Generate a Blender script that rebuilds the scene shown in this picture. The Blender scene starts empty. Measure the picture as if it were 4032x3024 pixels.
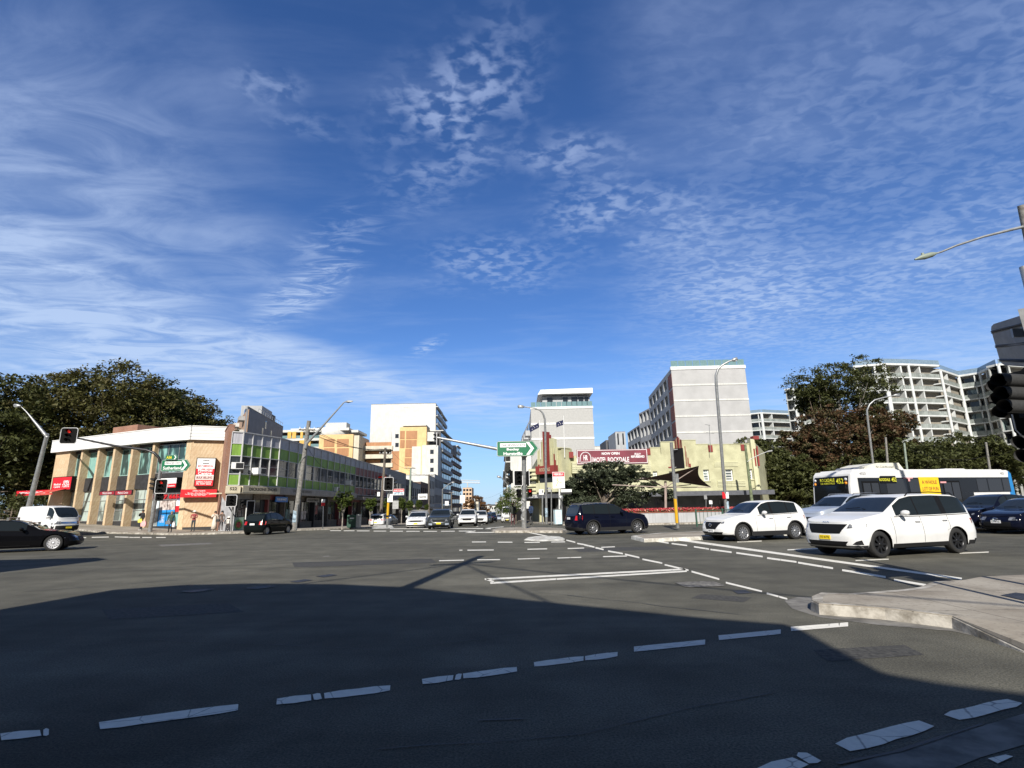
import bpy, bmesh, math, random
import numpy as np
from mathutils import Vector, Matrix
R = math.radians
S = bpy.context.scene
COL = S.collection
# ---------------------------------------------------------------- camera
CF, PITCH, ROLL, CH = 2090.0, 0.2275, 0.0190, 1.585
_f = np.array([0, math.cos(PITCH), math.sin(PITCH)])
_r0 = np.array([1.0, 0, 0]); _u0 = np.cross(_r0, _f)
_r = math.cos(ROLL)*_r0 - math.sin(ROLL)*_u0
_u = math.sin(ROLL)*_r0 + math.cos(ROLL)*_u0
cam = bpy.data.cameras.new('camera'); camo = bpy.data.objects.new('camera', cam); COL.objects.link(camo)
cam.sensor_width = 36; cam.lens = 36*CF/4032; cam.clip_start = 0.05; cam.clip_end = 20000
camo.matrix_world = Matrix(((_r[0], _u[0], -_f[0], 0), (_r[1], _u[1], -_f[1], 0), (_r[2], _u[2], -_f[2], CH), (0, 0, 0, 1)))
S.camera = camo
# ---------------------------------------------------------------- sun
SUN_EL, SUN_AZ = R(33), R(9)          # light travels towards azimuth 9 deg (right of straight ahead)
TRV = Vector((math.sin(SUN_AZ)*math.cos(SUN_EL), math.cos(SUN_AZ)*math.cos(SUN_EL), -math.sin(SUN_EL)))
sl = bpy.data.lights.new('sun', 'SUN'); sl.energy = 5.0; sl.angle = R(0.53); sl.color = (1, .95, .87)
so = bpy.data.objects.new('sun', sl); COL.objects.link(so); so.rotation_euler = TRV.to_track_quat('-Z', 'Y').to_euler()
S.view_settings.view_transform = 'Standard'; S.view_settings.look = 'None'
S.view_settings.exposure = 0.38; S.view_settings.gamma = 1
# ---------------------------------------------------------------- node helper
class NT:
    def __init__(s, nt): s.nt = nt; nt.nodes.clear()
    def n(s, t, ins=None, **kw):
        nd = s.nt.nodes.new(t)
        for k, v in kw.items(): setattr(nd, k, v)
        for k, v in (ins or {}).items():
            i = nd.inputs[k]
            if isinstance(v, bpy.types.NodeSocket): s.nt.links.new(v, i)
            else: i.default_value = v
        return nd
    def m(s, op, a, b=0.0, c=0.0, clamp=False):
        nd = s.n('ShaderNodeMath', {0: a, 1: b, 2: c}, operation=op, use_clamp=clamp); return nd.outputs[0]
    def noise(s, vec, scale, detail=4, rough=.5, dist=0.0):
        return s.n('ShaderNodeTexNoise', {'Vector': vec, 'Scale': scale, 'Detail': detail, 'Roughness': rough, 'Distortion': dist}).outputs[0]
    def ramp(s, v, a, b, lo=0.0, hi=1.0):
        nd = s.n('ShaderNodeMapRange', {0: v, 1: a, 2: b, 3: lo, 4: hi}, interpolation_type='SMOOTHSTEP'); return nd.outputs[0]
    def mix(s, f, a, b):
        nd = s.n('ShaderNodeMix', {0: f}, data_type='RGBA')
        for i, v in ((6, a), (7, b)):
            if isinstance(v, bpy.types.NodeSocket): s.nt.links.new(v, nd.inputs[i])
            else: nd.inputs[i].default_value = tuple(v)+(1,) if len(v) == 3 else v
        return nd.outputs[2]
    def comb(s, x, y, z=0.0): return s.n('ShaderNodeCombineXYZ', {0: x, 1: y, 2: z}).outputs[0]
# ---------------------------------------------------------------- world: nishita sky + high clouds by direction
W = bpy.data.worlds.new('World'); S.world = W; W.use_nodes = True
n = NT(W.node_tree)
sky = n.n('ShaderNodeTexSky', sky_type='NISHITA', sun_disc=False, sun_elevation=SUN_EL, sun_rotation=math.pi+SUN_AZ,
          air_density=1.0, dust_density=0.25, ozone_density=2.2, altitude=30)
tc = n.n('ShaderNodeTexCoord'); sp = n.n('ShaderNodeSeparateXYZ', {0: tc.outputs['Generated']})
dx, dy, dz = sp.outputs
az = n.m('MULTIPLY', n.m('ARCTAN2', dx, dy), 57.2958)
el = n.m('MULTIPLY', n.m('ARCSINE', dz), 57.2958)
zz = n.m('MAXIMUM', dz, 0.05)
qx = n.m('DIVIDE', dx, zz); qy = n.m('DIVIDE', dy, zz)
def dirpx(px, py):
    d = _f + _r*(px-2016)/CF - _u*(py-1512)/CF; d = d/np.linalg.norm(d)
    return math.degrees(math.atan2(d[0], d[1])), math.degrees(math.asin(d[2]))
def blob(px, py, wa, we, rot=0, soft=.6, amp=1.0):
    a0, e0 = dirpx(px, py); c, s = math.cos(R(rot)), math.sin(R(rot))
    a = n.m('SUBTRACT', az, a0); e = n.m('SUBTRACT', el, e0)
    x = n.m('DIVIDE', n.m('ADD', n.m('MULTIPLY', a, c), n.m('MULTIPLY', e, s)), wa)
    y = n.m('DIVIDE', n.m('SUBTRACT', n.m('MULTIPLY', e, c), n.m('MULTIPLY', a, s)), we)
    r = n.m('SQRT', n.m('ADD', n.m('MULTIPLY', x, x), n.m('MULTIPLY', y, y)))
    return n.m('MULTIPLY', n.ramp(r, 1.0-soft, 1.0, 1.0, 0.0), amp)
def total(l):
    o = l[0]
    for k in l[1:]: o = n.m('MAXIMUM', o, k)
    return o
q = n.comb(qx, qy)
warp = n.noise(q, 2.2, 3)
w2 = n.noise(q, 1.1, 5, .6)
def qv(sx, sy, rot):       # stretched, rotated cloud-plane coordinates
    mp = n.n('ShaderNodeMapping', {'Vector': q, 'Rotation': (0, 0, R(rot)), 'Scale': (sx, sy, 1)}); return mp.outputs[0]
# altocumulus cells: fine puffs
puff = n.ramp(n.noise(qv(1, 1.15, 20), 19, 3, .5, .3), .40, .64)
rip = n.ramp(n.m('ADD', n.m('MULTIPLY', n.noise(qv(1.0, 1.5, -24), 17, 3, .5, .6), .65), n.m('MULTIPLY', n.noise(qv(1, 1.4, -30), 4.5, 4, .6, .3), .35)), .40, .62)
soft = n.ramp(w2, .34, .66)
veil = n.ramp(n.noise(qv(.8, 1.5, -40), 3.0, 8, .62, .8), .30, .70)
big = n.noise(q, .9, 3)
field = total([blob(2950, 1050, 17, 12, 0, .8, 1.15), blob(3500, 900, 24, 19, 10, .85, .85), blob(3300, 250, 24, 15, 15, .9, .62),
               blob(2700, 120, 14, 9, 10, .9, .62), blob(4000, 500, 22, 26, 0, .8, .62), blob(2700, 1440, 12, 5, 10, .9, .55)])
cells = total([blob(1800, 440, 17, 9.5, 28, 1.0, 1.15), blob(2250, 615, 11, 3.4, -8, 1.0, 1.15), blob(1990, 280, 5.5, 6, 0, 1.0, .8), blob(1050, 340, 6, 2.3, 8, .8, .55),
               blob(1950, 1040, 14, 4.5, 0, 1.0, .65), blob(2450, 850, 15, 6.5, -8, 1.0, .85), blob(1200, 490, 8, 1.8, 0, .9, .35)])
cirr = total([blob(150, 1150, 28, 13, -20, .85, 1.15), blob(250, 700, 20, 17, -35, .9, .8), blob(550, 1330, 26, 7.5, -13, .8, 1.2),
              blob(1250, 1460, 24, 3.8, -12, .8, 1.2), blob(1750, 1560, 20, 3.6, -9, .9, .9), blob(3600, 1500, 22, 6, 8, .9, .6), blob(560, 520, 6, 7, -40, .9, .5), blob(900, 1000, 16, 8, -20, .95, .5), blob(700, 350, 16, 10, -20, .95, .3), blob(100, 200, 14, 10, 0, .95, .2)])
wisp = total([blob(1220, 1130, 9, 3.2, 38, .9, 1.25), blob(1330, 960, 8, 4.5, 35, .95, .8), blob(1680, 1365, 3.2, 1.0, 28, .8, 1.0), blob(1700, 760, 11, 3, 32, .9, .3)])
def mul(*a):
    o = a[0]
    for k in a[1:]: o = n.m('MULTIPLY', o, k)
    return o
hi_ = n.ramp(el, 26, 46)
ripv = n.m('ADD', n.m('MULTIPLY', rip, n.m('SUBTRACT', 1.0, n.m('MULTIPLY', hi_, .7))), mul(veil, hi_, .62))
d_field = mul(field, n.m('ADD', n.m('MULTIPLY', ripv, .72), .24), n.ramp(big, .30, .60, .35, 1))
d_cells = mul(cells, puff, n.ramp(n.noise(q, 3.4, 3), .30, .58))
d_cirr = mul(cirr, n.m('ADD', n.m('MULTIPLY', veil, .75), .25))
d_wisp = mul(wisp, n.ramp(n.noise(qv(.8, 2.0, 30), 5, 7, .65, 1.2), .42, .66))
haze_l = mul(n.ramp(el, 0, 20, 1, 0), .50)
dens = n.m('ADD', n.m('ADD', mul(d_field, .66), mul(d_cells, .66)), n.m('ADD', mul(d_cirr, .86), mul(d_wisp, .66)))
dens = n.m('ADD', dens, mul(n.ramp(n.noise(qv(.7, 1.6, -15), 1.6, 6, .6, .4), .42, .8), .22))
dens = n.m('MINIMUM', dens, .88)
skyc = n.n('ShaderNodeHueSaturation', {'Saturation': 1.15, 'Value': 1.0, 'Color': sky.outputs[0]}).outputs[0]
tint = n.mix(n.ramp(dy, -.25, .35), (.74, .58, .50), (.82, 1.0, 1.38))    # unseen sky behind the camera dimmed and warmed to tune the shade fill
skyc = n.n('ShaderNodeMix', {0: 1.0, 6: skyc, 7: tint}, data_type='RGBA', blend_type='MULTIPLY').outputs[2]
skyc = n.mix(haze_l, skyc, (3.6, 6.2, 10.5))
cl = n.mix(n.ramp(el, 5, 45), (5.6, 7.2, 10), (3.6, 4.7, 7.6))
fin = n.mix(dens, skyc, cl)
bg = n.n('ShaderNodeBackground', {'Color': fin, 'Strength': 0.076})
out = n.n('ShaderNodeOutputWorld', {'Surface': bg.outputs[0]})
# ================================================================ helpers
def gz(x, y):
    z = 0.0
    if y > 43: z -= .018*(min(y, 400)-43)
    if y > 400: z += .0085*(min(y, 3000)-400)
    if x < -27: z += .05*(-27-max(x, -60))
    if x > 14: z += .01*(min(x, 60)-14)
    return z
def rayv(px, py): return _f + _r*(px-2016)/CF - _u*(py-1512)/CF
def at(px, py, Z):
    d = rayv(px, py); return Vector((d[0]*Z, d[1]*Z, d[2]*Z+CH))
def G(px, py, h=0.0):
    d = rayv(px, py); z = h; t = 1
    for _ in range(40):
        t = (z-CH)/d[2]; z = .5*z+.5*(gz(d[0]*t, d[1]*t)+h)
    return Vector((d[0]*t, d[1]*t, gz(d[0]*t, d[1]*t)+h))
def GZ(px, Z, h=0.0):                      # ground point in pixel column px at depth Z
    p = at(px, 2010, Z)
    for py in (2040, 2040):
        p = at(px, 1512+(2000-1512)+CH*CF/Z, Z)
    return Vector((p.x, p.y, gz(p.x, p.y)+h))
def proj(P):
    d = np.array(P)-np.array([0, 0, CH]); z = d@_f
    return 2016+CF*(d@_r)/z, 1512-CF*(d@_u)/z
def zat(P, py):                            # height z above (P.x,P.y) that shows at pixel row py
    a, b = -10, 120
    for _ in range(40):
        m = (a+b)/2
        if proj((P[0], P[1], m))[1] > py: a = m
        else: b = m
    return a
MATS = {}
def mat(name, col, rough=.6, metal=0.0, var=.12, vs=3.0, bump=0.0, bs=40.0, emit=0.0, spec=.5, col2=None, coat=0.0, streak=0.0, trans=0.0):
    if name in MATS: return MATS[name]
    m = bpy.data.materials.new(name); m.use_nodes = True; n = NT(m.node_tree)
    tc = n.n('ShaderNodeTexCoord').outputs['Object']
    c = tuple(col)+(1,)
    if var > 0 or col2:
        f = n.noise(tc, vs, 5, .6)
        c2 = col2 or tuple(max(0, k*(1-var*2.2)) for k in col)
        hi = tuple(min(1, k*(1+var*.6)) for k in col)
        fc = n.ramp(f, .32, .68)
        if streak:
            mp = n.n('ShaderNodeMapping', {'Vector': tc, 'Scale': (3.0, 3.0, .16)}).outputs[0]
            fc = n.m('MINIMUM', fc, n.ramp(n.noise(mp, 1.6, 4), .5-streak*.3, .5))
        c = n.mix(fc, c2, hi)
    ins = {'Base Color': c, 'Roughness': rough, 'Metallic': metal}
    if bump:
        bn = n.n('ShaderNodeBump', {'Strength': bump, 'Distance': .02, 'Height': n.noise(tc, bs, 4)}); ins['Normal'] = bn.outputs[0]
    b = n.n('ShaderNodeBsdfPrincipled', ins)
    b.inputs['Specular IOR Level'].default_value = spec
    if coat: b.inputs['Coat Weight'].default_value = coat; b.inputs['Coat Roughness'].default_value = .04
    if trans: b.inputs['Transmission Weight'].default_value = trans
    if emit:
        b.inputs['Emission Color'].default_value = tuple(col)+(1,); b.inputs['Emission Strength'].default_value = emit
    n.n('ShaderNodeOutputMaterial', {'Surface': b.outputs[0]})
    m.diffuse_color = tuple(col)+(1,); MATS[name] = m; return m
def glassmat(name, col=(.02, .025, .03), rough=.03, refl=.9, curtains=None, cs=1.2):
    """opaque dark window glass with reflection; optional drawn curtains/blinds tone variation per pane"""
    if name in MATS: return MATS[name]
    m = bpy.data.materials.new(name); m.use_nodes = True; n = NT(m.node_tree)
    tc = n.n('ShaderNodeTexCoord').outputs['Object']; c = tuple(col)+(1,)
    if curtains:
        mp = n.n('ShaderNodeMapping', {'Vector': tc, 'Scale': (cs, cs, .25)}).outputs[0]
        c = n.mix(n.ramp(n.noise(mp, 1.0, 3, .7), .44, .56), c, curtains)
    b = n.n('ShaderNodeBsdfPrincipled', {'Base Color': c, 'Roughness': rough}); b.inputs['Specular IOR Level'].default_value = refl
    n.n('ShaderNodeOutputMaterial', {'Surface': b.outputs[0]}); MATS[name] = m; return m
def brickmat(name, c1, c2, mortar, w=.23, h=.076, rough=.85, scale=1.0, var=.5, axes='xz'):
    if name in MATS: return MATS[name]
    m = bpy.data.materials.new(name); m.use_nodes = True; n = NT(m.node_tree)
    tc = n.n('ShaderNodeTexCoord').outputs['Object']; s = n.n('ShaderNodeSeparateXYZ', {0: tc}).outputs
    v = n.comb(n.m('ADD', s[0], s[1]), s[2])
    bt = n.n('ShaderNodeTexBrick', {'Vector': v, 'Color1': c1+(1,), 'Color2': c2+(1,), 'Mortar': mortar+(1,), 'Scale': 1.0,
             'Brick Width': w, 'Row Height': h, 'Mortar Size': .006*scale, 'Bias': 0.0})
    f = n.ramp(n.noise(tc, .8, 5), .3, .7)
    dk = n.n('ShaderNodeMix', {0: 1.0, 6: bt.outputs[0], 7: (1-var*.4, 1-var*.42, 1-var*.45, 1)}, data_type='RGBA', blend_type='MULTIPLY').outputs[2]
    c = n.mix(f, dk, bt.outputs[0])
    b = n.n('ShaderNodeBsdfPrincipled', {'Base Color': c, 'Roughness': rough})
    n.n('ShaderNodeOutputMaterial', {'Surface': b.outputs[0]}); MATS[name] = m; return m
class MB:
    """mesh builder: boxes, tubes, prisms, lathes -> ONE mesh object"""
    def __init__(s): s.v = []; s.f = []; s.mi = []; s.mats = []; s.sm = []
    def midx(s, m):
        if m not in s.mats: s.mats.append(m)
        return s.mats.index(m)
    def add(s, vs, fs, m=None, smooth=False):
        o = len(s.v); s.v += [tuple(v) for v in vs]
        k = s.midx(m) if m else 0
        for f in fs: s.f.append(tuple(i+o for i in f)); s.mi.append(k); s.sm.append(smooth)
        return s
    def box(s, c, d, m=None, rz=0, rx=0, ry=0, bev=0):
        x, y, z = [k/2 for k in d]
        M = Matrix.Rotation(rz, 3, 'Z') @ Matrix.Rotation(ry, 3, 'Y') @ Matrix.Rotation(rx, 3, 'X')
        vs = [Vector(c)+M@Vector((a*x, b*y, e*z)) for a in (-1, 1) for b in (-1, 1) for e in (-1, 1)]
        return s.add(vs, [(0, 1, 3, 2), (4, 6, 7, 5), (0, 4, 5, 1), (2, 3, 7, 6), (0, 2, 6, 4), (1, 5, 7, 3)], m)
    def bx(s, x0, x1, y0, y1, z0, z1, m=None): return s.box(((x0+x1)/2, (y0+y1)/2, (z0+z1)/2), (abs(x1-x0), abs(y1-y0), abs(z1-z0)), m)
    def quad(s, a, b, c, d, m=None): return s.add([a, b, c, d], [(0, 1, 2, 3)], m)
    def tube(s, pts, r, m=None, n=10, cap=True, smooth=True):
        pts = [Vector(p) for p in pts]; rs = r if isinstance(r, (list, tuple)) else [r]*len(pts)
        vs = []; fs = []; up = None
        for i, p in enumerate(pts):
            t = (pts[min(i+1, len(pts)-1)]-pts[max(i-1, 0)]).normalized()
            if up is None: up = Vector((0, 0, 1)) if abs(t.z) < .9 else Vector((1, 0, 0))
            a = t.cross(up).normalized(); b = a.cross(t).normalized(); up = b
            for k in range(n):
                th = 2*math.pi*k/n; vs.append(p+(a*math.cos(th)+b*math.sin(th))*rs[i])
        for i in range(len(pts)-1):
            for k in range(n):
                k2 = (k+1) % n; fs.append((i*n+k, i*n+k2, (i+1)*n+k2, (i+1)*n+k))
        s.add(vs, fs, m, smooth)
        if cap:
            s.add(vs[:n], [tuple(range(n))], m); s.add(vs[-n:], [tuple(reversed(range(n)))], m)
        return s
    def lathe(s, prof, c=(0, 0, 0), m=None, n=20, ax='z', smooth=True):
        vs = []; fs = []
        for r, h in prof:
            for k in range(n):
                th = 2*math.pi*k/n; a, b = r*math.cos(th), r*math.sin(th)
                v = (a, b, h) if ax == 'z' else ((a, h, b) if ax == 'y' else (h, a, b))
                vs.append(Vector(v)+Vector(c))
        for i in range(len(prof)-1):
            for k in range(n):
                k2 = (k+1) % n; fs.append((i*n+k, i*n+k2, (i+1)*n+k2, (i+1)*n+k))
        return s.add(vs, fs, m, smooth)
    def prism(s, poly, y0, y1, m=None, ax='y'):   # poly of (x,z) extruded along y (or 'z': (x,y) along z ; 'x': (y,z) along x)
        k = len(poly)
        def P(a, b, h): return (a, h, b) if ax == 'y' else ((a, b, h) if ax == 'z' else (h, a, b))
        vs = [P(a, b, y0) for a, b in poly]+[P(a, b, y1) for a, b in poly]
        fs = [tuple(range(k)), tuple(reversed(range(k, 2*k)))]+[(i, (i+1) % k, k+(i+1) % k, k+i) for i in range(k)]
        return s.add(vs, fs, m)
    def build(s, name, m=None, parent=None, smooth=False):
        me = bpy.data.meshes.new(name); me.from_pydata(s.v, [], s.f)
        mats = s.mats if s.mats else [m or MATS['grey_paint']]
        if m and s.mats and m not in s.mats: pass
        for k in mats: me.materials.append(k)
        for p, k, sm in zip(me.polygons, s.mi, s.sm): p.material_index = k; p.use_smooth = sm or smooth
        bm = bmesh.new(); bm.from_mesh(me); bmesh.ops.recalc_face_normals(bm, faces=bm.faces); bm.to_mesh(me); bm.free()
        me.update()
        o = bpy.data.objects.new(name, me); COL.objects.link(o)
        if parent: o.parent = parent
        return o
def tag(o, label=None, cat=None, group=None, kind=None):
    if label: o['label'] = label
    if cat: o['category'] = cat
    if group: o['group'] = group
    if kind: o['kind'] = kind
    return o
def thing(name, label, cat, loc=(0, 0, 0), rz=0, group=None):
    o = bpy.data.objects.new(name, None); COL.objects.link(o); o.location = loc; o.rotation_euler = (0, 0, rz); o.empty_display_size = .3
    return tag(o, label, cat, group)
def kids(o): return [c for c in bpy.data.objects if c.parent == o]
def dup(o, loc, rz=0, label=None, group=None, scale=None):
    def cp(a, par):
        c = a.copy(); COL.objects.link(c)
        if par: c.parent = par
        for k in kids(a): cp(k, c)
        return c
    c = cp(o, None); c.location = loc; c.rotation_euler = (0, 0, rz)
    if label: c['label'] = label
    if group: c['group'] = group
    if scale: c.scale = (scale,)*3
    return c
def text(body, name, m, parent, loc, h, rot=(math.pi/2, 0, 0), w=None, bold=0.0, ext=.004, align='CENTER', shear=0.0, space=1.0):
    """lettering as real mesh; h = cap height, w = fitted width. local frame: faces -y"""
    cu = bpy.data.curves.new(name, 'FONT'); cu.body = body; cu.size = 1; cu.align_x = align; cu.align_y = 'CENTER'
    cu.offset = bold; cu.extrude = 0; cu.resolution_u = 2; cu.shear = shear; cu.space_character = space; cu.space_line = .82
    t = bpy.data.objects.new(name, cu); COL.objects.link(t); bpy.context.view_layer.update()
    me = bpy.data.meshes.new_from_object(t.evaluated_get(bpy.context.evaluated_depsgraph_get()))
    bpy.data.objects.remove(t); bpy.data.curves.remove(cu)
    if len(me.vertices):
        xs = [v.co.x for v in me.vertices]; ys = [v.co.y for v in me.vertices]
        nl = body.count('\n')+1
        sy = h*nl/(max(ys)-min(ys)) if nl == 1 else h*(nl+.35*(nl-1))/(max(ys)-min(ys))
        sx = (w/(max(xs)-min(xs))) if w else sy
        cx = (max(xs)+min(xs))/2 if align == 'CENTER' else min(xs); cy = (max(ys)+min(ys))/2
        for v in me.vertices: v.co.x = (v.co.x-cx)*sx; v.co.y = (v.co.y-cy)*sy; v.co.z = 0
    me.materials.append(m); o = bpy.data.objects.new(name, me); COL.objects.link(o); o.parent = parent
    o.location = loc; o.rotation_euler = rot; return o
class Fr:
    """vertical plane through plan points A,B (left to right as seen): local x along, y into the building, z up"""
    def __init__(s, A, B, z0=None):
        s.A = Vector((A[0], A[1], 0)); s.B = Vector((B[0], B[1], 0)); d = s.B-s.A; s.L = d.length; s.rz = math.atan2(d.y, d.x)
        s.u = d.normalized(); s.nn = Vector((-s.u.y, s.u.x, 0)); s.z0 = z0 if z0 is not None else A[2] if len(A) > 2 else 0
    def px(s, px, py, off=0):       # pixel -> local (u, z) on the plane y=off
        d = rayv(px, py); a = np.array([s.A.x, s.A.y])+off*np.array([s.nn.x, s.nn.y])
        nrm = np.array([s.nn.x, s.nn.y]); t = (nrm@a)/(nrm@d[:2]); P = d*t
        return (P[0]-s.A.x)*s.u.x+(P[1]-s.A.y)*s.u.y, P[2]+CH-s.z0
    def world(s, u, y, z): p = s.A+s.u*u+s.nn*y; return Vector((p.x, p.y, z+s.z0))
    def thing(s, name, label, cat, group=None): return thing(name, label, cat, (s.A.x, s.A.y, s.z0), s.rz, group)
def wall(mb, u0, u1, z0, z1, holes, depth=.15, m=None, y=0.0, mr=None):
    """flat wall in plane y with rectangular holes (a,b,c,d) and reveals of given depth"""
    us = sorted({u0, u1}|{min(max(h[i], u0), u1) for h in holes for i in (0, 1)}); zs = sorted({z0, z1}|{min(max(h[i], z0), z1) for h in holes for i in (2, 3)})
    for i in range(len(us)-1):
        j = 0
        while j < len(zs)-1:
            cx = (us[i]+us[i+1])/2
            def solid(k):
                cz = (zs[k]+zs[k+1])/2; return not any(h[0] < cx < h[1] and h[2] < cz < h[3] for h in holes)
            if not solid(j): j += 1; continue
            k = j
            while k+1 < len(zs)-1 and solid(k+1): k += 1
            mb.quad((us[i], y, zs[j]), (us[i+1], y, zs[j]), (us[i+1], y, zs[k+1]), (us[i], y, zs[k+1]), m); j = k+1
    for a, b, c, d in holes:
        e = y+depth
        mb.quad((a, y, c), (a, e, c), (a, e, d), (a, y, d), mr or m); mb.quad((b, y, c), (b, y, d), (b, e, d), (b, e, c), mr or m)
        mb.quad((a, y, d), (a, e, d), (b, e, d), (b, y, d), mr or m); mb.quad((a, y, c), (b, y, c), (b, e, c), (a, e, c), mr or m)
def window(par, a, b, c, d, y, mg, mf, nx=2, nz=1, fw=.05, name='window', sill=None):
    """one window part: glass pane with a frame child"""
    g = MB(); g.quad((a, y, c), (b, y, c), (b, y, d), (a, y, d)); o = g.build(name, mg, par)
    f = MB(); yy = y-.03
    for x in (a+fw/2, b-fw/2): f.box((x, yy, (c+d)/2), (fw, .05, d-c))
    for z in (c+fw/2, d-fw/2): f.box(((a+b)/2, yy, z), (b-a-2*fw, .05, fw))
    for i in range(1, nx): f.box((a+(b-a)*i/nx, yy, (c+d)/2), (fw*.8, .046, d-c-2*fw))
    for i in range(1, nz): f.box(((a+b)/2, yy-.004, c+(d-c)*i/nz), (b-a-2*fw, .046, fw*.8))
    if sill: f.box(((a+b)/2, y-.16, c-.04), (b-a+.12, .2, .07), sill)
    if f.mats:
        f.mats.insert(0, mf); f.mi = [0 if k == 0 and not i >= len(f.mi)-6 else 1 for i, k in enumerate(f.mi)]
    f.build('window_frame', mf, o); return o
def poly_on_ground(name, polys, h, m, kind='structure', drop=.3, kerb=None, kw=.15):
    """pavement-like slabs following the ground; vertical kerb face below the edge"""
    bm = bmesh.new()
    for p in polys:
        vs = [bm.verts.new((a, b, 0)) for a, b in p]; bm.faces.new(vs)
    for co, no in (((-27, 0, 0), (1, 0, 0)), ((-60, 0, 0), (1, 0, 0)), ((14, 0, 0), (1, 0, 0)), ((60, 0, 0), (1, 0, 0)), ((0, 43, 0), (0, 1, 0)), ((0, 400, 0), (0, 1, 0))):
        bmesh.ops.bisect_plane(bm, geom=bm.verts[:]+bm.edges[:]+bm.faces[:], plane_co=co, plane_no=no)
    bmesh.ops.recalc_face_normals(bm, faces=bm.faces)
    for f in bm.faces:
        if f.normal.z < 0: f.normal_flip()
    for v in bm.verts: v.co.z = gz(v.co.x, v.co.y)+h
    if drop:
        be = [e for e in bm.edges if e.is_boundary]
        r = bmesh.ops.extrude_edge_only(bm, edges=be)
        for v in r['geom']:
            if isinstance(v, bmesh.types.BMVert): v.co.z -= drop
    me = bpy.data.meshes.new(name); bm.to_mesh(me); bm.free(); me.materials.append(m)
    o = bpy.data.objects.new(name, me); COL.objects.link(o)
    if kind: o['kind'] = kind
    return o
# common materials
P_ = mat
P_('grey_paint', (.35, .35, .35)); P_('white_paint', (.78, .78, .76), .5, var=.05); P_('white_trim', (.8, .8, .78), .5, var=.03)
P_('galv', (.42, .43, .43), .45, .6, var=.12, vs=6); P_('concrete', (.36, .34, .30), .9, var=.16, vs=2.2, bump=.3, bs=30)
P_('black_plastic', (.006, .006, .0065), .6, var=0, spec=.2); P_('dark_metal', (.03, .03, .032), .4, .3, var=0); P_('rubber', (.018, .018, .018), .8, var=.1)
P_('alloy', (.42, .42, .43), .3, .8, var=0); P_('alloy_dark', (.03, .03, .032), .35, .6, var=0); P_('chrome', (.7, .7, .7), .12, 1.0, var=0)
P_('wood_pole', (.20, .17, .14), .9, var=.22, vs=8, streak=.5); P_('wood_grey', (.27, .26, .24), .9, var=.2, vs=8)
P_('yellow_paint', (.75, .42, .02), .5, var=.06); P_('red_sign', (.62, .01, .02), .45, var=.03); P_('green_sign', (.005, .14, .06), .4, var=.02)
P_('white_sign', (.82, .82, .82), .4, var=.02); P_('black_sign', (.007, .007, .007), .8, var=0, spec=.1); P_('blue_sign', (.01, .18, .62), .4, var=.02)
P_('plate_yellow', (.85, .62, .02), .4, var=0); P_('plate_white', (.75, .75, .75), .4, var=0); P_('tail_red', (.45, .01, .01), .25, var=0, coat=.5)
P_('amber', (.8, .28, .02), .3, var=0); P_('lens', (.6, .62, .64), .1, .2, var=0, coat=.8); P_('lens_dark', (.02, .02, .022), .2, var=0)
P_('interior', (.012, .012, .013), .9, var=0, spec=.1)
glassmat('car_glass', (.012, .016, .018), .02, .45); glassmat('shop_glass', (.018, .02, .022), .05, .6, (.10, .095, .09, 1), .8)
glassmat('win_dark', (.02, .024, .03), .04, .7)
# ================================================================ ground, pavements, markings
def asphalt():
    m = bpy.data.materials.new('asphalt'); m.use_nodes = True; n = NT(m.node_tree)
    tc = n.n('ShaderNodeTexCoord').outputs['Object']
    fine = n.noise(tc, 55, 3, .7); mid = n.noise(tc, 1.1, 6, .65); big = n.noise(tc, .14, 4, .55)
    mp = n.n('ShaderNodeMapping', {'Vector': tc, 'Rotation': (0, 0, R(-62)), 'Scale': (.06, 1.1, 1)}).outputs[0]
    wear = n.noise(mp, .8, 4, .6)
    v = n.m('MULTIPLY', n.ramp(fine, .25, .78, .42, 1.65), n.ramp(mid, .3, .7, .80, 1.14))
    v = n.m('MULTIPLY', v, n.ramp(big, .38, .62, .84, 1.14)); v = n.m('MULTIPLY', v, n.ramp(wear, .36, .64, .86, 1.12))
    vor = n.n('ShaderNodeTexVoronoi', {'Vector': tc, 'Scale': 34.0}); agg = n.ramp(vor.outputs['Distance'], .0, .18, 1.0, 0)
    v = n.m('MULTIPLY', v, .106)
    s = n.n('ShaderNodeSeparateXYZ', {0: tc}).outputs
    # old oil stain in the near left lane
    sx = n.m('DIVIDE', n.m('ADD', s[0], 3.1), 1.5); sy = n.m('DIVIDE', n.m('SUBTRACT', s[1], 4.35), .62)
    rr = n.m('SQRT', n.m('ADD', n.m('MULTIPLY', sx, sx), n.m('MULTIPLY', sy, sy)))
    rr = n.m('ADD', rr, n.m('MULTIPLY', n.m('SUBTRACT', mid, .5), 1.2))
    v = n.m('MULTIPLY', v, n.ramp(rr, .5, 1.15, .60, 1.0))
    c = n.n('ShaderNodeCombineColor', {0: n.m('MULTIPLY', v, 1.05), 1: n.m('MULTIPLY', v, 1.0), 2: n.m('MULTIPLY', v, .79)}).outputs[0]
    c = n.mix(n.m('MULTIPLY', agg, .16), c, (.30, .28, .25))
    bn = n.n('ShaderNodeBump', {'Strength': .55, 'Distance': .012, 'Height': fine}).outputs[0]
    b = n.n('ShaderNodeBsdfPrincipled', {'Base Color': c, 'Roughness': .88, 'Normal': bn}); b.inputs['Specular IOR Level'].default_value = .25
    n.n('ShaderNodeOutputMaterial', {'Surface': b.outputs[0]}); MATS['asphalt'] = m; return m
asphalt()
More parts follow.
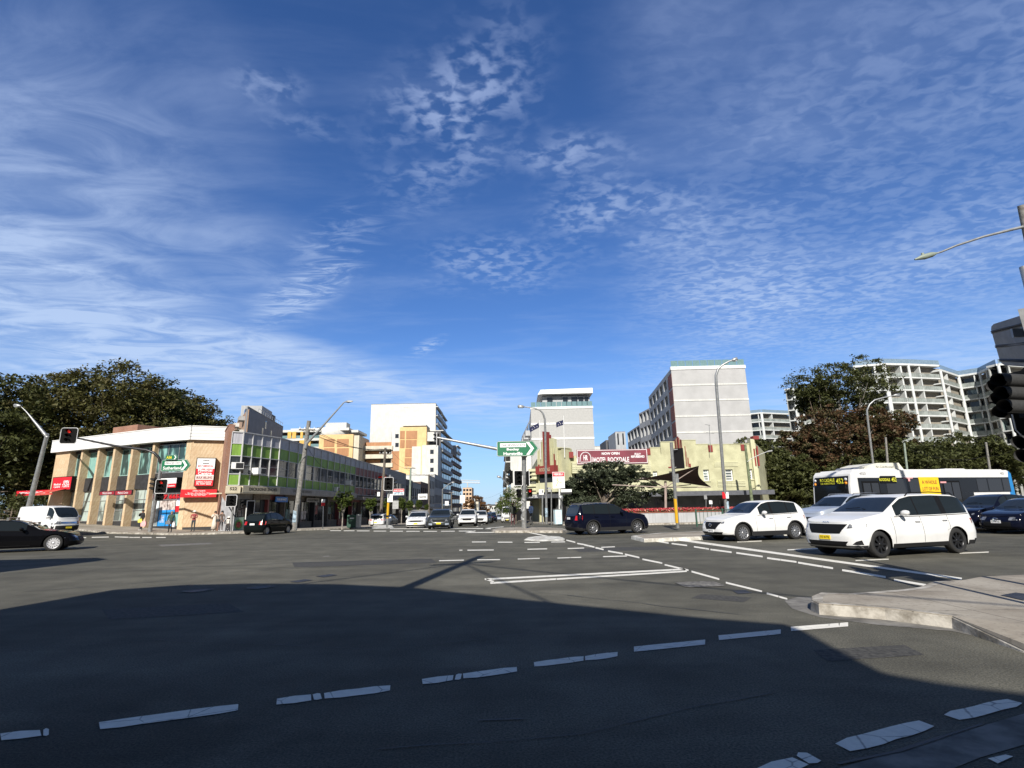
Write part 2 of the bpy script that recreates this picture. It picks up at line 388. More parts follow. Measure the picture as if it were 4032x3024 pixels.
def paintmat(name, wear, col=(.74, .74, .72)):
    m = bpy.data.materials.new(name); m.use_nodes = True; n = NT(m.node_tree)
    tc = n.n('ShaderNodeTexCoord').outputs['Object']
    a = n.noise(tc, 9, 5, .7); v = n.n('ShaderNodeTexVoronoi', {'Vector': n.n('ShaderNodeMapping', {'Vector': tc, 'Location': (0, 0, 0)}).outputs[0], 'Scale': 2.6}, feature='DISTANCE_TO_EDGE').outputs['Distance']
    cr = n.ramp(n.m('ADD', v, n.m('MULTIPLY', a, .05)), .025, .045, 1, 0)
    w = n.m('MAXIMUM', n.m('MULTIPLY', cr, .85*min(1, wear*2)), n.ramp(n.noise(tc, 26, 3, .7), .76-wear*.15, .84-wear*.12, 0, .7))
    c = n.mix(w, n.mix(n.ramp(a, .3, .7), tuple(k*.86 for k in col), col), (.06, .058, .054))
    b = n.n('ShaderNodeBsdfPrincipled', {'Base Color': c, 'Roughness': .7}); n.n('ShaderNodeOutputMaterial', {'Surface': b.outputs[0]})
    MATS[name] = m; return m
paintmat('road_paint', .22, (.82, .79, .70)); paintmat('road_paint_worn', .34, (.86, .82, .71))
def pavemat():
    m = bpy.data.materials.new('paving'); m.use_nodes = True; n = NT(m.node_tree)
    tc = n.n('ShaderNodeTexCoord').outputs['Object']
    a = n.noise(tc, .7, 6, .65); b_ = n.noise(tc, 14, 4, .7)
    bt = n.n('ShaderNodeTexBrick', {'Vector': tc, 'Color1': (1, 1, 1, 1), 'Color2': (.93, .93, .93, 1), 'Mortar': (.42, .42, .42, 1), 'Scale': 1.0, 'Brick Width': 1.5, 'Row Height': 1.5, 'Mortar Size': .010}, offset=0.0).outputs[0]
    c = n.mix(n.ramp(a, .3, .7), (.235, .20, .155), (.40, .36, .295)); c = n.mix(n.ramp(b_, .52, .70, 0, .5), c, (.11, .095, .075))
    c = n.n('ShaderNodeMix', {0: 1.0, 6: c, 7: bt}, data_type='RGBA', blend_type='MULTIPLY').outputs[2]
    bn = n.n('ShaderNodeBump', {'Strength': .4, 'Distance': .01, 'Height': b_}).outputs[0]
    b = n.n('ShaderNodeBsdfPrincipled', {'Base Color': c, 'Roughness': .9, 'Normal': bn}); n.n('ShaderNodeOutputMaterial', {'Surface': b.outputs[0]})
    MATS['paving'] = m; return m
pavemat()
mat('kerb_concrete', (.40, .375, .33), .9, var=.3, vs=4, col2=(.17, .15, .12), bump=.4, bs=25)
mat('kerb_white', (.66, .65, .60), .7, var=.2, vs=3, col2=(.36, .34, .29))
mat('plaza', (.23, .18, .14), .9, var=.2, vs=2)
# the ground sheet
xs = [-6000, -2500, -900, -300, -120, -60, -27, 0, 14, 60, 120, 300, 900, 2500, 6000]; ys = [-300, -60, 0, 20, 43, 100, 200, 400, 900, 1800, 3000, 9000]
vs = [(a, b, gz(a, b)) for b in ys for a in xs]; nx = len(xs)
fs = [(j*nx+i, j*nx+i+1, (j+1)*nx+i+1, (j+1)*nx+i) for j in range(len(ys)-1) for i in range(nx-1)]
g_ = MB(); g_.add(vs, fs); go = g_.build('ground', MATS['asphalt']); go['kind'] = 'structure'
def gp(px, py, h=0): p = G(px, py, h); return (p.x, p.y)
KH = .13
# left pavement (medical centre and shops), kerb from the cross street round into the main street
lk = [(-140, 74), (-62, 54), (-44, 48.5), (-38, 46)]+[gp(a, b) for a, b in ((410, 2101), (605, 2105), (697, 2107), (850, 2104), (1000, 2099), (1154, 2091), (1300, 2086), (1450, 2080))]
lkx, lky = lk[-1]
left_poly = lk+[(lkx-.5, 90), (lkx-2, 150), (lkx-6, 320), (-40, 320), (-34, 90), (-60, 74), (-140, 100)]
poly_on_ground('pavement_west', [left_poly], KH, MATS['paving'])
c1, c2, c3, c4 = gp(2108, 2062), gp(2215, 2069), gp(2545, 2068), gp(2760, 2063)
right_poly = [(c1[0]-7.5, 320), (c1[0]-2.6, 150), (c1[0]-1.0, 80), c1, c2, c3, c4, (24, 46), (60, 50), (160, 54), (160, 120), (30, 120), (30, 320)]
poly_on_ground('pavement_east', [right_poly], KH, MATS['paving'])
near = [(3197, 2348), (3232, 2333), (3341, 2337), (3560, 2320), (3623, 2311), (3678, 2289), (3733, 2287), (3800, 2283), (3866, 2270), (4032, 2263), (4500, 2250), (5200, 2262)]
nearp = [gp(a, b, .15) for a, b in near]+[(9.2, 2.0), (8.2, 3.2)]+[gp(a, b, .15) for a, b in ((4400, 2620), (4032, 2512), (3749, 2425), (3483, 2394), (3224, 2376), (3196, 2362))]
poly_on_ground('pavement_near', [nearp], .15, MATS['paving'])
isl = [gp(a, b, .14) for a, b in ((1937, 2085), (1972, 2078), (2040, 2075), (2150, 2076), (2212, 2080), (2232, 2086), (2215, 2089), (1950, 2089))]
poly_on_ground('traffic_island_paving', [isl], .14, MATS['paving'])
med = [gp(a, b, .15) for a, b in ((2487, 2110), (2536, 2121), (2760, 2112), (2900, 2106), (3190, 2091))]+[(30, 29.3), (45, 33), (45, 34.5), (30, 30.9)]+[gp(a, b, .15) for a, b in ((3150, 2078), (2860, 2088), (2600, 2098))]
poly_on_ground('median_paving', [med], .15, MATS['paving'])
def kerb(name, pts, h, w, m, drop=.16, closed=False):
    """kerb stone strip, proud of the slab by 3 mm, inside the outline"""
    mb = MB(); k = len(pts); L = []
    for i in range(k):
        a = Vector(pts[i-1 if (closed or i > 0) else i]); b = Vector(pts[(i+1) % k if (closed or i < k-1) else i]); t = (b-a).normalized(); L.append(Vector((-t.y, t.x)))
    rng = range(k if closed else k-1)
    for i in rng:
        j = (i+1) % k; p0, p1 = Vector(pts[i]), Vector(pts[j]); nseg = max(1, int((p1-p0).length/1.2))
        for s_ in range(nseg):
            a0 = p0.lerp(p1, s_/nseg); a1 = p0.lerp(p1, (s_+1)/nseg-.012*(nseg > 1)); n0 = L[i].lerp(L[j], s_/nseg); n1 = L[i].lerp(L[j], (s_+1)/nseg)
            o0, o1 = a0-n0*.012, a1-n1*.012; i0, i1 = a0+n0*w, a1+n1*w; b0, b1 = a0-n0*.035, a1-n1*.035
            def z(p, e): return (p.x, p.y, gz(p.x, p.y)+e)
            e0, e1 = a0+n0*.02, a1+n1*.02
            mb.add([z(b0, -.02), z(b1, -.02), z(o0, h-.02), z(o1, h-.02), z(e0, h+.004), z(e1, h+.004), z(i0, h+.004), z(i1, h+.004)], [(0, 1, 3, 2), (2, 3, 5, 4), (4, 5, 7, 6)])
    o = mb.build(name, m); o['kind'] = 'structure'; return o
kerb('kerb_west', lk+[(lkx-.5, 90), (lkx-2, 150)], KH, .16, MATS['kerb_concrete'])
kerb('kerb_east', [(c1[0]-2.6, 150), (c1[0]-1.0, 80), c1, c2, c3, c4, (24, 46), (60, 50)], KH, .16, MATS['kerb_concrete'])
kerb('kerb_near', list(reversed(nearp[:7]))+list(reversed(nearp[-6:])), .15, .15, MATS['kerb_concrete'])
kerb('kerb_median', list(reversed(med)), .15, .16, MATS['kerb_white'], closed=True) if False else None
def outline_kerb(name, pts, h, w, m):
    a = sum(pts[i-1][0]*pts[i][1]-pts[i][0]*pts[i-1][1] for i in range(len(pts)))
    return kerb(name, pts if a > 0 else list(reversed(pts)), h, w, m, closed=True)
outline_kerb('kerb_median', med, .15, .17, MATS['kerb_white']); outline_kerb('kerb_island', isl, .14, .15, MATS['kerb_concrete'])
r1_, r2_ = G(3749, 2425, .15), G(4032, 2512, .15)      # the kerb ramps down to the road towards the right
for nm_ in ('pavement_near', 'kerb_near'):
    for v in bpy.data.objects[nm_].data.vertices:
        d_ = (r2_-r1_).xy; s_q = (v.co.xy-r1_.xy).dot(d_)/d_.length_squared; off_q = abs((v.co.xy-r1_.xy).cross(d_))/d_.length if hasattr(v.co.xy, 'cross') else 0
        if v.co.z > .05 and s_q > 0 and off_q < .45: v.co.z -= .125*min(1, s_q*1.8)
# gutter apron around the near kerb and the near gutter strip at the lower right
mat('gutter', (.20, .19, .17), .9, var=.25, vs=3)
ap = [gp(a, b) for a, b in ((3090, 2366), (3140, 2352), (3200, 2352), (3230, 2415), (3483, 2440), (3749, 2472), (4032, 2532), (4400, 2650), (4400, 2675), (4032, 2548), (3749, 2486), (3460, 2462), (3230, 2432), (3120, 2398))]
poly_on_ground('gutter_strip', [ap], .004, MATS['gutter'], drop=0)
ap2 = [gp(a, b) for a, b in ((3260, 3040), (3500, 2970), (3720, 2905), (4032, 2812), (4300, 2735), (4350, 2880), (4032, 2935), (3860, 2985), (3640, 3075), (3400, 3160))]
poly_on_ground('gutter_near', [ap2], .004, MATS['gutter'], drop=0)
# markings, laid out on the road
MK = []; MKW = []
def dash(a, b, c, d, t1=4, t2=None, L=MK):
    t2 = t2 or t1; L.append([gp(a, b-t1/2), gp(c, d-t2/2), gp(c, d+t2/2), gp(a, b+t1/2)])
for q_ in ((0, 2905, 192, 2885, 32, 30), (389, 2861, 938, 2787, 33, 30), (1088, 2765, 1537, 2711, 29, 26), (1661, 2686, 2036, 2637, 25, 23), (2102, 2619, 2432, 2578, 22, 21)): dash(*q_, L=MKW)
for q_ in ((2496, 2558, 2777, 2530, 21, 20), (2829, 2513, 3075, 2489, 19, 18), (3114, 2478, 3340, 2460, 17, 16)): dash(*q_)
for q_ in (((3279, 2926), (3608, 2836), (3694, 2867), (3357, 2968)), ((3702, 2814), (3956, 2752), (4040, 2775), (3792, 2842)), ((2960, 3026), (3169, 2961), (3242, 3004), (3060, 3060))): MKW.append([gp(*p) for p in q_])
MKW.append([gp(*p) for p in ((3890, 2990), (3960, 2975), (3990, 2982), (3930, 3010))])
def c3(*q_, t=8): dash(2300+q_[0]/1.277, 2100+q_[1]/1.277, 2300+q_[2]/1.277, 2100+q_[3]/1.277, t)
dash(1908, 2282, 2700, 2242, 6.5, 6.5); dash(1930, 2297, 2705, 2250, 7, 6); dash(1915, 2282, 1945, 2292, 7, 7)
for q_ in ((0, 58, 52, 70), (57, 73, 98, 82), (120, 90, 195, 103), (205, 106, 278, 123), (293, 131, 393, 151), (405, 159, 525, 187)): c3(*q_, t=6)
for q_ in ((540, 193, 680, 232), (712, 249, 895, 294), (918, 303, 1022, 332)): c3(*q_, t=7)
c3(430, 26, 1900, 230, t=8)
for i, q_ in enumerate(((283, 25, 345, 38), (352, 38, 425, 50), (440, 52, 518, 62), (552, 68, 628, 80), (635, 82, 742, 96), (765, 99, 898, 118), (920, 125, 1068, 145), (1075, 148, 1252, 177), (1297, 186, 1517, 221), (1558, 235, 1720, 262))): c3(*q_, t=4.5+i*.4)
for q_ in ((770, 44, 893, 39), (95, 118, 215, 115), (1365, 138, 1532, 131), (1022, 84, 1180, 77), (1888, 101, 2035, 95), (1770, 20, 1900, 15)): c3(*q_, t=4)
def c2_(*q_, t=3.6): dash(1300+q_[0]/2.212, 1950+q_[1]/2.212, 1300+q_[2]/2.212, 1950+q_[3]/2.212, t)
for q_ in ((1235, 408, 1358, 407), (1460, 410, 1588, 410), (1692, 412, 1826, 411), (1925, 409, 2047, 407), (1125, 480, 1152, 480), (1195, 480, 1425, 478), (1718, 472, 1890, 468), (2068, 466, 2212, 461),
           (948, 572, 1165, 567), (1280, 564, 1480, 562), (1634, 557, 1826, 551), (1980, 549, 2187, 542), (2360, 455, 2480, 450)): c2_(*q_)
for q_ in ((0, 309, 95, 309), (118, 310, 212, 310), (232, 311, 343, 311), (378, 313, 488, 313), (520, 314, 634, 314), (663, 315, 780, 315), (812, 315, 930, 315), (965, 314, 1085, 314), (1120, 313, 1240, 313)): c2_(*q_, t=2.6)
c2_(520, 292, 1400, 292, t=2.6); c2_(1170, 326, 1690, 322, t=3); c2_(1170, 326, 1265, 312, t=3); c2_(1700, 318, 1830, 345, t=4); c2_(1830, 345, 1925, 365, t=4); c2_(1330, 293, 1510, 275, t=2.4); c2_(2057, 392, 2135, 411, t=5); c2_(2152, 421, 2212, 431, t=5)
for q_ in ((490, 190, 550, 190), (585, 188, 694, 186), (732, 185, 820, 187), (825, 188, 893, 188), (907, 189, 967, 189), (996, 189, 1057, 189)): dash(q_[0]/1.62, 2000+q_[1]/1.62, q_[2]/1.62, 2000+q_[3]/1.62, 3.2)
for k in range(9):                                   # lane lines running down the main street
    for lx in (-3.4, -6.8):
        y0 = 50+k*12; MK.append([(lx-.026*(y0-45), y0), (lx+.1-.026*(y0-45), y0), (lx+.1-.026*(y0-41), y0+4), (lx-.026*(y0-41), y0+4)])
def ragged(q, split, rnd):
    a, b, c, d = [Vector(p) for p in q]; L = (b-a).length
    if L < .25: return [q]
    n_ = max(1, int(L/(.55 if split else 2.2))) if L < 8 else 1; cuts = [0]+sorted(rnd.uniform(.1, .9) for _ in range(rnd.choice([0, 1, 1, 2]) if split else rnd.choice([0, 0, 1])))+[1] if L < 8 else [0, 1]; out = []
    for s0, s1 in zip(cuts[:-1], cuts[1:]):
        g_ = (.014 if split else .007)/L*rnd.uniform(.3, 1.3); s0 += g_ if s0 > 0 else 0; s1 -= g_ if s1 < 1 else 0
        if s1-s0 < .03: continue
        k = max(2, min(40, int((s1-s0)*L/.13))); j = .007 if split else .004; top_, bot = [], []
        for i in range(k+1):
            s = s0+(s1-s0)*i/k; sh = rnd.uniform(-.008, .008)/L if i in (0, k) else 0; e = rnd.uniform(-j, j); w_ = (a.lerp(b, s)-d.lerp(c, s)).normalized()
            top_.append(tuple(a.lerp(b, min(1, max(0, s+sh)))+w_*(e-(.02 if split and i in (0, k) else 0)))); bot.append(tuple(d.lerp(c, min(1, max(0, s-sh)))+w_*(rnd.uniform(-j, j)+(.02 if split and i in (0, k) else 0))))
        out += [[top_[i], top_[i+1], bot[i+1], bot[i]] for i in range(k)]
    return out
def marks(name, L, m):
    rnd = random.Random(7); L = [r_ for q in L for r_ in ragged(q, m is MATS['road_paint_worn'], rnd)]
    o = poly_on_ground(name, L, .006, m, drop=0); return o
marks('road_markings', MK, MATS['road_paint']); marks('road_markings_worn', MKW, MATS['road_paint_worn'])
# bitumen seams and repair patches
mat('bitumen', (.03, .03, .03), .6, var=.1); mat('patch', (.066, .063, .055), .9, var=.3, vs=18); mat('patch_light', (.20, .19, .17), .9, var=.3, vs=9)
seams = []
def seam(pts, w=.035):
    rnd = random.Random(len(pts)*7+int(pts[0][0])); P = []
    for (a, b) in zip(pts[:-1], pts[1:]):
        A, B = Vector(gp(*a)), Vector(gp(*b)); k = max(2, int((B-A).length/.35))
        for i in range(k): P.append(A.lerp(B, i/k)+Vector((rnd.uniform(-.03, .03), rnd.uniform(-.03, .03))))
    for a, b in zip(P[:-1], P[1:]):
        t = (b-a).normalized(); nn = Vector((-t.y, t.x))*w*rnd.uniform(.3, 1); seams.append([tuple(a-nn), tuple(b-nn), tuple(b+nn), tuple(a+nn)])
seam([(2060, 2830), (1700, 2840)], .012); seam([(1500, 2950), (2300, 2890), (3150, 2700)], .007); seam([(0, 2560), (600, 2520), (1500, 2560), (2300, 2470)], .008); seam([(300, 2250), (1500, 2205), (2600, 2195)], .02); seam([(600, 2170), (1500, 2140), (2300, 2125)], .025); seam([(2100, 2330), (2900, 2420), (3080, 2440)], .012)
seam([(3300, 3020), (3700, 2900), (4032, 2806)], .02); seam([(900, 2255), (1400, 2225), (1900, 2175)], .02); seam([(100, 2330), (900, 2270)], .014)
poly_on_ground('road_seams', seams, .0075, MATS['bitumen'], drop=0)
def patch_(L, m, nm): poly_on_ground(nm, [[gp(*p) for p in q] for q in L], .003, m, drop=0)
patch_([((1150, 2215), (1700, 2200), (1720, 2216), (1160, 2234)), ((2250, 2160), (2620, 2150), (2660, 2163), (2280, 2174)), ((400, 2400), (900, 2376), (960, 2410), (430, 2440)), ((2760, 2340), (2960, 2352), (2930, 2372), (2720, 2356)), ((3200, 2560), (3560, 2540), (3640, 2580), (3260, 2605))], MATS['patch'], 'road_patches')
patch_([((620, 2145), (830, 2137), (835, 2142), (640, 2152)), ((1270, 2190), (1296, 2188), (1300, 2191), (1272, 2193))], MATS['patch_light'], 'old_road_paint')
def cover(name, quadp, lab, cat, m, fr=True, grp=None):
    P = [Vector(gp(*p)) for p in quadp]; c = sum(P, Vector((0, 0)))/4; z = gz(c.x, c.y)
    t = thing(name, lab, cat, (c.x, c.y, z), 0, grp); mb = MB()
    mb.add([(p.x-c.x, p.y-c.y, .009) for p in P], [(0, 1, 2, 3)]); mb.build('lid', m, t)
    if fr:
        f = MB()
        for i in range(4):
            a, b = P[i-1]-c, P[i]-c; d = (b-a).normalized(); nn = Vector((-d.y, d.x))*.06
            f.add([(a.x, a.y, .012), (b.x, b.y, .012), (b.x+nn.x, b.y+nn.y, .012), (a.x+nn.x, a.y+nn.y, .012)], [(0, 1, 2, 3)])
        f.build('cover_frame', MATS['patch_light'], t)
    return t
mat('iron', (.05, .05, .055), .6, .4, var=.2)
cover('access_cover', ((722, 2330), (800, 2320), (836, 2322), (760, 2334)), 'worn steel access cover in the road at the shadow edge, the leftmost one', 'access cover', MATS['iron'])
cover('access_cover', ((975, 2317), (1045, 2308), (1080, 2311), (1010, 2320)), 'worn steel access cover in the shaded road, second from the left', 'access cover', MATS['iron'])
cover('access_cover', ((1140, 2292), (1200, 2282), (1232, 2285), (1172, 2295)), 'dark access cover in the sunlit road just beyond the shadow', 'access cover', MATS['iron'], False)
cover('access_cover', ((1242, 2270), (1300, 2262), (1330, 2265), (1275, 2274)), 'dark access cover farthest right in the row across the road', 'access cover', MATS['iron'], False)
cover('access_cover', ((2668, 2296), (2800, 2292), (2845, 2308), (2710, 2313)), 'square concrete-filled access cover beside the dashed line', 'access cover', MATS['patch_light'], True)
cover('access_cover', ((2885, 2328), (2935, 2325), (2960, 2337), (2905, 2340)), 'small dark grating cover beside the dashed line near the kerb', 'access cover', MATS['iron'], False)
def onkerb(name, quadp, lab):
    P = [G(a, b, .15) for a, b in quadp]; c = sum(P, Vector())/4; t = thing(name, lab, 'pit cover', tuple(c)); mb = MB(); mb.add([(p.x-c.x, p.y-c.y, .008) for p in P], [(0, 1, 2, 3)]); mb.build('lid', MATS['iron'], t)
onkerb('pit_cover', ((3940, 2345), (4000, 2335), (4060, 2342), (4032, 2366)), 'dark iron pit cover set in the near right footpath')
# white painted mound in the middle of the junction
def mound(lab, quad_, h, name='traffic_mound'):
    P = [Vector(gp(*p)) for p in quad_]; c = sum(P, Vector((0, 0)))/len(P); z = gz(c.x, c.y)
    t = thing(name, lab, 'traffic mound', (c.x, c.y, z)); mb = MB(); k = len(P)
    o = [(p-c) for p in P]; vs = [(p.x, p.y, 0.0) for p in o]+[(p.x*.93, p.y*.9, h*.8) for p in o]+[(p.x*.8, p.y*.7, h) for p in o]
    fs = [(i, (i+1) % k, k+(i+1) % k, k+i) for i in range(k)]+[(k+i, k+(i+1) % k, 2*k+(i+1) % k, 2*k+i) for i in range(k)]+[tuple(range(2*k, 3*k))]
    mb.add(vs, fs); mb.build('mound_body', MATS['kerb_white'], t)
mound('low white painted concrete mound in the middle of the crossing', ((2062, 2127), (2075, 2119), (2110, 2114), (2160, 2113), (2205, 2115), (2224, 2122), (2222, 2128), (2120, 2132)), .06)
mound('white concrete nose of the splitter island at the far left crossing', ((1459, 2080), (1472, 2074), (1500, 2072), (1545, 2074), (1552, 2078), (1520, 2082), (1470, 2084)), .12)
# ---- the corner building and power pole behind the viewpoint that throw the foreground shade
mat('rear_render', (.30, .27, .23), .9)
def off(p, h): k = h/math.tan(SUN_EL); return (p[0]-k*math.sin(SUN_AZ), p[1]-k*math.cos(SUN_AZ))
sh = [gp(a, b) for a, b in ((0, 2416), (450, 2322), (730, 2303), (1010, 2297), (1330, 2300), (1620, 2313), (2200, 2375), (2800, 2435), (3090, 2457), (3170, 2487), (3340, 2580), (3480, 2650), (3700, 2688), (4032, 2730))]
HB = 8.0; edge = [off(p, HB) for p in sh]
x0_, y0_ = edge[0]; x1_, y1_ = edge[-1]
rb = MB(); pl = [(-40, y0_-9), (x0_-3.2, y0_-1.7)]+edge+[(x1_+4, y1_-.35), (x1_+4, -30), (-40, -30)]
rb.prism(pl, 2.9, HB, ax='z'); tb = thing('corner_building', 'rendered corner shop building behind the viewpoint that shades the near road', 'building')
rb.build('wall', MATS['rear_render'], tb)
st_ = [off(gp(a, b), 6.2) for a, b in ((-500, 2262), (-500, 2212), (0, 2205), (380, 2196), (425, 2202), (380, 2210), (0, 2254))]
rs = MB(); rs.prism(st_, 6.0, 6.2, ax='z'); rs.build('stripe_shadow_slab', MATS['rear_render'], tb)  # added unseen slab, outlined so that its shadow makes the left stripe
rc = MB(); rc.bx(-24, 8, -25, -9.5, 0, 2.9); rc.build('shopfront', MATS['rear_render'], tb)
bk = thing('sky_blocker', 'plain unseen block added behind the viewpoint, beyond the corner shop, to cut the sky fill', 'building', (0, -34, 0)); qb = MB(); qb.bx(-70, 60, -16, 0, 0, 23.5); qb.build('wall', MATS['rear_render'], bk)  # unseen block added only to hold back skylight from behind
# stripe of shade on the left: cast by the added slab above
PH = 11.3
pb = off(gp(1893, 2190), PH); pz = PH
pp = thing('utility_pole', 'timber power pole behind the viewpoint whose shadow falls across the junction', 'utility pole', (pb[0], pb[1], 0))
m_ = MB(); m_.tube([(0, 0, 0), (0, 0, PH)], [.19, .14], n=12); m_.build('pole', MATS['wood_pole'], pp)
m_ = MB()
d1 = Vector((.93, .36, 0))
m_.box((0, 0, PH-1.5), (1.9, .12, .12), rz=R(20)); m_.build('crossarm', MATS['wood_pole'], pp)
m_ = MB(); wtop = Vector((pb[0], pb[1], PH-1.5))
def wire(a, b, sag=.6, r=.03, k=10): return [tuple(Vector(a).lerp(Vector(b), i/k)-Vector((0, 0, sag*4*(i/k)*(1-i/k)))) for i in range(k+1)]
def wend(px, py, h): g0 = off(gp(px, py), h); return Vector((g0[0], g0[1], h))
for e in (wend(1290, 2280, 9.4), wend(2310, 2258, 9.6), wend(2190, 2358, 9.0)):
    a = wtop; d = (e-a); far = a+d*4.5 if d.length < 12 else a+d*2
    mm = MB(); mm.tube(wire(a-wtop, far-wtop, .5), .035, n=6); oo = mm.build('cable', MATS['rubber'], pp); oo.location = (0, 0, PH-1.5)
# ================================================================ vehicles
def GZ(px, Z, h=0.0):
    py = 2000+CH*CF/Z
    for _ in range(30):
        p = at(px, py, Z); py += (p.z-gz(p.x, p.y)-h)*CF/Z*.9
    return Vector((p.x, p.y, gz(p.x, p.y)+h))
def paint(name, col, coat=1.0, metal=0.0, rough=.35):
    if name in MATS: return MATS[name]
    m = mat(name, col, rough, metal, var=.03, vs=1.5, coat=coat, spec=.5 if max(col) > .3 else .2); return m
def carpaint(name, col, metal=0.0): return paint(name, col, (.0 if max(col) < .03 else .3) if max(col) < .5 else .35, metal, .10 if max(col) < .03 else (.3 if max(col) < .5 else .42))
carpaint('paint_white', (.70, .70, .69)); carpaint('paint_black', (.004, .004, .005)); carpaint('paint_navy', (.004, .005, .013)); carpaint('paint_silver', (.42, .47, .55), .35)
carpaint('paint_grey', (.045, .052, .055), .3); carpaint('paint_green_black', (.005, .007, .007)); carpaint('paint_midgrey', (.16, .17, .18), .3)
mat('alloy_bright', (.62, .62, .64), .35, .3, var=0); mat('cladding', (.018, .018, .019), .7, var=.05, spec=.25); mat('lens_mix', (.30, .31, .33), .12, .4, var=.4, vs=14, coat=.8)
def sm_interp(pts, X, w=.10):
    a = np.array(pts); xs = np.linspace(a[0, 0]-.5, a[-1, 0]+.5, 700); ys = np.interp(xs, a[:, 0], a[:, 1])
    k = max(1, int(w/(xs[1]-xs[0]))); ker = np.hanning(2*k+3); ker /= ker.sum(); ys = np.convolve(np.pad(ys, k+1, mode='edge'), ker, 'valid')
    return np.interp(X, xs, ys)
def wheel(par, x, y, r, w, side, rimm, spokes=10, name='wheel', rimr=.68):
    t = MB(); hw = w/2; o = []
    t.lathe([(r*rimr, -hw*.9), (r*.93, -hw), (r, -hw*.75), (r, hw*.75), (r*.93, hw), (r*rimr, hw*.9)], (0, 0, 0), n=28, ax='y'); wo = t.build(name, MATS['rubber'], par); wo.location = (x, y, r)
    rm = MB(); s = -side; f = -s*hw  # outer face direction
    rm.lathe([(r*rimr, f*.9), (r*rimr*.93, f*.86), (r*rimr*.9, f*.2)], n=28, ax='y', m=rimm)
    rm.lathe([(r*rimr*.9, f*.2), (.001, f*.2)], n=28, ax='y', m=MATS['interior'])
    rm.lathe([(.001, f*.82), (.05, f*.8), (.06, f*.6)], n=12, ax='y', m=rimm)
    for k in range(spokes):
        a = 2*math.pi*k/spokes; L = r*rimr*.9; c = L*.5
        rm.box((math.cos(a)*c, f*.68, math.sin(a)*c), (L, .02, .2*r*5/spokes if spokes < 8 else .055), rimm, ry=-a)
    ro = rm.build('rim', rimm, wo); return wo
def inreg(r, y, z):
    if len(r) == 5: return r[0] <= z <= r[1] and r[2] <= y <= r[3]
    p = r[0]; c = False
    for i in range(len(p)):
        (x1, y1), (x2, y2) = p[i-1], p[i]
        if (y1 > z) != (y2 > z) and y < (x2-x1)*(z-y1)/(y2-y1)+x1: c = not c
    return c
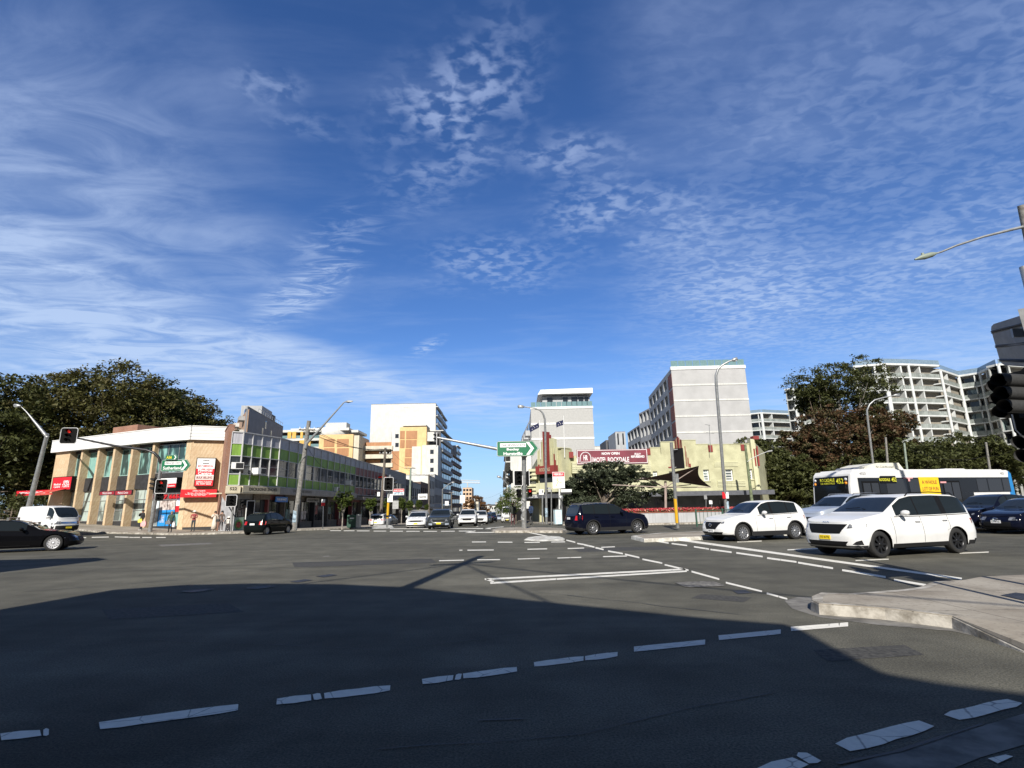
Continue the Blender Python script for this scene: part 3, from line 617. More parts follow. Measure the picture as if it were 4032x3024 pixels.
def car(name, label, cat, loc, rz, sp, group=None, detail=True):
    g = lambda k, d=None: sp.get(k, d)
    L, W, H, wb, fo, rw = g('L'), g('W')/2, g('H'), g('wb'), g('fo'), g('rw', .34)
    par = thing(name, label, cat, tuple(loc), rz, group)
    nf, nr = g('nf', 3.6), g('nr', 5.0); hl = L/2; Ra = rw*g('archk', 1.16); sill = g('sill', .24)
    axf, axr = hl-fo, hl-fo-wb; pm = g('paint')
    fr = [0, .1, .2, .3, .4, .48, .56, .63, .69, .75, .80, .85, .89, .92] if detail else [0, .3, .55, .78, .92]
    st = [(hl*(1-f**nf)**(1/nf), f*W) for f in fr]
    def yw(x):
        n_ = nf if x > 0 else nr
        return W*max(0.0, 1-(abs(x)/hl)**(n_*2.6))**(1/(n_*.8)) if False else W*max(0.0, 1-(abs(x)/hl)**n_x(x))**(1/3.0)
    def n_x(x): return 14 if x > 0 else 18
    st = []
    for f in fr: st.append((hl*(1-(f)**3.0)**(1/n_x(1)), f*W))
    x = st[-1][0]-.05; xend = -hl*(1-.92**3)**(1/n_x(-1))
    xsamp = []
    while x > xend+.04: xsamp.append(x); x -= .055 if detail else .13
    for xx in xsamp: st.append((xx, yw(xx)))
    for f in reversed(fr): st.append((-hl*(1-f**3.0)**(1/n_x(-1)), f*W))
    def D(x): return hl-x
    belt = lambda x: float(sm_interp(g('belt'), D(x), .12)); top = lambda x: max(float(sm_interp(g('top'), D(x), .10)), belt(x)+.004)
    lev = [k/22 for k in range(23)] if detail else [0, .12, .25, .4, .55, .7, .85, 1.0]
    fw_, rw_ = g('fprof', [(0, -.10), (.2, 0), (.5, 0), (.8, -.06), (1, -.20)]), g('rprof', [(0, -.10), (.2, 0), (.55, 0), (1, -.10)])
    side = g('sprof', [(0, .93), (.12, .97), (.4, 1.0), (.7, .985), (1, .93)])
    ia = lambda t_, s: float(np.interp(s, [a for a, b in t_], [b for a, b in t_]))
    def P(i, s, sg=1):
        x, y = st[i]; zb = sill
        inarch = False
        if y > W*.75:
            for ax in (axf, axr):
                d = abs(x-ax)
                if d < Ra: zb = max(zb, rw+math.sqrt(Ra*Ra-d*d)*.98)
        if abs(x) > hl-.5 and zb == sill: zb = sill+g('lip', .0)
        z = zb+(belt(x)-zb)*s
        sf = (z-sill)/(belt(x)-sill)
        wgt = max(0, (abs(x)-(hl-.75))/.75)**1.5; off = ia(fw_ if x > 0 else rw_, sf)*wgt
        xx = x+off*(1 if x > 0 else -1)
        return (xx, sg*y*ia(side, sf), z)
    verts = []; faces = []; info = []
    def addv(v): verts.append(v); return len(verts)-1
    ns, nl = len(st), len(lev)
    grid = {}
    for sg in (1, -1):
        for i in range(ns):
            for j in range(nl):
                if st[i][1] == 0 and sg == -1: grid[sg, i, j] = grid[1, i, j]
                else: grid[sg, i, j] = addv(P(i, lev[j], sg))
    k_t = g('tumble', .34)
    tp = {}
    TN = 7
    for i in range(ns):
        e = P(i, 1.0); x = st[i][0]; zt, zb = top(x), belt(x); c = zt-zb; yb = e[1]
        ct = max(0, c-.04)
        y6 = max(yb-ct*k_t-.02, yb*.45); z6 = zb+c*.90; pts = [(yb, zb), (yb-.012, zb+min(.03, c*.3)), (y6+.012, z6), (max(y6-.035, y6*.9), zb+c*.965), (y6*.62, zb+c*.992), (y6*.3, zt), (0, zt)]
        for sg in (1, -1):
            for j, (y, z) in enumerate(pts):
                if j == 0: tp[sg, i, 0] = grid[sg, i, nl-1]
                elif (y == 0 or st[i][1] == 0) and sg == -1: tp[sg, i, j] = tp[1, i, j]
                elif st[i][1] == 0: tp[sg, i, j] = addv((e[0], 0, zb+(z-zb)))
                else: tp[sg, i, j] = addv((e[0], sg*y, z))
    def cls_side(cx, cy, cz, sf, dfront, i):
        z = cz; ay = abs(cy)
        if cx > hl-.45:      # front
            for rg_ in g('front', []):
                if rg_[-1][0] == 'body' and inreg(rg_, ay, z): return rg_[-1]
        if cx < -hl+g('rlen', .40):
            for rg_ in g('rear', []):
                if rg_[-1][0] == 'body' and inreg(rg_, ay, z): return rg_[-1]
        if abs(cx) < hl-.30:
            for d0, d1, z0, z1, mk in g('sidep', []):
                if d0 <= D(cx) <= d1 and z0 <= z <= z1: return mk
        if z < g('cladz', 0) : return ('body', 'cladding')
        for n_, (d0, d1) in enumerate(g('doors', [])):
            if d0 < D(cx) < d1 and abs(cx) < hl-.3 and z > sill+.06: return ('door%d' % n_, None)
        return ('body', None)
    F = []
    for sg in (1, -1):
        for i in range(ns-1):
            for j in range(nl-1):
                q_ = (grid[sg, i, j], grid[sg, i+1, j], grid[sg, i+1, j+1], grid[sg, i, j+1])
                q_ = tuple(dict.fromkeys(q_))
                if len(q_) < 3: continue
                c = np.mean([verts[k] for k in q_], 0); r_ = cls_side(c[0], c[1], c[2], 0, 0, i)
                F.append((q_ if sg == 1 else q_[::-1], r_, sg))
            for j in range(TN-1):
                q_ = tuple(dict.fromkeys((tp[sg, i, j], tp[sg, i+1, j], tp[sg, i+1, j+1], tp[sg, i, j+1])))
                if len(q_) < 3: continue
                c = np.mean([verts[k] for k in q_], 0); d = D(c[0]); r_ = ('body', None); ht = top(c[0])-belt(c[0])
                w0, w1 = g('ws'); r0, r1 = g('rg')
                if j == 1 and ht > .07:
                    for n_, (d0, d1) in enumerate(g('sg')):
                        if d0 < d < d1: r_ = ('side%d' % n_, 'car_glass')
                    if r_[0] == 'body' and g('blackpillar') and g('sg')[0][0] < d < g('sg')[-1][1]: r_ = ('body', 'black_plastic')
                if j >= 3 and w0 < d < w1: r_ = ('windscreen', 'car_glass')
                if j >= 3 and r0 < d < r1: r_ = ('rear_window', 'car_glass')
                if j >= 3 and g('roofcol') and w1 <= d <= r0: r_ = ('body', g('roofcol'))
                F.append((q_ if sg == 1 else q_[::-1], r_, sg))
    V = np.array(verts); N = np.zeros_like(V)
    for f, r_, sg in F:
        a, b, c = V[f[0]], V[f[1]], V[f[2]]; nn = np.cross(b-a, c-a)
        if len(f) == 4: nn = nn+np.cross(c-a, V[f[3]]-a)
        l = np.linalg.norm(nn)
        if l > 0:
            for k in f: N[k] += nn
    # orientation: outward
    ctr = np.array([0, 0, H*.45]); sgn = np.sign(np.sum(N*(V-ctr))); N = N*sgn
    ln = np.linalg.norm(N, axis=1); ln[ln == 0] = 1; N = N/ln[:, None]
    parts = {}
    nm = {'side': 'side_window', 'door': 'door', 'head': 'headlight', 'tail': 'tail_light', 'gril': 'grille', 'fog_': 'fog_light'}
    for f, (pk, mk), sg in F:
        key = pk if pk in ('body', 'windscreen', 'rear_window', 'grille', 'bumper') else pk+('L' if sg == 1 else 'R')
        parts.setdefault(key, []).append((f if sgn > 0 else f[::-1], mk))
    res = {}
    for key, fl in parts.items():
        ids = sorted({k for f, _ in fl for k in f}); mp = {k: a for a, k in enumerate(ids)}
        nme = nm.get(key[:4], key); me = bpy.data.meshes.new(nme)
        me.from_pydata([tuple(V[k]) for k in ids], [], [tuple(mp[k] for k in f) for f, _ in fl])
        ms = []
        for _, mk in fl:
            mm = MATS[mk] if mk else pm
            if mm not in ms: ms.append(mm)
        for mm in ms: me.materials.append(mm)
        for p, (_, mk) in zip(me.polygons, fl): p.material_index = ms.index(MATS[mk] if mk else pm); p.use_smooth = True
        me.normals_split_custom_set_from_vertices([tuple(N[k]) for k in ids])
        o = bpy.data.objects.new(nme, me); COL.objects.link(o); o.parent = par; res[key] = o
    # lamps, grilles and intakes: patches laid 4 mm proud of the skin
    def surf(y, z, fs):
        bx_ = belt(hl*.97*fs); sf = min(1, max(0, (z-sill)/(bx_-sill))); ys = min(.985*W, abs(y)/ia(side, sf)); x = hl*(1-(ys/W)**3)**(1/n_x(fs)); wg = max(0, (x-(hl-.75))/.75)**1.5
        return x+ia(fw_ if fs > 0 else rw_, sf)*wg
    for fs, key in ((1, 'front'), (-1, 'rear')):
        for rg_ in g(key, []):
            nk, mk = rg_[-1]
            if nk == 'body': continue
            Q4 = [(rg_[2], rg_[0]), (rg_[3], rg_[0]), (rg_[3], rg_[1]), (rg_[2], rg_[1])] if len(rg_) == 5 else rg_[0]
            cen = min(p[0] for p in Q4) <= 0; pn = {'head': 'headlight', 'tail': 'tail_light', 'fog_': 'fog_light'}.get(nk, nk); mb_ = None
            for sg in (1, -1):
                if mb_ is None or not cen: mb_ = MB()
                nu, nv = (12, 5) if detail else (3, 2); vs = []
                for a in range(nu+1):
                    for b in range(nv+1):
                        u_, v_ = a/nu, b/nv; y = (Q4[0][0]*(1-u_)+Q4[1][0]*u_)*(1-v_)+(Q4[3][0]*(1-u_)+Q4[2][0]*u_)*v_; z = (Q4[0][1]*(1-u_)+Q4[1][1]*u_)*(1-v_)+(Q4[3][1]*(1-u_)+Q4[2][1]*u_)*v_
                        y = max(0, y); z = min(z, belt(hl*.97*fs)-.006); vs.append((fs*(surf(y, z, fs)+.006), sg*min(y, W*.995), z))
                mb_.add(vs, [(a*(nv+1)+b, (a+1)*(nv+1)+b, (a+1)*(nv+1)+b+1, a*(nv+1)+b+1) for a in range(nu) for b in range(nv)], smooth=True)
                if sg == -1 or not cen: mb_.build(pn, MATS[mk], par)
    # underbody and wheel wells
    u = MB(); u.bx(-hl+.3, hl-.35, -W+.27, W-.27, sill-.04, .62)
    for ax in (axf, axr): u.bx(ax-Ra, ax+Ra, -W+.24, W-.24, sill, rw+Ra+.03) if belt(ax) > rw+Ra+.1 else None
    u.build('underbody', MATS['interior'], par)
    ww = g('tw', .22)
    for ax in (axf, axr):
        for sg in (1, -1): wheel(par, ax, sg*(W-ww/2-.035), rw, ww, sg, g('rim', MATS['alloy']), g('spokes', 10))
    if g('clad'):
        for sg in (1, -1):
            cm = MB()
            for ax in (axf, axr):
                pts = [(ax+Ra*math.cos(a), sg*(W*.985), rw+Ra*math.sin(a)*.98) for a in np.linspace(-.25, math.pi+.25, 19)]
                cm.tube(pts, .035, n=6)
            cm.box(((axf+axr)/2, sg*(W-.02), sill+.07), (wb-2*Ra+.04, .06, .18)); cm.build('cladding', MATS['cladding'], par)
    if detail:
        for n_, (d0, d1) in enumerate(g('doors', [])):      # shut line round each door
            for key, sg in (('door%dL' % n_, 1), ('door%dR' % n_, -1)):
                if key not in res: continue
                pts = []
                for dd, rng in ((d0, np.linspace(1, .10, 9)), (d1, np.linspace(.10, 1, 9))):
                    xx = hl-dd
                    for s in rng:
                        z = sill+(belt(xx)-sill)*s
                        if not any(abs(xx-ax) < Ra and z < rw+math.sqrt(max(0, Ra*Ra-(xx-ax)**2))+.02 for ax in (axf, axr)): pts.append((xx, sg*(yw(xx)*ia(side, s)+.001), z))
                if len(pts) > 2: gap = MB(); gap.tube(pts, .0055, n=4, smooth=False); gap.build('shut_line', MATS['black_plastic'], res[key])
        for n_, (d0, d1) in enumerate(g('doors', [])):
            for key, sg in (('door%dL' % n_, 1), ('door%dR' % n_, -1)):
                if key in res:
                    h_ = MB(); xx = hl-d1+.17; z = belt(xx)-.13; h_.box((xx, sg*(yw(xx)*.992+.012), z), (.19, .03, .028)); h_.build('handle', g('handle') or pm, res[key])
        for sg in (1, -1):       # trim along the window sills
            a0, a1 = g('sg')[0][0], g('sg')[-1][1]; tr = MB(); tr.tube([(hl-dd, sg*(yw(hl-dd)*ia(side, 1)+.004), belt(hl-dd)+.004) for dd in np.linspace(a0-.1, a1, 14)], .010, n=4, smooth=False); tr.build('window_trim', g('trim') or MATS['black_plastic'], par)
            wp = MB(); x0 = hl-g('ws')[0]-.12; wp.tube([(x0, sg*.1, top(x0)+.03), (x0-.05, sg*.55, belt(x0-.05)+.13)], .009, n=4, smooth=False) if sg == 1 else wp.tube([(x0, -.45, top(x0)+.03), (x0-.05, .0, top(x0-.05)+.035)], .009, n=4, smooth=False); wp.build('wiper', MATS['black_plastic'], par)
        # mirrors
        for sg in (1, -1):
            mx = hl-g('sg')[0][0]-.12; mz = belt(mx)+.05; yy = yw(mx)*.95
            m_ = MB(); m_.lathe([(.001, -.11), (.055, -.10), (.078, -.03), (.078, .03), (.06, .10), (.001, .12)], (mx, sg*(yy+.16), mz+.06), n=12, ax='y'); m_.box((mx, sg*(yy+.05), mz), (.05, .12, .03)); m_.build('mirror', g('mirror') or pm, par)
    if g('rails'):
        for sg in (1, -1):
            m_ = MB(); x0, x1 = hl-g('ws')[1]-.25, hl-g('rg')[0]+.15; yr = [v for v in [W*.93-(H-belt(0))*k_t]][0]
            m_.tube([(x0, sg*yr, top(x0)-.03), (x0-.12, sg*yr, top(x0-.12)+.035), ((x0+x1)/2, sg*yr, top((x0+x1)/2)+.035), (x1+.12, sg*yr, top(x1+.12)+.035), (x1, sg*yr, top(x1)-.03)], .017, n=6); m_.build('roof_rail', g('rails'), par)
    if g('rack'):
        m_ = MB()
        for xx in g('rack'):
            z = top(xx)+.10; yr = W*.93-(H-belt(xx))*k_t+.02
            m_.box((xx, 0, z), (.07, 2*yr+.06, .03))
            for sg in (1, -1): m_.box((xx, sg*yr, z-.06), (.09, .06, .14))
        m_.build('roof_rack', g('rackm', MATS['alloy']), par)
    def plate(xp, z, nn, col, s_, w_=.37):
        m_ = MB(); m_.box((xp, 0, z), (.012, w_, .12)); po = m_.build('number_plate', MATS[col], par)
        if s_: text(s_, 'plate_text', MATS['black_sign'], po, (xp+.009*nn, 0, z), .065, rot=(math.pi/2, 0, math.pi/2*nn), w=.30, bold=.02)
    if g('plate'): z, col, s_ = g('plate'); plate(hl+g('plx', .008), z, 1, col, s_)
    if g('rplate'): z, col, s_ = g('rplate'); plate(-hl-g('prx', .006), z, -1, col, s_)
    par['hl'] = hl; del par['hl']
    return par
def heading_place(px, Z): return GZ(px, Z)
# --- body specs (distance from the nose, height)
mpv = dict(L=5.155, W=1.995, H=1.76, wb=3.09, fo=.95, rw=.365, tw=.235, sill=.25, paint=MATS['paint_white'],
    top=[(0, .98), (.25, 1.06), (.9, 1.16), (1.25, 1.21), (1.35, 1.24), (2.15, 1.66), (2.6, 1.745), (3.5, 1.76), (4.4, 1.72), (4.62, 1.66), (4.98, 1.16), (5.1, 1.06), (5.2, 1.0)],
    belt=[(0, .93), (.3, 1.0), (.9, 1.08), (1.5, 1.10), (3, 1.10), (4.9, 1.13), (5.2, 1.0)], ws=(1.36, 2.2), rg=(4.62, 4.98),
    sg=[(1.75, 2.62), (2.70, 3.62), (3.86, 4.72)], doors=[(1.52, 2.66), (2.66, 3.78)], blackpillar=True, rails=MATS['black_plastic'],
    front=[([(0, .66), (.48, .67), (.66, .93), (0, .93)], ('grille', 'black_plastic')), ([(0, .33), (.58, .34), (.68, .46), (0, .46)], ('intake', 'black_plastic')), ([(.66, .81), (.955, .84), (.965, .93), (.70, .93)], ('head', 'lens_mix')), (.0, .30, 0, 1.0, ('body', 'cladding')), ([(.76, .38), (.93, .37), (.93, .50), (.84, .46)], ('fog_', 'lens_dark')), ([(0, .28), (.9, .28), (.9, .32), (0, .31)], ('skid_plate', 'alloy'))],
    rear=[(.86, 1.0, .3, .99, ('tail', 'tail_red')), (0, .4, 0, 1, ('body', 'cladding'))], cladz=.36, rim=MATS['alloy_dark'], spokes=8, plate=(.56, 'plate_yellow', 'DZ 46 FQ'), tumble=.26,
    fprof=[(0, -.12), (.15, -.02), (.5, 0), (.75, -.03), (1, -.12)], clad=False, handle=None)
cx = dict(L=4.55, W=1.84, H=1.67, wb=2.70, fo=.93, rw=.358, tw=.23, sill=.24, paint=MATS['paint_white'],
    top=[(0, .86), (.2, .94), (.8, 1.05), (1.35, 1.11), (1.45, 1.14), (2.15, 1.57), (2.5, 1.655), (3.1, 1.67), (3.8, 1.60), (4.02, 1.55), (4.42, 1.14), (4.5, 1.05), (4.6, .95)],
    belt=[(0, .80), (.25, .88), (.9, .99), (1.5, 1.03), (3, 1.07), (4.3, 1.12), (4.6, .95)], ws=(1.46, 2.2), rg=(4.03, 4.4),
    sg=[(1.85, 2.50), (2.60, 3.38), (3.42, 3.90)], doors=[(1.62, 2.56), (2.56, 3.50)], blackpillar=True, clad=True,
    front=[([(0, .50), (.30, .50), (.54, .80), (0, .80)], ('grille', 'black_plastic')), ([(0, .30), (.60, .30), (.68, .40), (0, .40)], ('intake', 'black_plastic')), ([(.54, .73), (.90, .78), (.90, .85), (.56, .83)], ('head', 'lens_mix')), (0, .29, 0, 1, ('body', 'cladding'))],
    rear=[(.86, 1.02, .38, .93, ('tail', 'tail_red')), (0, .42, 0, 1, ('body', 'cladding'))], cladz=.30, rim=MATS['alloy'], spokes=12, plate=(.44, 'plate_white', 'DKP 71L'), archk=1.2)
sor = dict(cx, L=4.81, W=1.90, H=1.70, wb=2.815, fo=.95, rw=.365, paint=MATS['paint_navy'],
    top=[(0, .92), (.2, 1.0), (.8, 1.10), (1.4, 1.16), (1.5, 1.19), (2.2, 1.60), (2.6, 1.69), (3.4, 1.70), (4.3, 1.65), (4.45, 1.62), (4.72, 1.10), (4.8, 1.0)],
    belt=[(0, .86), (.25, .95), (.9, 1.04), (1.5, 1.08), (3, 1.09), (4.6, 1.13), (4.82, 1.0)], ws=(1.5, 2.25), rg=(4.44, 4.70), sg=[(1.9, 2.66), (2.74, 3.58), (3.66, 4.32)], doors=[(1.66, 2.70), (2.70, 3.72)],
    rear=[(.80, 1.08, .62, .95, ('tail', 'tail_red')), (0, .42, 0, 1, ('body', 'cladding'))], rails=MATS['alloy'], spokes=9, plate=None, rplate=(.90, 'plate_white', None), cladz=.36, rim=MATS['alloy'])
hatch = dict(L=3.79, W=1.695, H=1.53, wb=2.46, fo=.76, rw=.30, tw=.19, sill=.20, paint=MATS['paint_green_black'],
    top=[(0, .74), (.2, .82), (.7, .94), (.95, .99), (1.05, 1.02), (1.75, 1.45), (2.1, 1.52), (2.7, 1.52), (3.25, 1.44), (3.40, 1.40), (3.66, 1.02), (3.75, .94), (3.82, .9)],
    belt=[(0, .68), (.3, .78), (.9, .90), (2, .94), (3.6, 1.0), (3.8, .9)], ws=(1.05, 1.78), rg=(3.38, 3.64), sg=[(1.45, 2.05), (2.13, 2.80), (2.86, 3.22)], doors=[(1.2, 2.08), (2.08, 2.92)], blackpillar=False,
    front=[(.30, .46, 0, .5, ('grille', 'black_plastic')), (.58, .74, .42, .86, ('head', 'lens_mix'))], rear=[(.70, .98, .48, .86, ('tail', 'tail_red'))], spokes=10, rplate=(.74, 'plate_white', None), tumble=.30)
golf = dict(hatch, L=4.26, W=1.79, H=1.48, wb=2.63, fo=.86, paint=MATS['paint_white'],
    top=[(0, .74), (.2, .82), (.8, .93), (1.15, .98), (1.25, 1.0), (2.0, 1.40), (2.4, 1.47), (3.1, 1.47), (3.75, 1.40), (3.85, 1.37), (4.12, .98), (4.2, .92), (4.3, .9)],
    belt=[(0, .68), (.3, .78), (1, .88), (2.2, .92), (4.1, .96), (4.3, .88)], ws=(1.25, 2.0), rg=(3.84, 4.12), sg=[(1.65, 2.3), (2.38, 3.1), (3.16, 3.6)], doors=[(1.35, 2.34), (2.34, 3.2)],
    rear=[(.74, .88, .44, .9, ('tail', 'tail_red')), (0, .34, 0, 1, ('body', 'cladding'))], rplate=(.52, 'plate_yellow', None))
skoda = dict(golf, L=4.6, W=1.81, H=1.46, wb=2.65, fo=.9, top=[(0, .76), (.2, .84), (.9, .95), (1.2, .99), (1.3, 1.01), (2.05, 1.39), (2.45, 1.455), (3.4, 1.45), (4.2, 1.36), (4.3, 1.3), (4.5, .98), (4.6, .9)],
    belt=[(0, .70), (.3, .80), (1, .90), (2.2, .93), (4.4, .98), (4.6, .88)], rg=(4.25, 4.48), ws=(1.3, 2.08),
    front=[(.58, .74, 0, .48, ('grille', 'black_plastic')), (.60, .76, .48, .92, ('head', 'lens_mix')), (.25, .36, 0, .8, ('intake', 'black_plastic'))], plate=(.46, 'plate_yellow', None), rplate=None, rack=(.1, -.75), rackm=MATS['alloy'])
mini = dict(hatch, L=4.3, W=1.82, H=1.56, wb=2.67, fo=.83, rw=.33, paint=MATS['paint_grey'], top=[(0, .84), (.15, .93), (.7, 1.03), (1.2, 1.08), (1.3, 1.1), (1.8, 1.46), (2.1, 1.54), (3, 1.56), (3.9, 1.50), (4.0, 1.46), (4.2, 1.05), (4.3, .98)],
    belt=[(0, .78), (.2, .88), (1, 1.0), (2.2, 1.02), (4.2, 1.06), (4.3, .98)], ws=(1.32, 1.85), rg=(3.98, 4.2), sg=[(1.55, 2.2), (2.28, 3.05), (3.12, 3.8)], doors=[(1.4, 2.24), (2.24, 3.15)], clad=True,
    front=[(.56, .72, 0, .46, ('grille', 'black_plastic')), (.62, .86, .52, .86, ('head', 'lens_mix')), (.22, .34, 0, .75, ('intake', 'black_plastic')), (.34, .48, .5, .8, ('body', 'paint_silver'))], plate=(.47, 'plate_yellow', None), rplate=None, rails=MATS['alloy'], rack=None)
kol = dict(cx, L=4.67, paint=MATS['paint_white'], rails=MATS['alloy'], front=[(.60, .86, 0, .42, ('grille', 'black_plastic')), (.70, .84, .42, .93, ('head', 'lens_mix')), (.26, .44, 0, .75, ('intake', 'black_plastic'))], plate=(.50, 'plate_white', None))
silv = dict(sor, paint=MATS['paint_silver'], front=[(.58, .86, 0, .58, ('grille', 'black_plastic')), (.66, .86, .60, .95, ('head', 'lens_mix')), (.26, .46, 0, .7, ('intake', 'black_plastic'))], rails=MATS['alloy'], plate=(.5, 'plate_white', None))
sedan = dict(L=4.9, W=1.86, H=1.43, wb=2.85, fo=.88, rw=.34, tw=.23, sill=.21, paint=MATS['paint_navy'],
    top=[(0, .70), (.2, .78), (.9, .90), (1.35, .95), (1.5, .99), (2.2, 1.35), (2.6, 1.425), (3.1, 1.42), (3.7, 1.30), (4.2, 1.06), (4.4, 1.03), (4.8, 1.0), (4.92, .92)],
    belt=[(0, .64), (.3, .74), (1, .86), (2.2, .91), (4, .97), (4.7, .96), (4.92, .9)], ws=(1.5, 2.25), rg=(3.62, 4.2), sg=[(1.85, 2.55), (2.63, 3.4), (3.44, 3.8)], doors=[(1.6, 2.6), (2.6, 3.6)],
    front=[(.36, .62, 0, .48, ('grille', 'black_plastic')), (.56, .72, .50, .94, ('head', 'lens_mix'))], rear=[(.72, .92, .4, .93, ('tail', 'tail_red'))], spokes=10, tumble=.36)
coupe = dict(sedan, L=5.08, H=1.42, wb=2.95, fo=.90, rw=.355, W=1.9, paint=MATS['paint_black'], spokes=14, rim=MATS['alloy_bright'], sg=[(1.95, 2.95), (3.02, 3.75)], doors=[(1.72, 3.1)], rack=(-.15, .65), rackm=MATS['alloy'])
mz3 = dict(hatch, L=4.46, W=1.79, H=1.455, wb=2.70, fo=.88, rw=.32, paint=MATS['paint_navy'], top=golf['top'][:-2]+[(4.35, .92), (4.46, .88)], belt=golf['belt'][:-1]+[(4.46, .86)], ws=(1.25, 2.0), rg=(3.84, 4.16), sg=golf['sg'], doors=golf['doors'],
    front=[(.26, .50, 0, .52, ('grille', 'black_plastic')), (.56, .74, .44, .90, ('head', 'lens_mix'))], plate=(.50, 'plate_white', 'CTW 62'), rplate=None)
van = dict(L=4.70, W=1.70, H=1.98, wb=2.57, fo=1.03, rw=.33, tw=.2, sill=.28, paint=MATS['paint_white'],
    top=[(0, 1.12), (.12, 1.18), (.55, 1.62), (.85, 1.86), (1.3, 1.95), (2.5, 1.98), (4.4, 1.96), (4.62, 1.88), (4.72, 1.4)],
    belt=[(0, 1.02), (.2, 1.08), (.8, 1.10), (4.5, 1.12), (4.72, 1.1)], ws=(.14, .82), rg=(4.60, 4.70), sg=[(.55, 1.22)], doors=[(.42, 1.40), (1.55, 2.75)], tumble=.12, nf=6,
    front=[(.74, .86, 0, .5, ('grille', 'chrome')), (.70, .90, .50, .84, ('head', 'lens_mix')), (.28, .62, 0, .86, ('bumper', 'cladding'))], rear=[(.7, 1.0, .7, .86, ('tail', 'tail_red'))], plate=(.48, 'plate_yellow', None),
    fprof=[(0, -.05), (.3, 0), (.6, -.02), (1, -.10)], spokes=8)
spr = dict(van, L=5.9, W=1.99, H=2.5, wb=3.6, fo=1.0, top=[(0, 1.15), (.5, 1.32), (.9, 1.5), (1.45, 2.25), (1.9, 2.45), (5.6, 2.5), (5.8, 2.4), (5.92, 1.6)], belt=[(0, 1.05), (.8, 1.2), (1.2, 1.3), (5.9, 1.3)], ws=(.92, 1.5), rg=(5.84, 5.9), sg=[(1.25, 2.0)], doors=[(1.1, 2.1)],
    front=[(.62, .84, 0, .5, ('grille', 'black_plastic')), (.70, 1.0, .6, .99, ('head', 'lens_mix')), (.28, .52, 0, .99, ('bumper', 'cladding'))])
VEH = {}
def put(key, name, label, cat, px, Z, hd, sp, group=None, near=False, **k):
    p = GZ(px, Z); h = Vector((math.cos(R(hd)), math.sin(R(hd)), 0))
    if near:       # px, Z given at the middle between the two wheels of the side we see
        nv = Vector((-h.y, h.x, 0)); nv = nv if nv.y > 0 else -nv
        mid = sp['L']/2-sp['fo']-sp['wb']/2; p = p+nv*(sp['W']/2-.12)-h*mid; p.z = gz(p.x, p.y)
    VEH[key] = car(name, label, cat, p, R(hd), sp, group, **k); return VEH[key]
o = put('mpv', 'people_mover', 'white people mover with black grille and black wheels at the stop line', 'people mover', 3625, 15.35, 198, mpv, near=True)
put('cx5', 'crossover_car', 'white crossover with grey multi-spoke wheels waiting beside the white median kerb', 'car', 3031, 22.5, 197, cx, near=True)
put('sor', 'crossover_car', 'dark navy SUV with red rear lamps and silver roof rails turning across the junction', 'car', 2424, 29.6, 20, sor, near=True)
put('hatch', 'hatchback_car', 'small black-green hatchback in front of the green corner shop', 'car', 1090, 38.2, 79, hatch, near=True)
put('coupe', 'sedan_car', 'black sedan with bright silver wheels and roof bars, cut by the left picture edge', 'car', 40, 23.8, 28, coupe, near=True)
put('van', 'delivery_van', 'white delivery van with black bumper beside the medical centre', 'van', 178, 37.2, -19.5, van)
put('golf', 'hatchback_car', 'white hatchback seen from behind, parked beside the street trees', 'car', 1499, 62, 88, golf)
put('par2', 'sedan_car', 'grey car parked just ahead of the white hatchback', 'car', 1526, 70, 88, dict(sedan, paint=MATS['paint_midgrey']), detail=False)
Q = 'cars queued facing the junction in the main street'
put('skoda', 'hatchback_car', 'white wagon with white roof bars, first car in the left lane of the queue', 'car', 1648, 48.5, -87, skoda, Q)
put('mini', 'crossover_car', 'dark grey compact crossover with round headlights and yellow plate at the front of the queue', 'car', 1737, 43.5, -88, mini, Q)
put('dsuv', 'crossover_car', 'dark SUV with a wide windscreen rising behind the dark grey compact crossover', 'car', 1738, 54, -88, dict(sor, paint=MATS['paint_grey'], rplate=None, front=silv['front']), Q, detail=False)
put('kol', 'crossover_car', 'white SUV with roof rails leading the lane nearest the road centre', 'car', 1843, 54, -88, kol, Q)
put('w4', 'crossover_car', 'white car directly behind the white SUV with roof rails', 'car', 1893, 66, -88, dict(cx), Q, detail=False)
put('d5', 'sedan_car', 'dark sedan behind the second white car in the centre lane', 'car', 1912, 77, -88, dict(sedan, paint=MATS['paint_grey']), Q, detail=False)
put('d6', 'sedan_car', 'black sedan farther back in the centre lane queue', 'car', 1921, 87, -88, dict(sedan, paint=MATS['paint_black']), Q, detail=False)
put('d7', 'crossover_car', 'dark blue SUV, tallest of the dark cars far back in the queue', 'car', 1936, 94, -88, dict(sor, paint=MATS['paint_navy'], rplate=None), Q, detail=False)
put('spr', 'delivery_van', 'white high-roof van driving up the far side of the main street', 'van', 2001, 84, -92, spr, detail=False)
put('f1', 'hatchback_car', 'small pale blue car far down the street left of the high-roof van', 'car', 1968, 135, -92, dict(mz3, paint=MATS['paint_silver'], plate=None), detail=False)
put('silv', 'crossover_car', 'silver-blue SUV between the white crossover and the white people mover', 'car', 3385, 24.6, 197, dict(silv, H=1.88, L=5.0, W=1.98, wb=2.85, rw=.40, top=[(a*1.03, b*1.1+.01) for a, b in sor['top']], belt=[(a*1.03, b*1.1) for a, b in sor['belt']]), near=True)
put('navy', 'crossover_car', 'dark navy coupe-backed SUV behind the white people mover', 'car', 3985, 24.8, 198, dict(cx, paint=MATS['paint_navy'], plate=None), near=True)
put('mz3', 'hatchback_car', 'dark blue hatchback with round badge and white plate at the right picture edge', 'car', 4075, 23.2, 196, mz3)
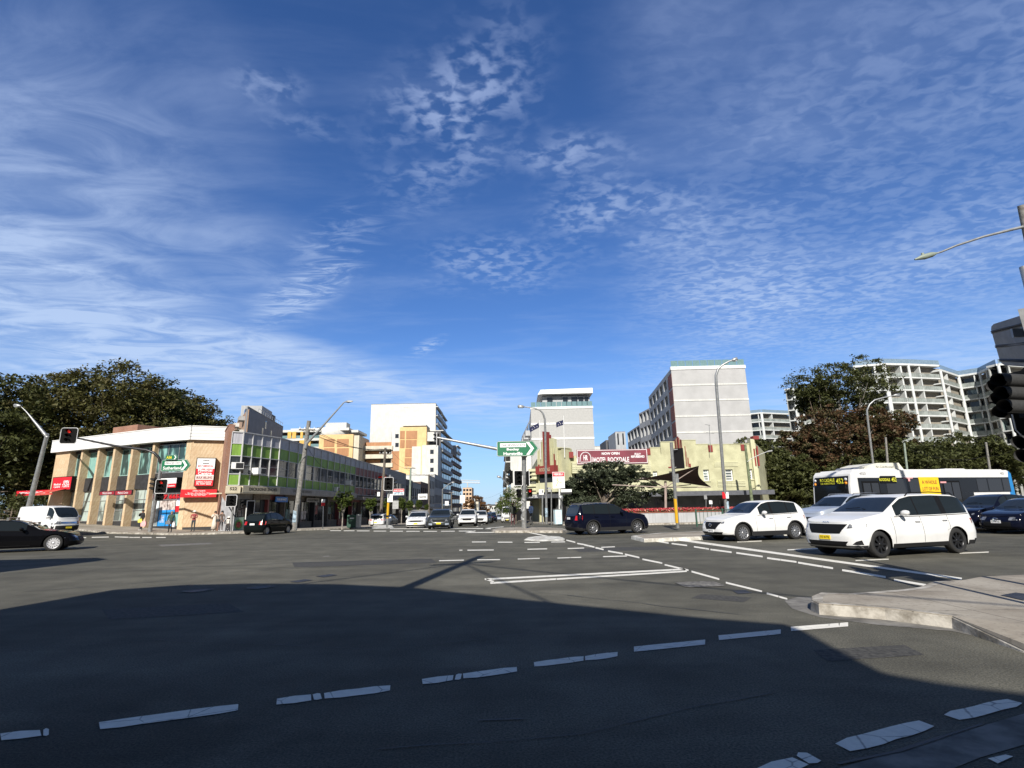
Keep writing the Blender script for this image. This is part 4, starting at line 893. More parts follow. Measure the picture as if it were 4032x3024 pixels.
put('dk', 'sedan_car', 'dark car passing behind the flower planter', 'car', 2690, 50, 4, dict(sedan, paint=MATS['paint_black']), detail=False)
def badge(key, z, r, kind='ring'):
    v = VEH[key]; sp_ = {'mz3': mz3, 'cx5': cx, 'kol': kol}[key]; m_ = MB(); x = sp_['L']/2+.012
    pts = [(x, r*math.cos(a), z+r*.78*math.sin(a)) for a in np.linspace(0, 2*math.pi, 21)]
    m_.tube(pts, .012, n=5)
    if kind == 'ring': m_.tube([(x, -r*.85, z+.02), (x, -r*.35, z+.03), (x, 0, z-.03), (x, r*.35, z+.03), (x, r*.85, z+.02)], .011, n=5)
    m_.build('badge', MATS['chrome'], v)
badge('mz3', .60, .085); badge('cx5', .68, .085)
text('KIA', 'badge', MATS['chrome'], VEH['mpv'], (mpv['L']/2-.12, 0, .985), .045, rot=(R(70), 0, math.pi/2), w=.22, bold=.01)
# ================================================================ bus
def tc_(px, py, Z): return at(px, py, Z)
def build_bus():
    A = tc_(3340, 1843, 28.3); ang = R(16.5); B = (A.x+12.3*math.cos(ang), A.y+12.3*math.sin(ang)); z0 = gz(A.x+4, A.y+2)
    fr = Fr(A, B, z0); t = fr.thing('city_bus', 'white and blue city bus with a yellow side poster behind the queue of cars', 'bus')
    W = MATS['paint_white']; G_ = mat('bus_glass', (.008, .009, .010), .06, var=0, spec=.45); bk = MATS['black_plastic']
    b = MB(); b.prism([(0, .32), (-.10, .5), (-.12, 1.2), (.0, 2.3), (.12, 2.9), (.30, 3.08), (12.0, 3.10), (12.25, 2.98), (12.3, 2.0), (12.3, .32)], .04, 2.46)
    b.prism([(.35, 2.98), (.5, 3.14), (11.9, 3.15), (12.05, 2.98)], .22, 2.28); b.build('body', W, t)
    f = MB(); f.prism([(-.15, .95), (-.16, 1.25), (-.035, 2.30), (.05, 2.78), (.20, 2.86), (.20, .95)], .16, 2.34); f.build('windscreen', G_, t)
    d = MB(); d.prism([(-.05, 2.33), (.015, 2.74), (.12, 2.78), (.12, 2.33)], .30, 2.20); dp = d.build('destination_display', bk, t)
    led = mat('led_yellow', (.62, .60, .04), .5, var=0, emit=.35)
    text('ROCKDALE', 'display_text', led, dp, (-.035, 1.42, 2.62), .17, rot=(math.pi/2, 0, -math.pi/2), w=.95, bold=.01)
    text('VIA HURSTVILLE', 'display_text', led, dp, (-.05, 1.42, 2.44), .10, rot=(math.pi/2, 0, -math.pi/2), w=.95)
    text('452', 'display_text', led, dp, (-.04, .62, 2.54), .27, rot=(math.pi/2, 0, -math.pi/2), w=.46, bold=.01)
    def sp(a, b_, c, e, nm, m, y=0.0, th=.05): q_ = MB(); q_.bx(a, b_, y-.0, y+th, c, e); return q_.build(nm, m, t)
    sp(.55, 12.0, 1.85, 2.68, 'window_band', G_, .0); sp(.55, 8.9, .95, 1.84, 'side_glass', G_, .0)
    def u(px, py): return fr.px(px, py)
    for k, (a, e) in enumerate(((2.45, 3.9), (4.1, 5.0), (9.3, 10.1), (10.2, 11.3), (11.4, 11.95))):
        w_ = MB(); w_.bx(a, e, -.012, .02, 1.9 if k > 1 else 1.45, 2.60); wo = w_.build('window', mat('bus_pane', (.02, .021, .022), .03, var=0, spec=.8), t)
    for a, e in ((.75, 1.95), (u(3703, 1890)[0]+.1, u(3775, 1890)[0])):
        w_ = MB(); w_.bx(a, e, -.014, .02, .38, 2.50); dr = w_.build('door', MATS['black_plastic'], t)
        m_ = MB(); mid = (a+e)/2
        for x0, x1 in ((a+.07, mid-.04), (mid+.04, e-.07)): m_.bx(x0, x1, -.02, -.01, .55, 2.40)
        m_.build('door_glass', MATS['bus_pane'], dr)
    # side destination, poster, stickers
    a, z1 = u(3468, 1880); e, z2 = u(3522, 1897); s_ = MB(); s_.bx(a-.08, e+.1, -.03, -.014, z2-.08, z1+.08); so_ = s_.build('side_display', bk, t)
    text('ROCKDALE', 'display_text', led, so_, ((a+e)/2-.25, -.034, (z1+z2)/2), .15, w=.75, bold=.01); text('452', 'display_text', led, so_, (e-.05, -.034, (z1+z2)/2), .22, w=.35, bold=.01)
    a = u(3613, 1873)[0]; e = u(3690, 1873)[0]; zt = 2.70; s_ = MB(); s_.bx(a, e, -.03, .0, 1.05, zt)
    po = s_.build('poster', mat('poster_yellow', (.82, .56, .02), .5, var=.05), t); mr = mat('poster_maroon', (.30, .03, .03), .5, var=0)
    text('A WHOLE', 'poster_text', mr, po, ((a+e)/2, -.036, 2.42), .20, w=(e-a)*.76, bold=.012); text('LOT OF FUN', 'poster_text', mr, po, ((a+e)/2, -.036, 2.06), .20, w=(e-a)*.8, bold=.012)
    pk = mat('sticker_pink', (.75, .35, .35), .5, var=0)
    for px0, px1, py0, py1 in ((3555, 3592, 1880, 1884), (3573, 3582, 1884, 1895), (3700, 3724, 1896, 1902)):
        a, z1 = u(px0, py0); e, z2 = u(px1, py1); s_ = MB(); s_.bx(a, e, -.034, -.022, z2, z1); s_.build('sticker', pk, t)
    s_ = MB(); s_.prism([(11.75, .32), (12.02, 2.6), (12.14, 3.05), (12.32, 2.9), (12.33, .32)], .03, 2.47); s_.build('rear_panel', mat('bus_blue', (.02, .20, .50), .35, var=.03), t)
    p_ = MB(); p_.prism([(u(3425, 1820)[0], 3.1), (u(3440, 1820)[0], 3.36), (u(3470, 1820)[0]+.1, 3.50), (u(3562, 1820)[0], 3.52), (u(3580, 1820)[0], 3.1)], .35, 2.15)
    ro = p_.build('roof_unit', mat('cream_plastic', (.70, .68, .58), .5, var=.04), t); text('Air-Conditioned', 'unit_text', MATS['galv'], ro, (u(3505, 1835)[0], .33, 3.30), .13, w=1.3)
    p_ = MB(); p_.prism([(1.1, 3.1), (1.4, 3.30), (3.2, 3.36), (3.2, 3.1)], .5, 2.0); p_.build('solar_panel', MATS['galv'], t)
    p_ = MB(); p_.prism([(7.6, 3.12), (7.9, 3.22), (9.4, 3.22), (9.7, 3.12)], .6, 1.9); p_.build('roof_hatch', W, t)
    text('4023', 'fleet_number', MATS['dark_metal'], t, (.95, .036, 2.90), .13, w=.42); text('4023', 'fleet_number', MATS['dark_metal'], t, (11.6, .036, 2.90), .13, w=.3)
    for dy in (.35, 2.1):
        m_ = MB(); m_.lathe([(.001, -.06), (.075, -.05), (.08, 0)], (.0, dy-.09 if dy < 1 else dy+.16, 2.62), n=12, ax='x'); m_.build('marker_light', MATS['lens'], t)
        m_ = MB(); m_.lathe([(.001, -.06), (.07, -.05), (.075, 0)], (-.02, dy-.09 if dy < 1 else dy+.16, 2.42), n=12, ax='x'); m_.build('indicator', MATS['amber'], t)
    m_ = MB(); m_.tube([(-.1, .1, 2.35), (-.38, .0, 2.32), (-.40, -.02, 2.1)], .02, n=6); m_.box((-.40, -.02, 1.92), (.12, .2, .4)); m_.build('mirror', bk, t)
    for x in (2.9, 8.7):
        wheel(t, x, .17, .48, .28, 1, MATS['alloy'], 10); wheel(t, x, 2.33, .48, .28, -1, MATS['alloy'], 10)
    return t
build_bus()
# ================================================================ buildings
class Bld:
    def __init__(s, name, label, cat, loc, group=None): s.loc = Vector(loc); s.t = thing(name, label, cat, tuple(loc), 0, group)
    def put(s, o, fr): o.location = (fr.A.x-s.loc.x, fr.A.y-s.loc.y, fr.z0-s.loc.z); o.rotation_euler = (0, 0, fr.rz); return o
    def b(s, mb, name, m, fr): return s.put(mb.build(name, m, s.t), fr)
    def win(s, fr, *a, **k): return s.put(window(s.t, *a, **k), fr)
    def txt(s, fr, body, m, u, z, h, y=-.02, w=None, par=None, **k):
        o = text(body, 'lettering', m, par or s.t, (u, y, z), h, w=w, **k)
        if not par: l = Vector((u, y, 0)); l.rotate(Matrix.Rotation(fr.rz, 3, 'Z')); o.location = (fr.A.x-s.loc.x+l.x, fr.A.y-s.loc.y+l.y, fr.z0-s.loc.z+z); o.rotation_euler = (math.pi/2, 0, fr.rz)
        return o
def P2(v): return (v.x, v.y)
def board(name, label, cat, fr, u0, u1, z0, z1, m, y=-.1, th=.08, frame=None, group=None):
    """a sign board on a wall: thing at its foot"""
    w = fr.world(u0, y, z0); t = thing(name, label, cat, tuple(w), fr.rz, group); b = MB(); b.bx(0, u1-u0, 0, th, 0, z1-z0); b.build('panel', m, t)
    if frame:
        f = MB(); a, c = u1-u0, z1-z0
        for q_ in ((-.05, 0, -.05, c+.05), (a, a+.05, -.05, c+.05), (0, a, -.05, 0), (0, a, c, c+.05)): f.bx(q_[0], q_[1], -.02, th, q_[2], q_[3])
        f.build('frame', frame, t)
    return t
# ---- sandstone veneer
def sandstone():
    m = bpy.data.materials.new('sandstone'); m.use_nodes = True; n = NT(m.node_tree); tc = n.n('ShaderNodeTexCoord').outputs['Object']; s = n.n('ShaderNodeSeparateXYZ', {0: tc}).outputs
    v = n.comb(n.m('ADD', s[0], s[1]), s[2]); wv = n.n('ShaderNodeTexWave', {'Vector': n.n('ShaderNodeMapping', {'Vector': v, 'Rotation': (0, 0, R(25)), 'Scale': (1, 1, 1)}).outputs[0], 'Scale': 1.1, 'Distortion': 9.0, 'Detail': 4.0, 'Detail Scale': 1.3}).outputs[0]
    bt = n.n('ShaderNodeTexBrick', {'Vector': v, 'Color1': (.54, .40, .25, 1), 'Color2': (.60, .47, .31, 1), 'Mortar': (.44, .33, .21, 1), 'Scale': 1.0, 'Brick Width': .62, 'Row Height': .36, 'Mortar Size': .007}).outputs[0]
    c = n.n('ShaderNodeMix', {0: n.m('MULTIPLY', n.ramp(wv, .3, .8), .40), 6: bt, 7: (.44, .29, .16, 1)}, data_type='RGBA').outputs[2]
    b = n.n('ShaderNodeBsdfPrincipled', {'Base Color': c, 'Roughness': .85}); n.n('ShaderNodeOutputMaterial', {'Surface': b.outputs[0]}); MATS['sandstone'] = m
sandstone()
def boards(name, c, row=.2):
    m = bpy.data.materials.new(name); m.use_nodes = True; n = NT(m.node_tree); tc = n.n('ShaderNodeTexCoord').outputs['Object']; s = n.n('ShaderNodeSeparateXYZ', {0: tc}).outputs
    fz = n.m('FRACT', n.m('DIVIDE', s[2], row)); g_ = n.ramp(fz, 0, .30, .45, 1.0); nn = n.ramp(n.noise(tc, 2, 4), .3, .7, .93, 1.0)
    k = n.m('MULTIPLY', g_, nn); col = n.n('ShaderNodeMix', {0: 1.0, 6: tuple(c)+(1,), 7: n.comb(k, k, k)}, data_type='RGBA', blend_type='MULTIPLY').outputs[2]
    b = n.n('ShaderNodeBsdfPrincipled', {'Base Color': col, 'Roughness': .6}); n.n('ShaderNodeOutputMaterial', {'Surface': b.outputs[0]}); MATS[name] = m
boards('white_boards', (.78, .78, .77), .30)
brickmat('red_brick', (.28, .10, .055), (.36, .15, .08), (.30, .24, .20), scale=2.0)
glassmat('teal_window', (.03, .06, .06), .05, .7, (.22, .42, .38, 1), .9); mat('teal_trim', (.32, .50, .46), .5, var=.05)
mat('charcoal', (.035, .035, .038), .6, var=.15)
glassmat('shop_lower', (.10, .12, .115), .06, .7, (.42, .50, .46, 1), .6)
# ---- 1 medical centre
A, M, B, C = tc_(222, 1786, 57), tc_(605, 1744, 50.5), tc_(757, 1742, 49), tc_(888, 1748, 50)
WT, PT = 8.15, 9.38
mc = Bld('medical_centre_building', 'sandstone two-storey medical centre with white boarded parapet on the left corner', 'building', (M.x, M.y, 0))
f1, f2, f3 = Fr(A, M, 0), Fr(M, B, 0), Fr(B, C, 0); SB = MATS['sandstone']
piers = [f1.px(px, py)[0] for px, py in ((272, 1781), (323, 1775), (388, 1768), (450, 1762), (521, 1754))]+[f1.L]
w = MB(); ze = .0
w.bx(0, piers[0], 0, .5, ze, WT)
for p_ in piers: w.bx(p_-.02, p_+.30 if p_ < f1.L-.1 else f1.L, -.02, 1.0, ze, WT)
mc.b(w, 'stone_pier', SB, f1)
zs_ = f1.px(560, 1866)[1]; zs2 = zs_-1.35
ends = piers
for i in range(len(piers)-1):
    a, b_ = piers[i]+.30, piers[i+1]-.02
    mc.win(f1, a, b_, zs_, WT-.25, .75, MATS['teal_window'], MATS['teal_trim'], 2, 1, .07, sill=None)
    s_ = MB(); s_.bx(a, b_, .5, .78, WT-.25, WT); mc.b(s_, 'window_head', MATS['charcoal'], f1); s_ = MB(); s_.bx(a, b_, .55, .75, zs2, zs_); mc.b(s_, 'spandrel', MATS['charcoal'], f1)
    mc.win(f1, a, b_, .95, zs2, .75, MATS['shop_lower'], MATS['galv'], 2, 3, .06)
    s_ = MB(); s_.bx(a, b_, .70, .95, -.2, .95); mc.b(s_, 'plinth', MATS['charcoal'], f1)
# transom band between window rows in f1 upper
# facet 2
w = MB(); w.bx(0, .25, -.02, .6, ze, WT); w.bx(f2.L-.62, f2.L, -.02, .9, ze, WT); mc.b(w, 'stone_pier', SB, f2)
a, b_ = .25, f2.L-.62; zA = f2.px(680, 1860)[1]; zB = f2.px(680, 1941)[1]; zC = f2.px(680, 1968)[1]
mc.win(f2, a, b_, zA, WT-.2, .45, MATS['teal_window'], MATS['galv'], 3, 1, .07)
s_ = MB(); s_.bx(a, b_, .38, .5, zB, zA); mc.b(s_, 'spandrel', MATS['charcoal'], f2)
mc.win(f2, a, b_, zC, zB, .45, mat('phone_band', (.16, .05, .045), .4, var=.1), MATS['galv'], 4, 1, .05)
bandz = (zB+zC)/2
mc.txt(f2, '9597 6655', MATS['red_sign'], (a+b_)/2, bandz, (zB-zC)*.62, y=.36, w=(b_-a)*.9, bold=.03)
s_ = MB(); s_.bx(a, b_, .40, .55, -.1, .45); mc.b(s_, 'plinth', MATS['charcoal'], f2)
def poster(fr, a, b_, z0, z1, m, y, txts=()):
    s_ = MB(); s_.bx(a, b_, y, y+.02, z0, z1); o = mc.b(s_, 'window_poster', m, fr)
    for tx, mm, u_, z_, h_, w_ in txts: text(tx, 'lettering', mm, o, (u_, y-.012, z_), h_, w=w_, bold=.01)
    return o
pw = (b_-a)/4; ws_, bs_ = MATS['white_sign'], mat('poster_blue', (.02, .25, .62), .4, var=.04)
for k, (mt, sp_) in enumerate((('poster_pale', 0), ('', .60), ('', .60), ('', .66))):
    x0 = a+pw*k+.04; x1 = a+pw*(k+1)-.04
    pz = .45+(zC-.45)*.62
    if k == 0: poster(f2, x0, x1, .47, zC-.05, mat('poster_pale', (.62, .70, .72), .4, var=.3, vs=1.2), .42)
    elif k < 3:
        poster(f2, x0, x1, .47, pz, bs_, .42, [('Family care\nVaccination\nPathology\nSkin checks\nTravel health', ws_, (x0+x1)/2, .47+(pz-.47)*.45, .10, (x1-x0)*.7)]); poster(f2, x0, x1, pz, zC-.05, mat('poster_photo', (.55, .50, .47), .4, var=.5, vs=2.5, col2=(.18, .12, .10)), .42)
    else:
        poster(f2, x0, x1, .47, pz-.2, MATS['teal_window'], .42); poster(f2, x0, x1, pz-.2, pz+.35, MATS['red_sign'], .42); poster(f2, x0, x1, pz+.35, zC-.05, ws_, .42, [('Medical\nCentre', MATS['blue_sign'], (x0+x1)/2, pz+1.0, .16, (x1-x0)*.7)])
# persons on poster left as plain photo tones
w = MB(); w.bx(0, f3.L, 0, .35, .35, WT); mc.b(w, 'stone_wall', SB, f3)
s_ = MB(); s_.bx(0, f3.L, .03, .3, -.2, .35); mc.b(s_, 'plinth', MATS['charcoal'], f3)
for fr, a, b_ in ((f1, -.35, f1.L+.06), (f2, -.06, f2.L+.08), (f3, -.06, f3.L+.05)):
    w = MB(); w.bx(a, b_, -.38, .3, WT, PT); mc.b(w, 'parapet', MATS['white_boards'], fr)
    w = MB(); w.bx(a, b_, -.41, .35, PT, PT+.07); mc.b(w, 'coping', MATS['white_trim'], fr)
rf = MB(); back = [P2(A), P2(M), P2(B), P2(C)]; ctr = mc.loc
rf.prism([(p[0]-ctr.x, p[1]-ctr.y) for p in back+[(C.x+1, C.y+14), (A.x+5, A.y+14)]], 8.6, 8.7, ax='z'); rf.build('roof', MATS['concrete'], mc.t)
w = MB(); w.bx(-.02, .3, .8, 14, -.3, 8.9); mc.b(w, 'side_wall', SB, f1)
# roof-top brick plant room and brick party wall
bx_ = Fr(tc_(444, 1700, 62), tc_(540, 1695, 60), 0); w = MB(); w.bx(0, bx_.L, 0, 3, 8.5, bx_.px(460, 1682)[1]); mc.b(w, 'plant_room', MATS['red_brick'], bx_)
fb = Fr(C, tc_(906, 1708, 46.2), 0); zt_ = 8.95; w = MB(); w.bx(.05, fb.L, -.15, .3, -.2, zt_); w.bx(0, fb.L+.03, -.2, .35, zt_, zt_+.12)
mc.b(w, 'brick_party_wall', MATS['red_brick'], fb)
# signs on the medical centre
u0, z1 = f3.px(771, 1806); u1, z0 = f3.px(846, 1914)
u0 = f3.px(780, 1860)[0]-.1; u1 = f3.px(846, 1860)[0]
t = board('medical_centre_sign', 'tall white and red medical centre sign box on the sandstone wall', 'sign', f3, u0, u1, z0, z1, MATS['white_sign'], y=-.55, th=.5, frame=MATS['black_plastic'])
hh = z1-z0; ww_ = u1-u0
def strip(par, z0, z1, m, w_=ww_, y=-.015): s_ = MB(); s_.bx(.0, w_, y, 0, z0, z1); return s_.build('band', m, par)
o = strip(t, hh*.40, hh*.62, MATS['red_sign']); strip(t, 0, hh*.21, MATS['red_sign']); strip(t, hh*.22, hh*.38, mat('pinkish', (.70, .60, .56), .5, var=0))
text('~~\n~~', 'logo', MATS['dark_metal'], t, (ww_/2, -.02, hh*.87), .16, w=.5, bold=.03); text('BAY MEDICAL', 'lettering', MATS['red_sign'], t, (ww_/2, -.02, hh*.72), .15, w=ww_*.85, shear=.3, bold=.01)
text('Medical\nCentre', 'lettering', MATS['white_sign'], t, (ww_/2, -.02, hh*.51), .24, w=ww_*.78, bold=.03); text('BULK BILLING', 'lettering', mat('maroon', (.20, .02, .03), .5, var=0), t, (ww_/2, -.02, hh*.30), .22, w=ww_*.86, bold=.03)
text('OPEN 7 DAYS\nPh: 9597 6655', 'lettering', MATS['white_sign'], t, (ww_/2, -.02, hh*.105), .14, w=ww_*.85, bold=.02)
u0, z1 = f3.px(733, 1928); u1, z0 = f3.px(854, 1958); u0 = -.35
t = board('opening_hours_sign', 'wide red opening-hours sign box below the tall medical centre sign', 'sign', f3, u0, u1, z0, z1, MATS['red_sign'], y=-.6, th=.5)
text('OPEN 7 DAYS', 'lettering', MATS['white_sign'], t, ((u1-u0)/2, -.012, (z1-z0)*.80), .11, w=1.0, bold=.02); text('Monday - Saturday 8am - 9pm\nSunday & Public Holidays 9am - 5pm\nPh: (02) 9597 6655', 'lettering', MATS['white_sign'], t, ((u1-u0)/2, -.012, (z1-z0)*.38), .085, w=2.1, bold=.01)
u0, z1 = f2.px(640, 1884); u1, z0 = f2.px(698, 1919)
t = board('medical_centre_sign', 'white and red sign box on the dark panel behind the signal pole', 'sign', f2, u0-.2, u1, z0, z1, MATS['white_sign'], y=-.15, th=.5, frame=MATS['black_plastic'])
q_ = MB(); q_.bx(0, u1-u0+.2, -.015, 0, 0, (z1-z0)*.42); q_.build('band', MATS['red_sign'], t); text('Medical Centre', 'lettering', MATS['white_sign'], t, ((u1-u0+.2)/2, -.022, (z1-z0)*.2), .17, w=(u1-u0)*.95, bold=.02)
u0, z1 = f1.px(231, 1882); u1, z0 = f1.px(296, 1927)
t = board('medical_centre_sign', 'square red sign box at the far left end of the sandstone building', 'sign', f1, u0, u1, z0, z1, MATS['red_sign'], y=-.45, th=.4, frame=MATS['black_plastic'])
text('Medical\nCentre', 'lettering', MATS['white_sign'], t, ((u1-u0)*.27, -.012, (z1-z0)*.35), .2, w=(u1-u0)*.36, bold=.02); text('OPEN\n7 DAYS', 'lettering', MATS['white_sign'], t, ((u1-u0)*.73, -.012, (z1-z0)*.45), .3, w=(u1-u0)*.38, bold=.03)
for (a, b_, lab) in ((443, 500, 'left half of the long dark red medical centre fascia sign'), (502, 566, 'right half of the long dark red medical centre fascia sign with white lettering')):
    fq = f1; u0, z1 = fq.px(a, 1932 if a > 480 else 1935); u1, z0 = fq.px(b_, 1947)
    t = board('fascia_sign', lab, 'sign', fq, u0, u1, z0, z1-.05, mat('dark_red', (.30, .02, .03), .5, var=.04), y=-1.1, th=.1, frame=MATS['dark_metal'])
    text('Medical Centre', 'lettering', MATS['white_sign'], t, ((u1-u0)/2, -.012, (z1-z0)*.45), .22, w=(u1-u0)*.6)
u0, z0 = f1.px(205, 1945); u1, z1 = f1.px(280, 1933)
s_ = MB(); s_.add([(u0, -1.6, z0), (u1, -1.6, z0+.1), (u1, 0, z1+.35), (u0, 0, z1+.3)], [(0, 1, 2, 3)]); s_.bx(u0, u1, -1.62, -1.55, z0-.18, z0+.02); mc.b(s_, 'canvas_awning', mat('awning_red', (.55, .08, .06), .7), f1)
# long red banner sign to the left of the building
fx = Fr(tc_(62, 1940, 62), tc_(192, 1940, 60), 0); u0, z1 = fx.px(66, 1934); u1, z0 = fx.px(190, 1948)
t = board('banner_sign', 'long red medical centre banner beyond the leaning lamp post', 'sign', fx, u0, u1, z0, z1, MATS['red_sign'], y=0, th=.08)
text('MEDICAL CENTRE', 'lettering', MATS['white_sign'], t, ((u1-u0)*.5, -.012, (z1-z0)*.55), .2, w=(u1-u0)*.8, bold=.02)
p_ = MB(); [p_.tube([(x, .05, -z0+gz(*P2(fx.world(x, 0, 0)))), (x, .05, 0)], .05, n=6) for x in (.4,)]; p_.build('post', MATS['galv'], t)
p_ = MB(); p_.tube([(u1-u0-.4, .05, -z0+gz(*P2(fx.world(u1-.4, 0, 0)))), (u1-u0-.4, .05, 0)], .05, n=6); p_.build('post', MATS['galv'], t)
# ---- 2 green corner shop and the row along the main street
D0, D1, D2 = tc_(915, 1709, 45.5), tc_(960, 1711, 45.9), tc_(1105, 1733, 50)
X2 = D2.x; D2g = Vector((X2+.3, D2.y+23.5, 0)); D2m = Vector((X2+.6, D2.y+40.5, 0)); D3 = Vector((X2+.9, D2.y+55, 0))
for nm, c, in (('panel_green', (.19, .34, .045)), ('panel_green_street', (.13, .26, .03)), ('panel_grey', (.42, .42, .46)), ('panel_maroon', (.20, .045, .045)), ('cream', (.62, .55, .40)), ('grey_fascia', (.28, .26, .24))): mat(nm, c, .55, var=.10, vs=1.2, streak=.35)
MATS['panel_green_street'] = MATS['panel_green']
glassmat('blind_glass', (.035, .04, .045), .06, .6, (.13, .14, .15, 1), .7)
def panel_row(bl, fr, u0, u1, n_, rows, mull, m_win='blind_glass'):
    w_ = (u1-u0)/n_
    for z0, z1, m in rows:
        if m == 'win':
            for k in range(n_): bl.win(fr, u0+k*w_+.03, u0+(k+1)*w_-.03, z0, z1, .10, MATS[m_win], MATS['galv'], 1, 1 if k % 3 else 2, .05)
        else: s_ = MB(); s_.bx(u0, u1, .06, .2, z0+.02, z1-.02); bl.b(s_, 'panel_band', MATS[m], fr)
    s_ = MB(); zb, zt = rows[-1][0], rows[0][1]
    for k in range(n_+1): s_.bx(u0+k*w_-.035, u0+k*w_+.035, -.02, .08, zb, zt)
    for z0, z1, m in rows: s_.bx(u0, u1, .0, .075, z0-.03, z0+.03)
    s_.bx(u0, u1, -.04, .2, zt-.03, zt+.06); bl.b(s_, 'mullions', MATS[mull], fr)
gb = Bld('corner_shop_building', 'corner shop building clad in green and pale grey panels with a cream name fascia', 'building', (D1.x, D1.y, 0))
ROW = [(7.33, 8.30, 'panel_grey'), (6.27, 7.33, 'panel_green'), (4.74, 6.27, 'win'), (3.80, 4.74, 'panel_green')]
mat('letter_dark', (.05, .04, .03), .5, var=0); mat('mull_light', (.5, .5, .5), .5, var=.05)
fa, fb_, fc = Fr(D0, D1, 0), Fr(D1, D2, 0), Fr(D2, D2g, 0)
panel_row(gb, fa, 0, fa.L, 1, ROW, 'mull_light'); panel_row(gb, fb_, 0, fb_.L, 4, ROW, 'mull_light'); panel_row(gb, fc, 0, fc.L, 11, ROW, 'mull_light')
for fr, e0, e1, mm in ((fa, 0, .14, 'cream'), (fb_, -.14, .1, 'cream'), (fc, -.1, 0, 'grey_fascia')):
    s_ = MB(); s_.bx(-e0 if e0 else -.1, fr.L+e1, -.32, .3, 3.22, 3.74); s_.bx(-.1, fr.L+e1, -.30, 3.0, 3.12, 3.22); fo_ = gb.b(s_, 'fascia', MATS[mm], fr)
    if fr is fb_:
        text('DICKSONS SHOES', 'lettering', MATS['letter_dark'], fo_, (fr.L*.56, -.335, 3.5), .27, w=fr.L*.75, bold=.03)
    if fr is fa: text('522', 'lettering', MATS['letter_dark'], fo_, (fr.L*.55, -.335, 3.5), .26, w=fr.L*.62, bold=.03)
    if fr is fc: text('DICKSONS SHOES', 'lettering', MATS['letter_dark'], fo_, (5.2, -.335, 3.5), .26, w=4.6, bold=.02)
def shops(bl, fr, bays, seed, depth=.9, h=3.12, cols=None):
    rnd = random.Random(seed); u = 0
    cols = cols or ['charcoal', 'panel_maroon', 'grey_fascia', 'wood_pole']
    g0 = -1.6
    for k, bw in enumerate(bays):
        m1 = MATS[rnd.choice(cols)]
        s_ = MB(); s_.bx(u, u+.25, depth-.2, depth+.3, g0, h); s_.bx(u+.25, u+bw, depth, depth+.2, g0, .45+g0*.0); s_.bx(u+.25, u+bw, depth-.05, depth+.15, 2.65, h); bl.b(s_, 'shopfront', m1, fr)
        dw = .95; o = bl.win(fr, u+.25, u+bw-dw, .45, 2.65, depth+.1, MATS['shop_glass'], MATS['dark_metal'], max(1, int((bw-dw)/1.2)), 1, .06, name='shop_window')
        s_ = MB(); s_.bx(u+bw-dw+.05, u+bw-.02, depth+.25, depth+.3, g0, 2.6); d_ = bl.b(s_, 'door', MATS['dark_metal'], fr)
        if rnd.random() < .8:
            z = rnd.uniform(1.0, 1.6); a = u+.5+rnd.random()*.5; s_ = MB(); s_.bx(a, a+rnd.uniform(.6, 1.4), depth+.06, depth+.08, z-.4, z+rnd.uniform(.2, .7))
            bl.b(s_, 'window_poster', mat(rnd.choice(['poster_photo', 'poster_pale', 'poster_dark_red', 'poster_teal']), (.25, .06, .05) if True else 0, .5, var=.4, vs=3), fr)
        u += bw
mat('poster_dark_red', (.28, .05, .05), .5, var=.5, vs=4); mat('poster_teal', (.10, .22, .20), .5, var=.4, vs=3)
shops(gb, fc, [3.5, 4, 3.8, 4.2, 4, 4], 3); shops(gb, fb_, [2.3, fb_.L-2.3], 5, .7)
s_ = MB(); s_.bx(.2, fa.L-.1, .4, .6, -.1, 3.1); gb.b(s_, 'corner_wall', mat('pale_render', (.42, .42, .43), .8), fa)
s_ = MB(); s_.prism([(-.3, -.1), (.75, -.1), (.75, 1.2), (-.3, 2.9)], -.05, .3); gb.b(s_, 'raking_wall', MATS['pale_render'], fa)
body = MB(); L_ = gb.loc; body.prism([(p.x-L_.x, p.y-L_.y) for p in (fa.world(0, .25, 0), fb_.world(0, .22, 0), fc.world(.1, .22, 0), fc.world(fc.L, .22, 0), fc.world(fc.L, 12, 0), fa.world(0, 14, 0))], 3.25, 8.24, ax='z'); body.build('roof', MATS['charcoal'], gb.t)
body = MB(); body.prism([(p.x-L_.x, p.y-L_.y) for p in (fa.world(.1, 1.7, 0), fb_.world(0, 1.6, 0), fc.world(.1, 1.35, 0), fc.world(fc.L, 1.35, 0), fc.world(fc.L, 12, 0), fa.world(0, 14, 0))], -1.2, 3.2, ax='z'); body.build('shop_interior', MATS['interior'], gb.t)
def ac_unit(fr, u, z, lab, out=.55):
    w_ = fr.world(u, -out, z); t = thing('air_conditioner', lab, 'air conditioner', tuple(w_), fr.rz, 'window air conditioners on the corner shop'); s_ = MB(); s_.bx(0, .95, 0, out+.08, 0, .55); s_.build('casing', MATS['white_paint'], t)
    s_ = MB(); s_.bx(.35, .92, -.012, 0, .05, .5); s_.build('grille', MATS['dark_metal'], t); s_ = MB(); s_.bx(.05, .9, .1, out, -.08, -.0); s_.build('bracket', MATS['galv'], t)
ac_unit(fa, .15, 5.15, 'small white air conditioner in the leftmost window of the green building', .3); ac_unit(fb_, 1.25, 4.78, 'white boxy air conditioner sticking out of the lit side of the green building', .7)
ac_unit(fc, 19.6, 4.75, 'white air conditioner in the shaded street windows above the small tree', .6); ac_unit(fc, 15.5, 3.78, 'white condenser box sitting on the shaded street fascia', .3)
rb_ = Bld('red_panel_building', 'two-storey shop row with dark red panels beyond the green corner building', 'building', P2(D2g)+(0,))
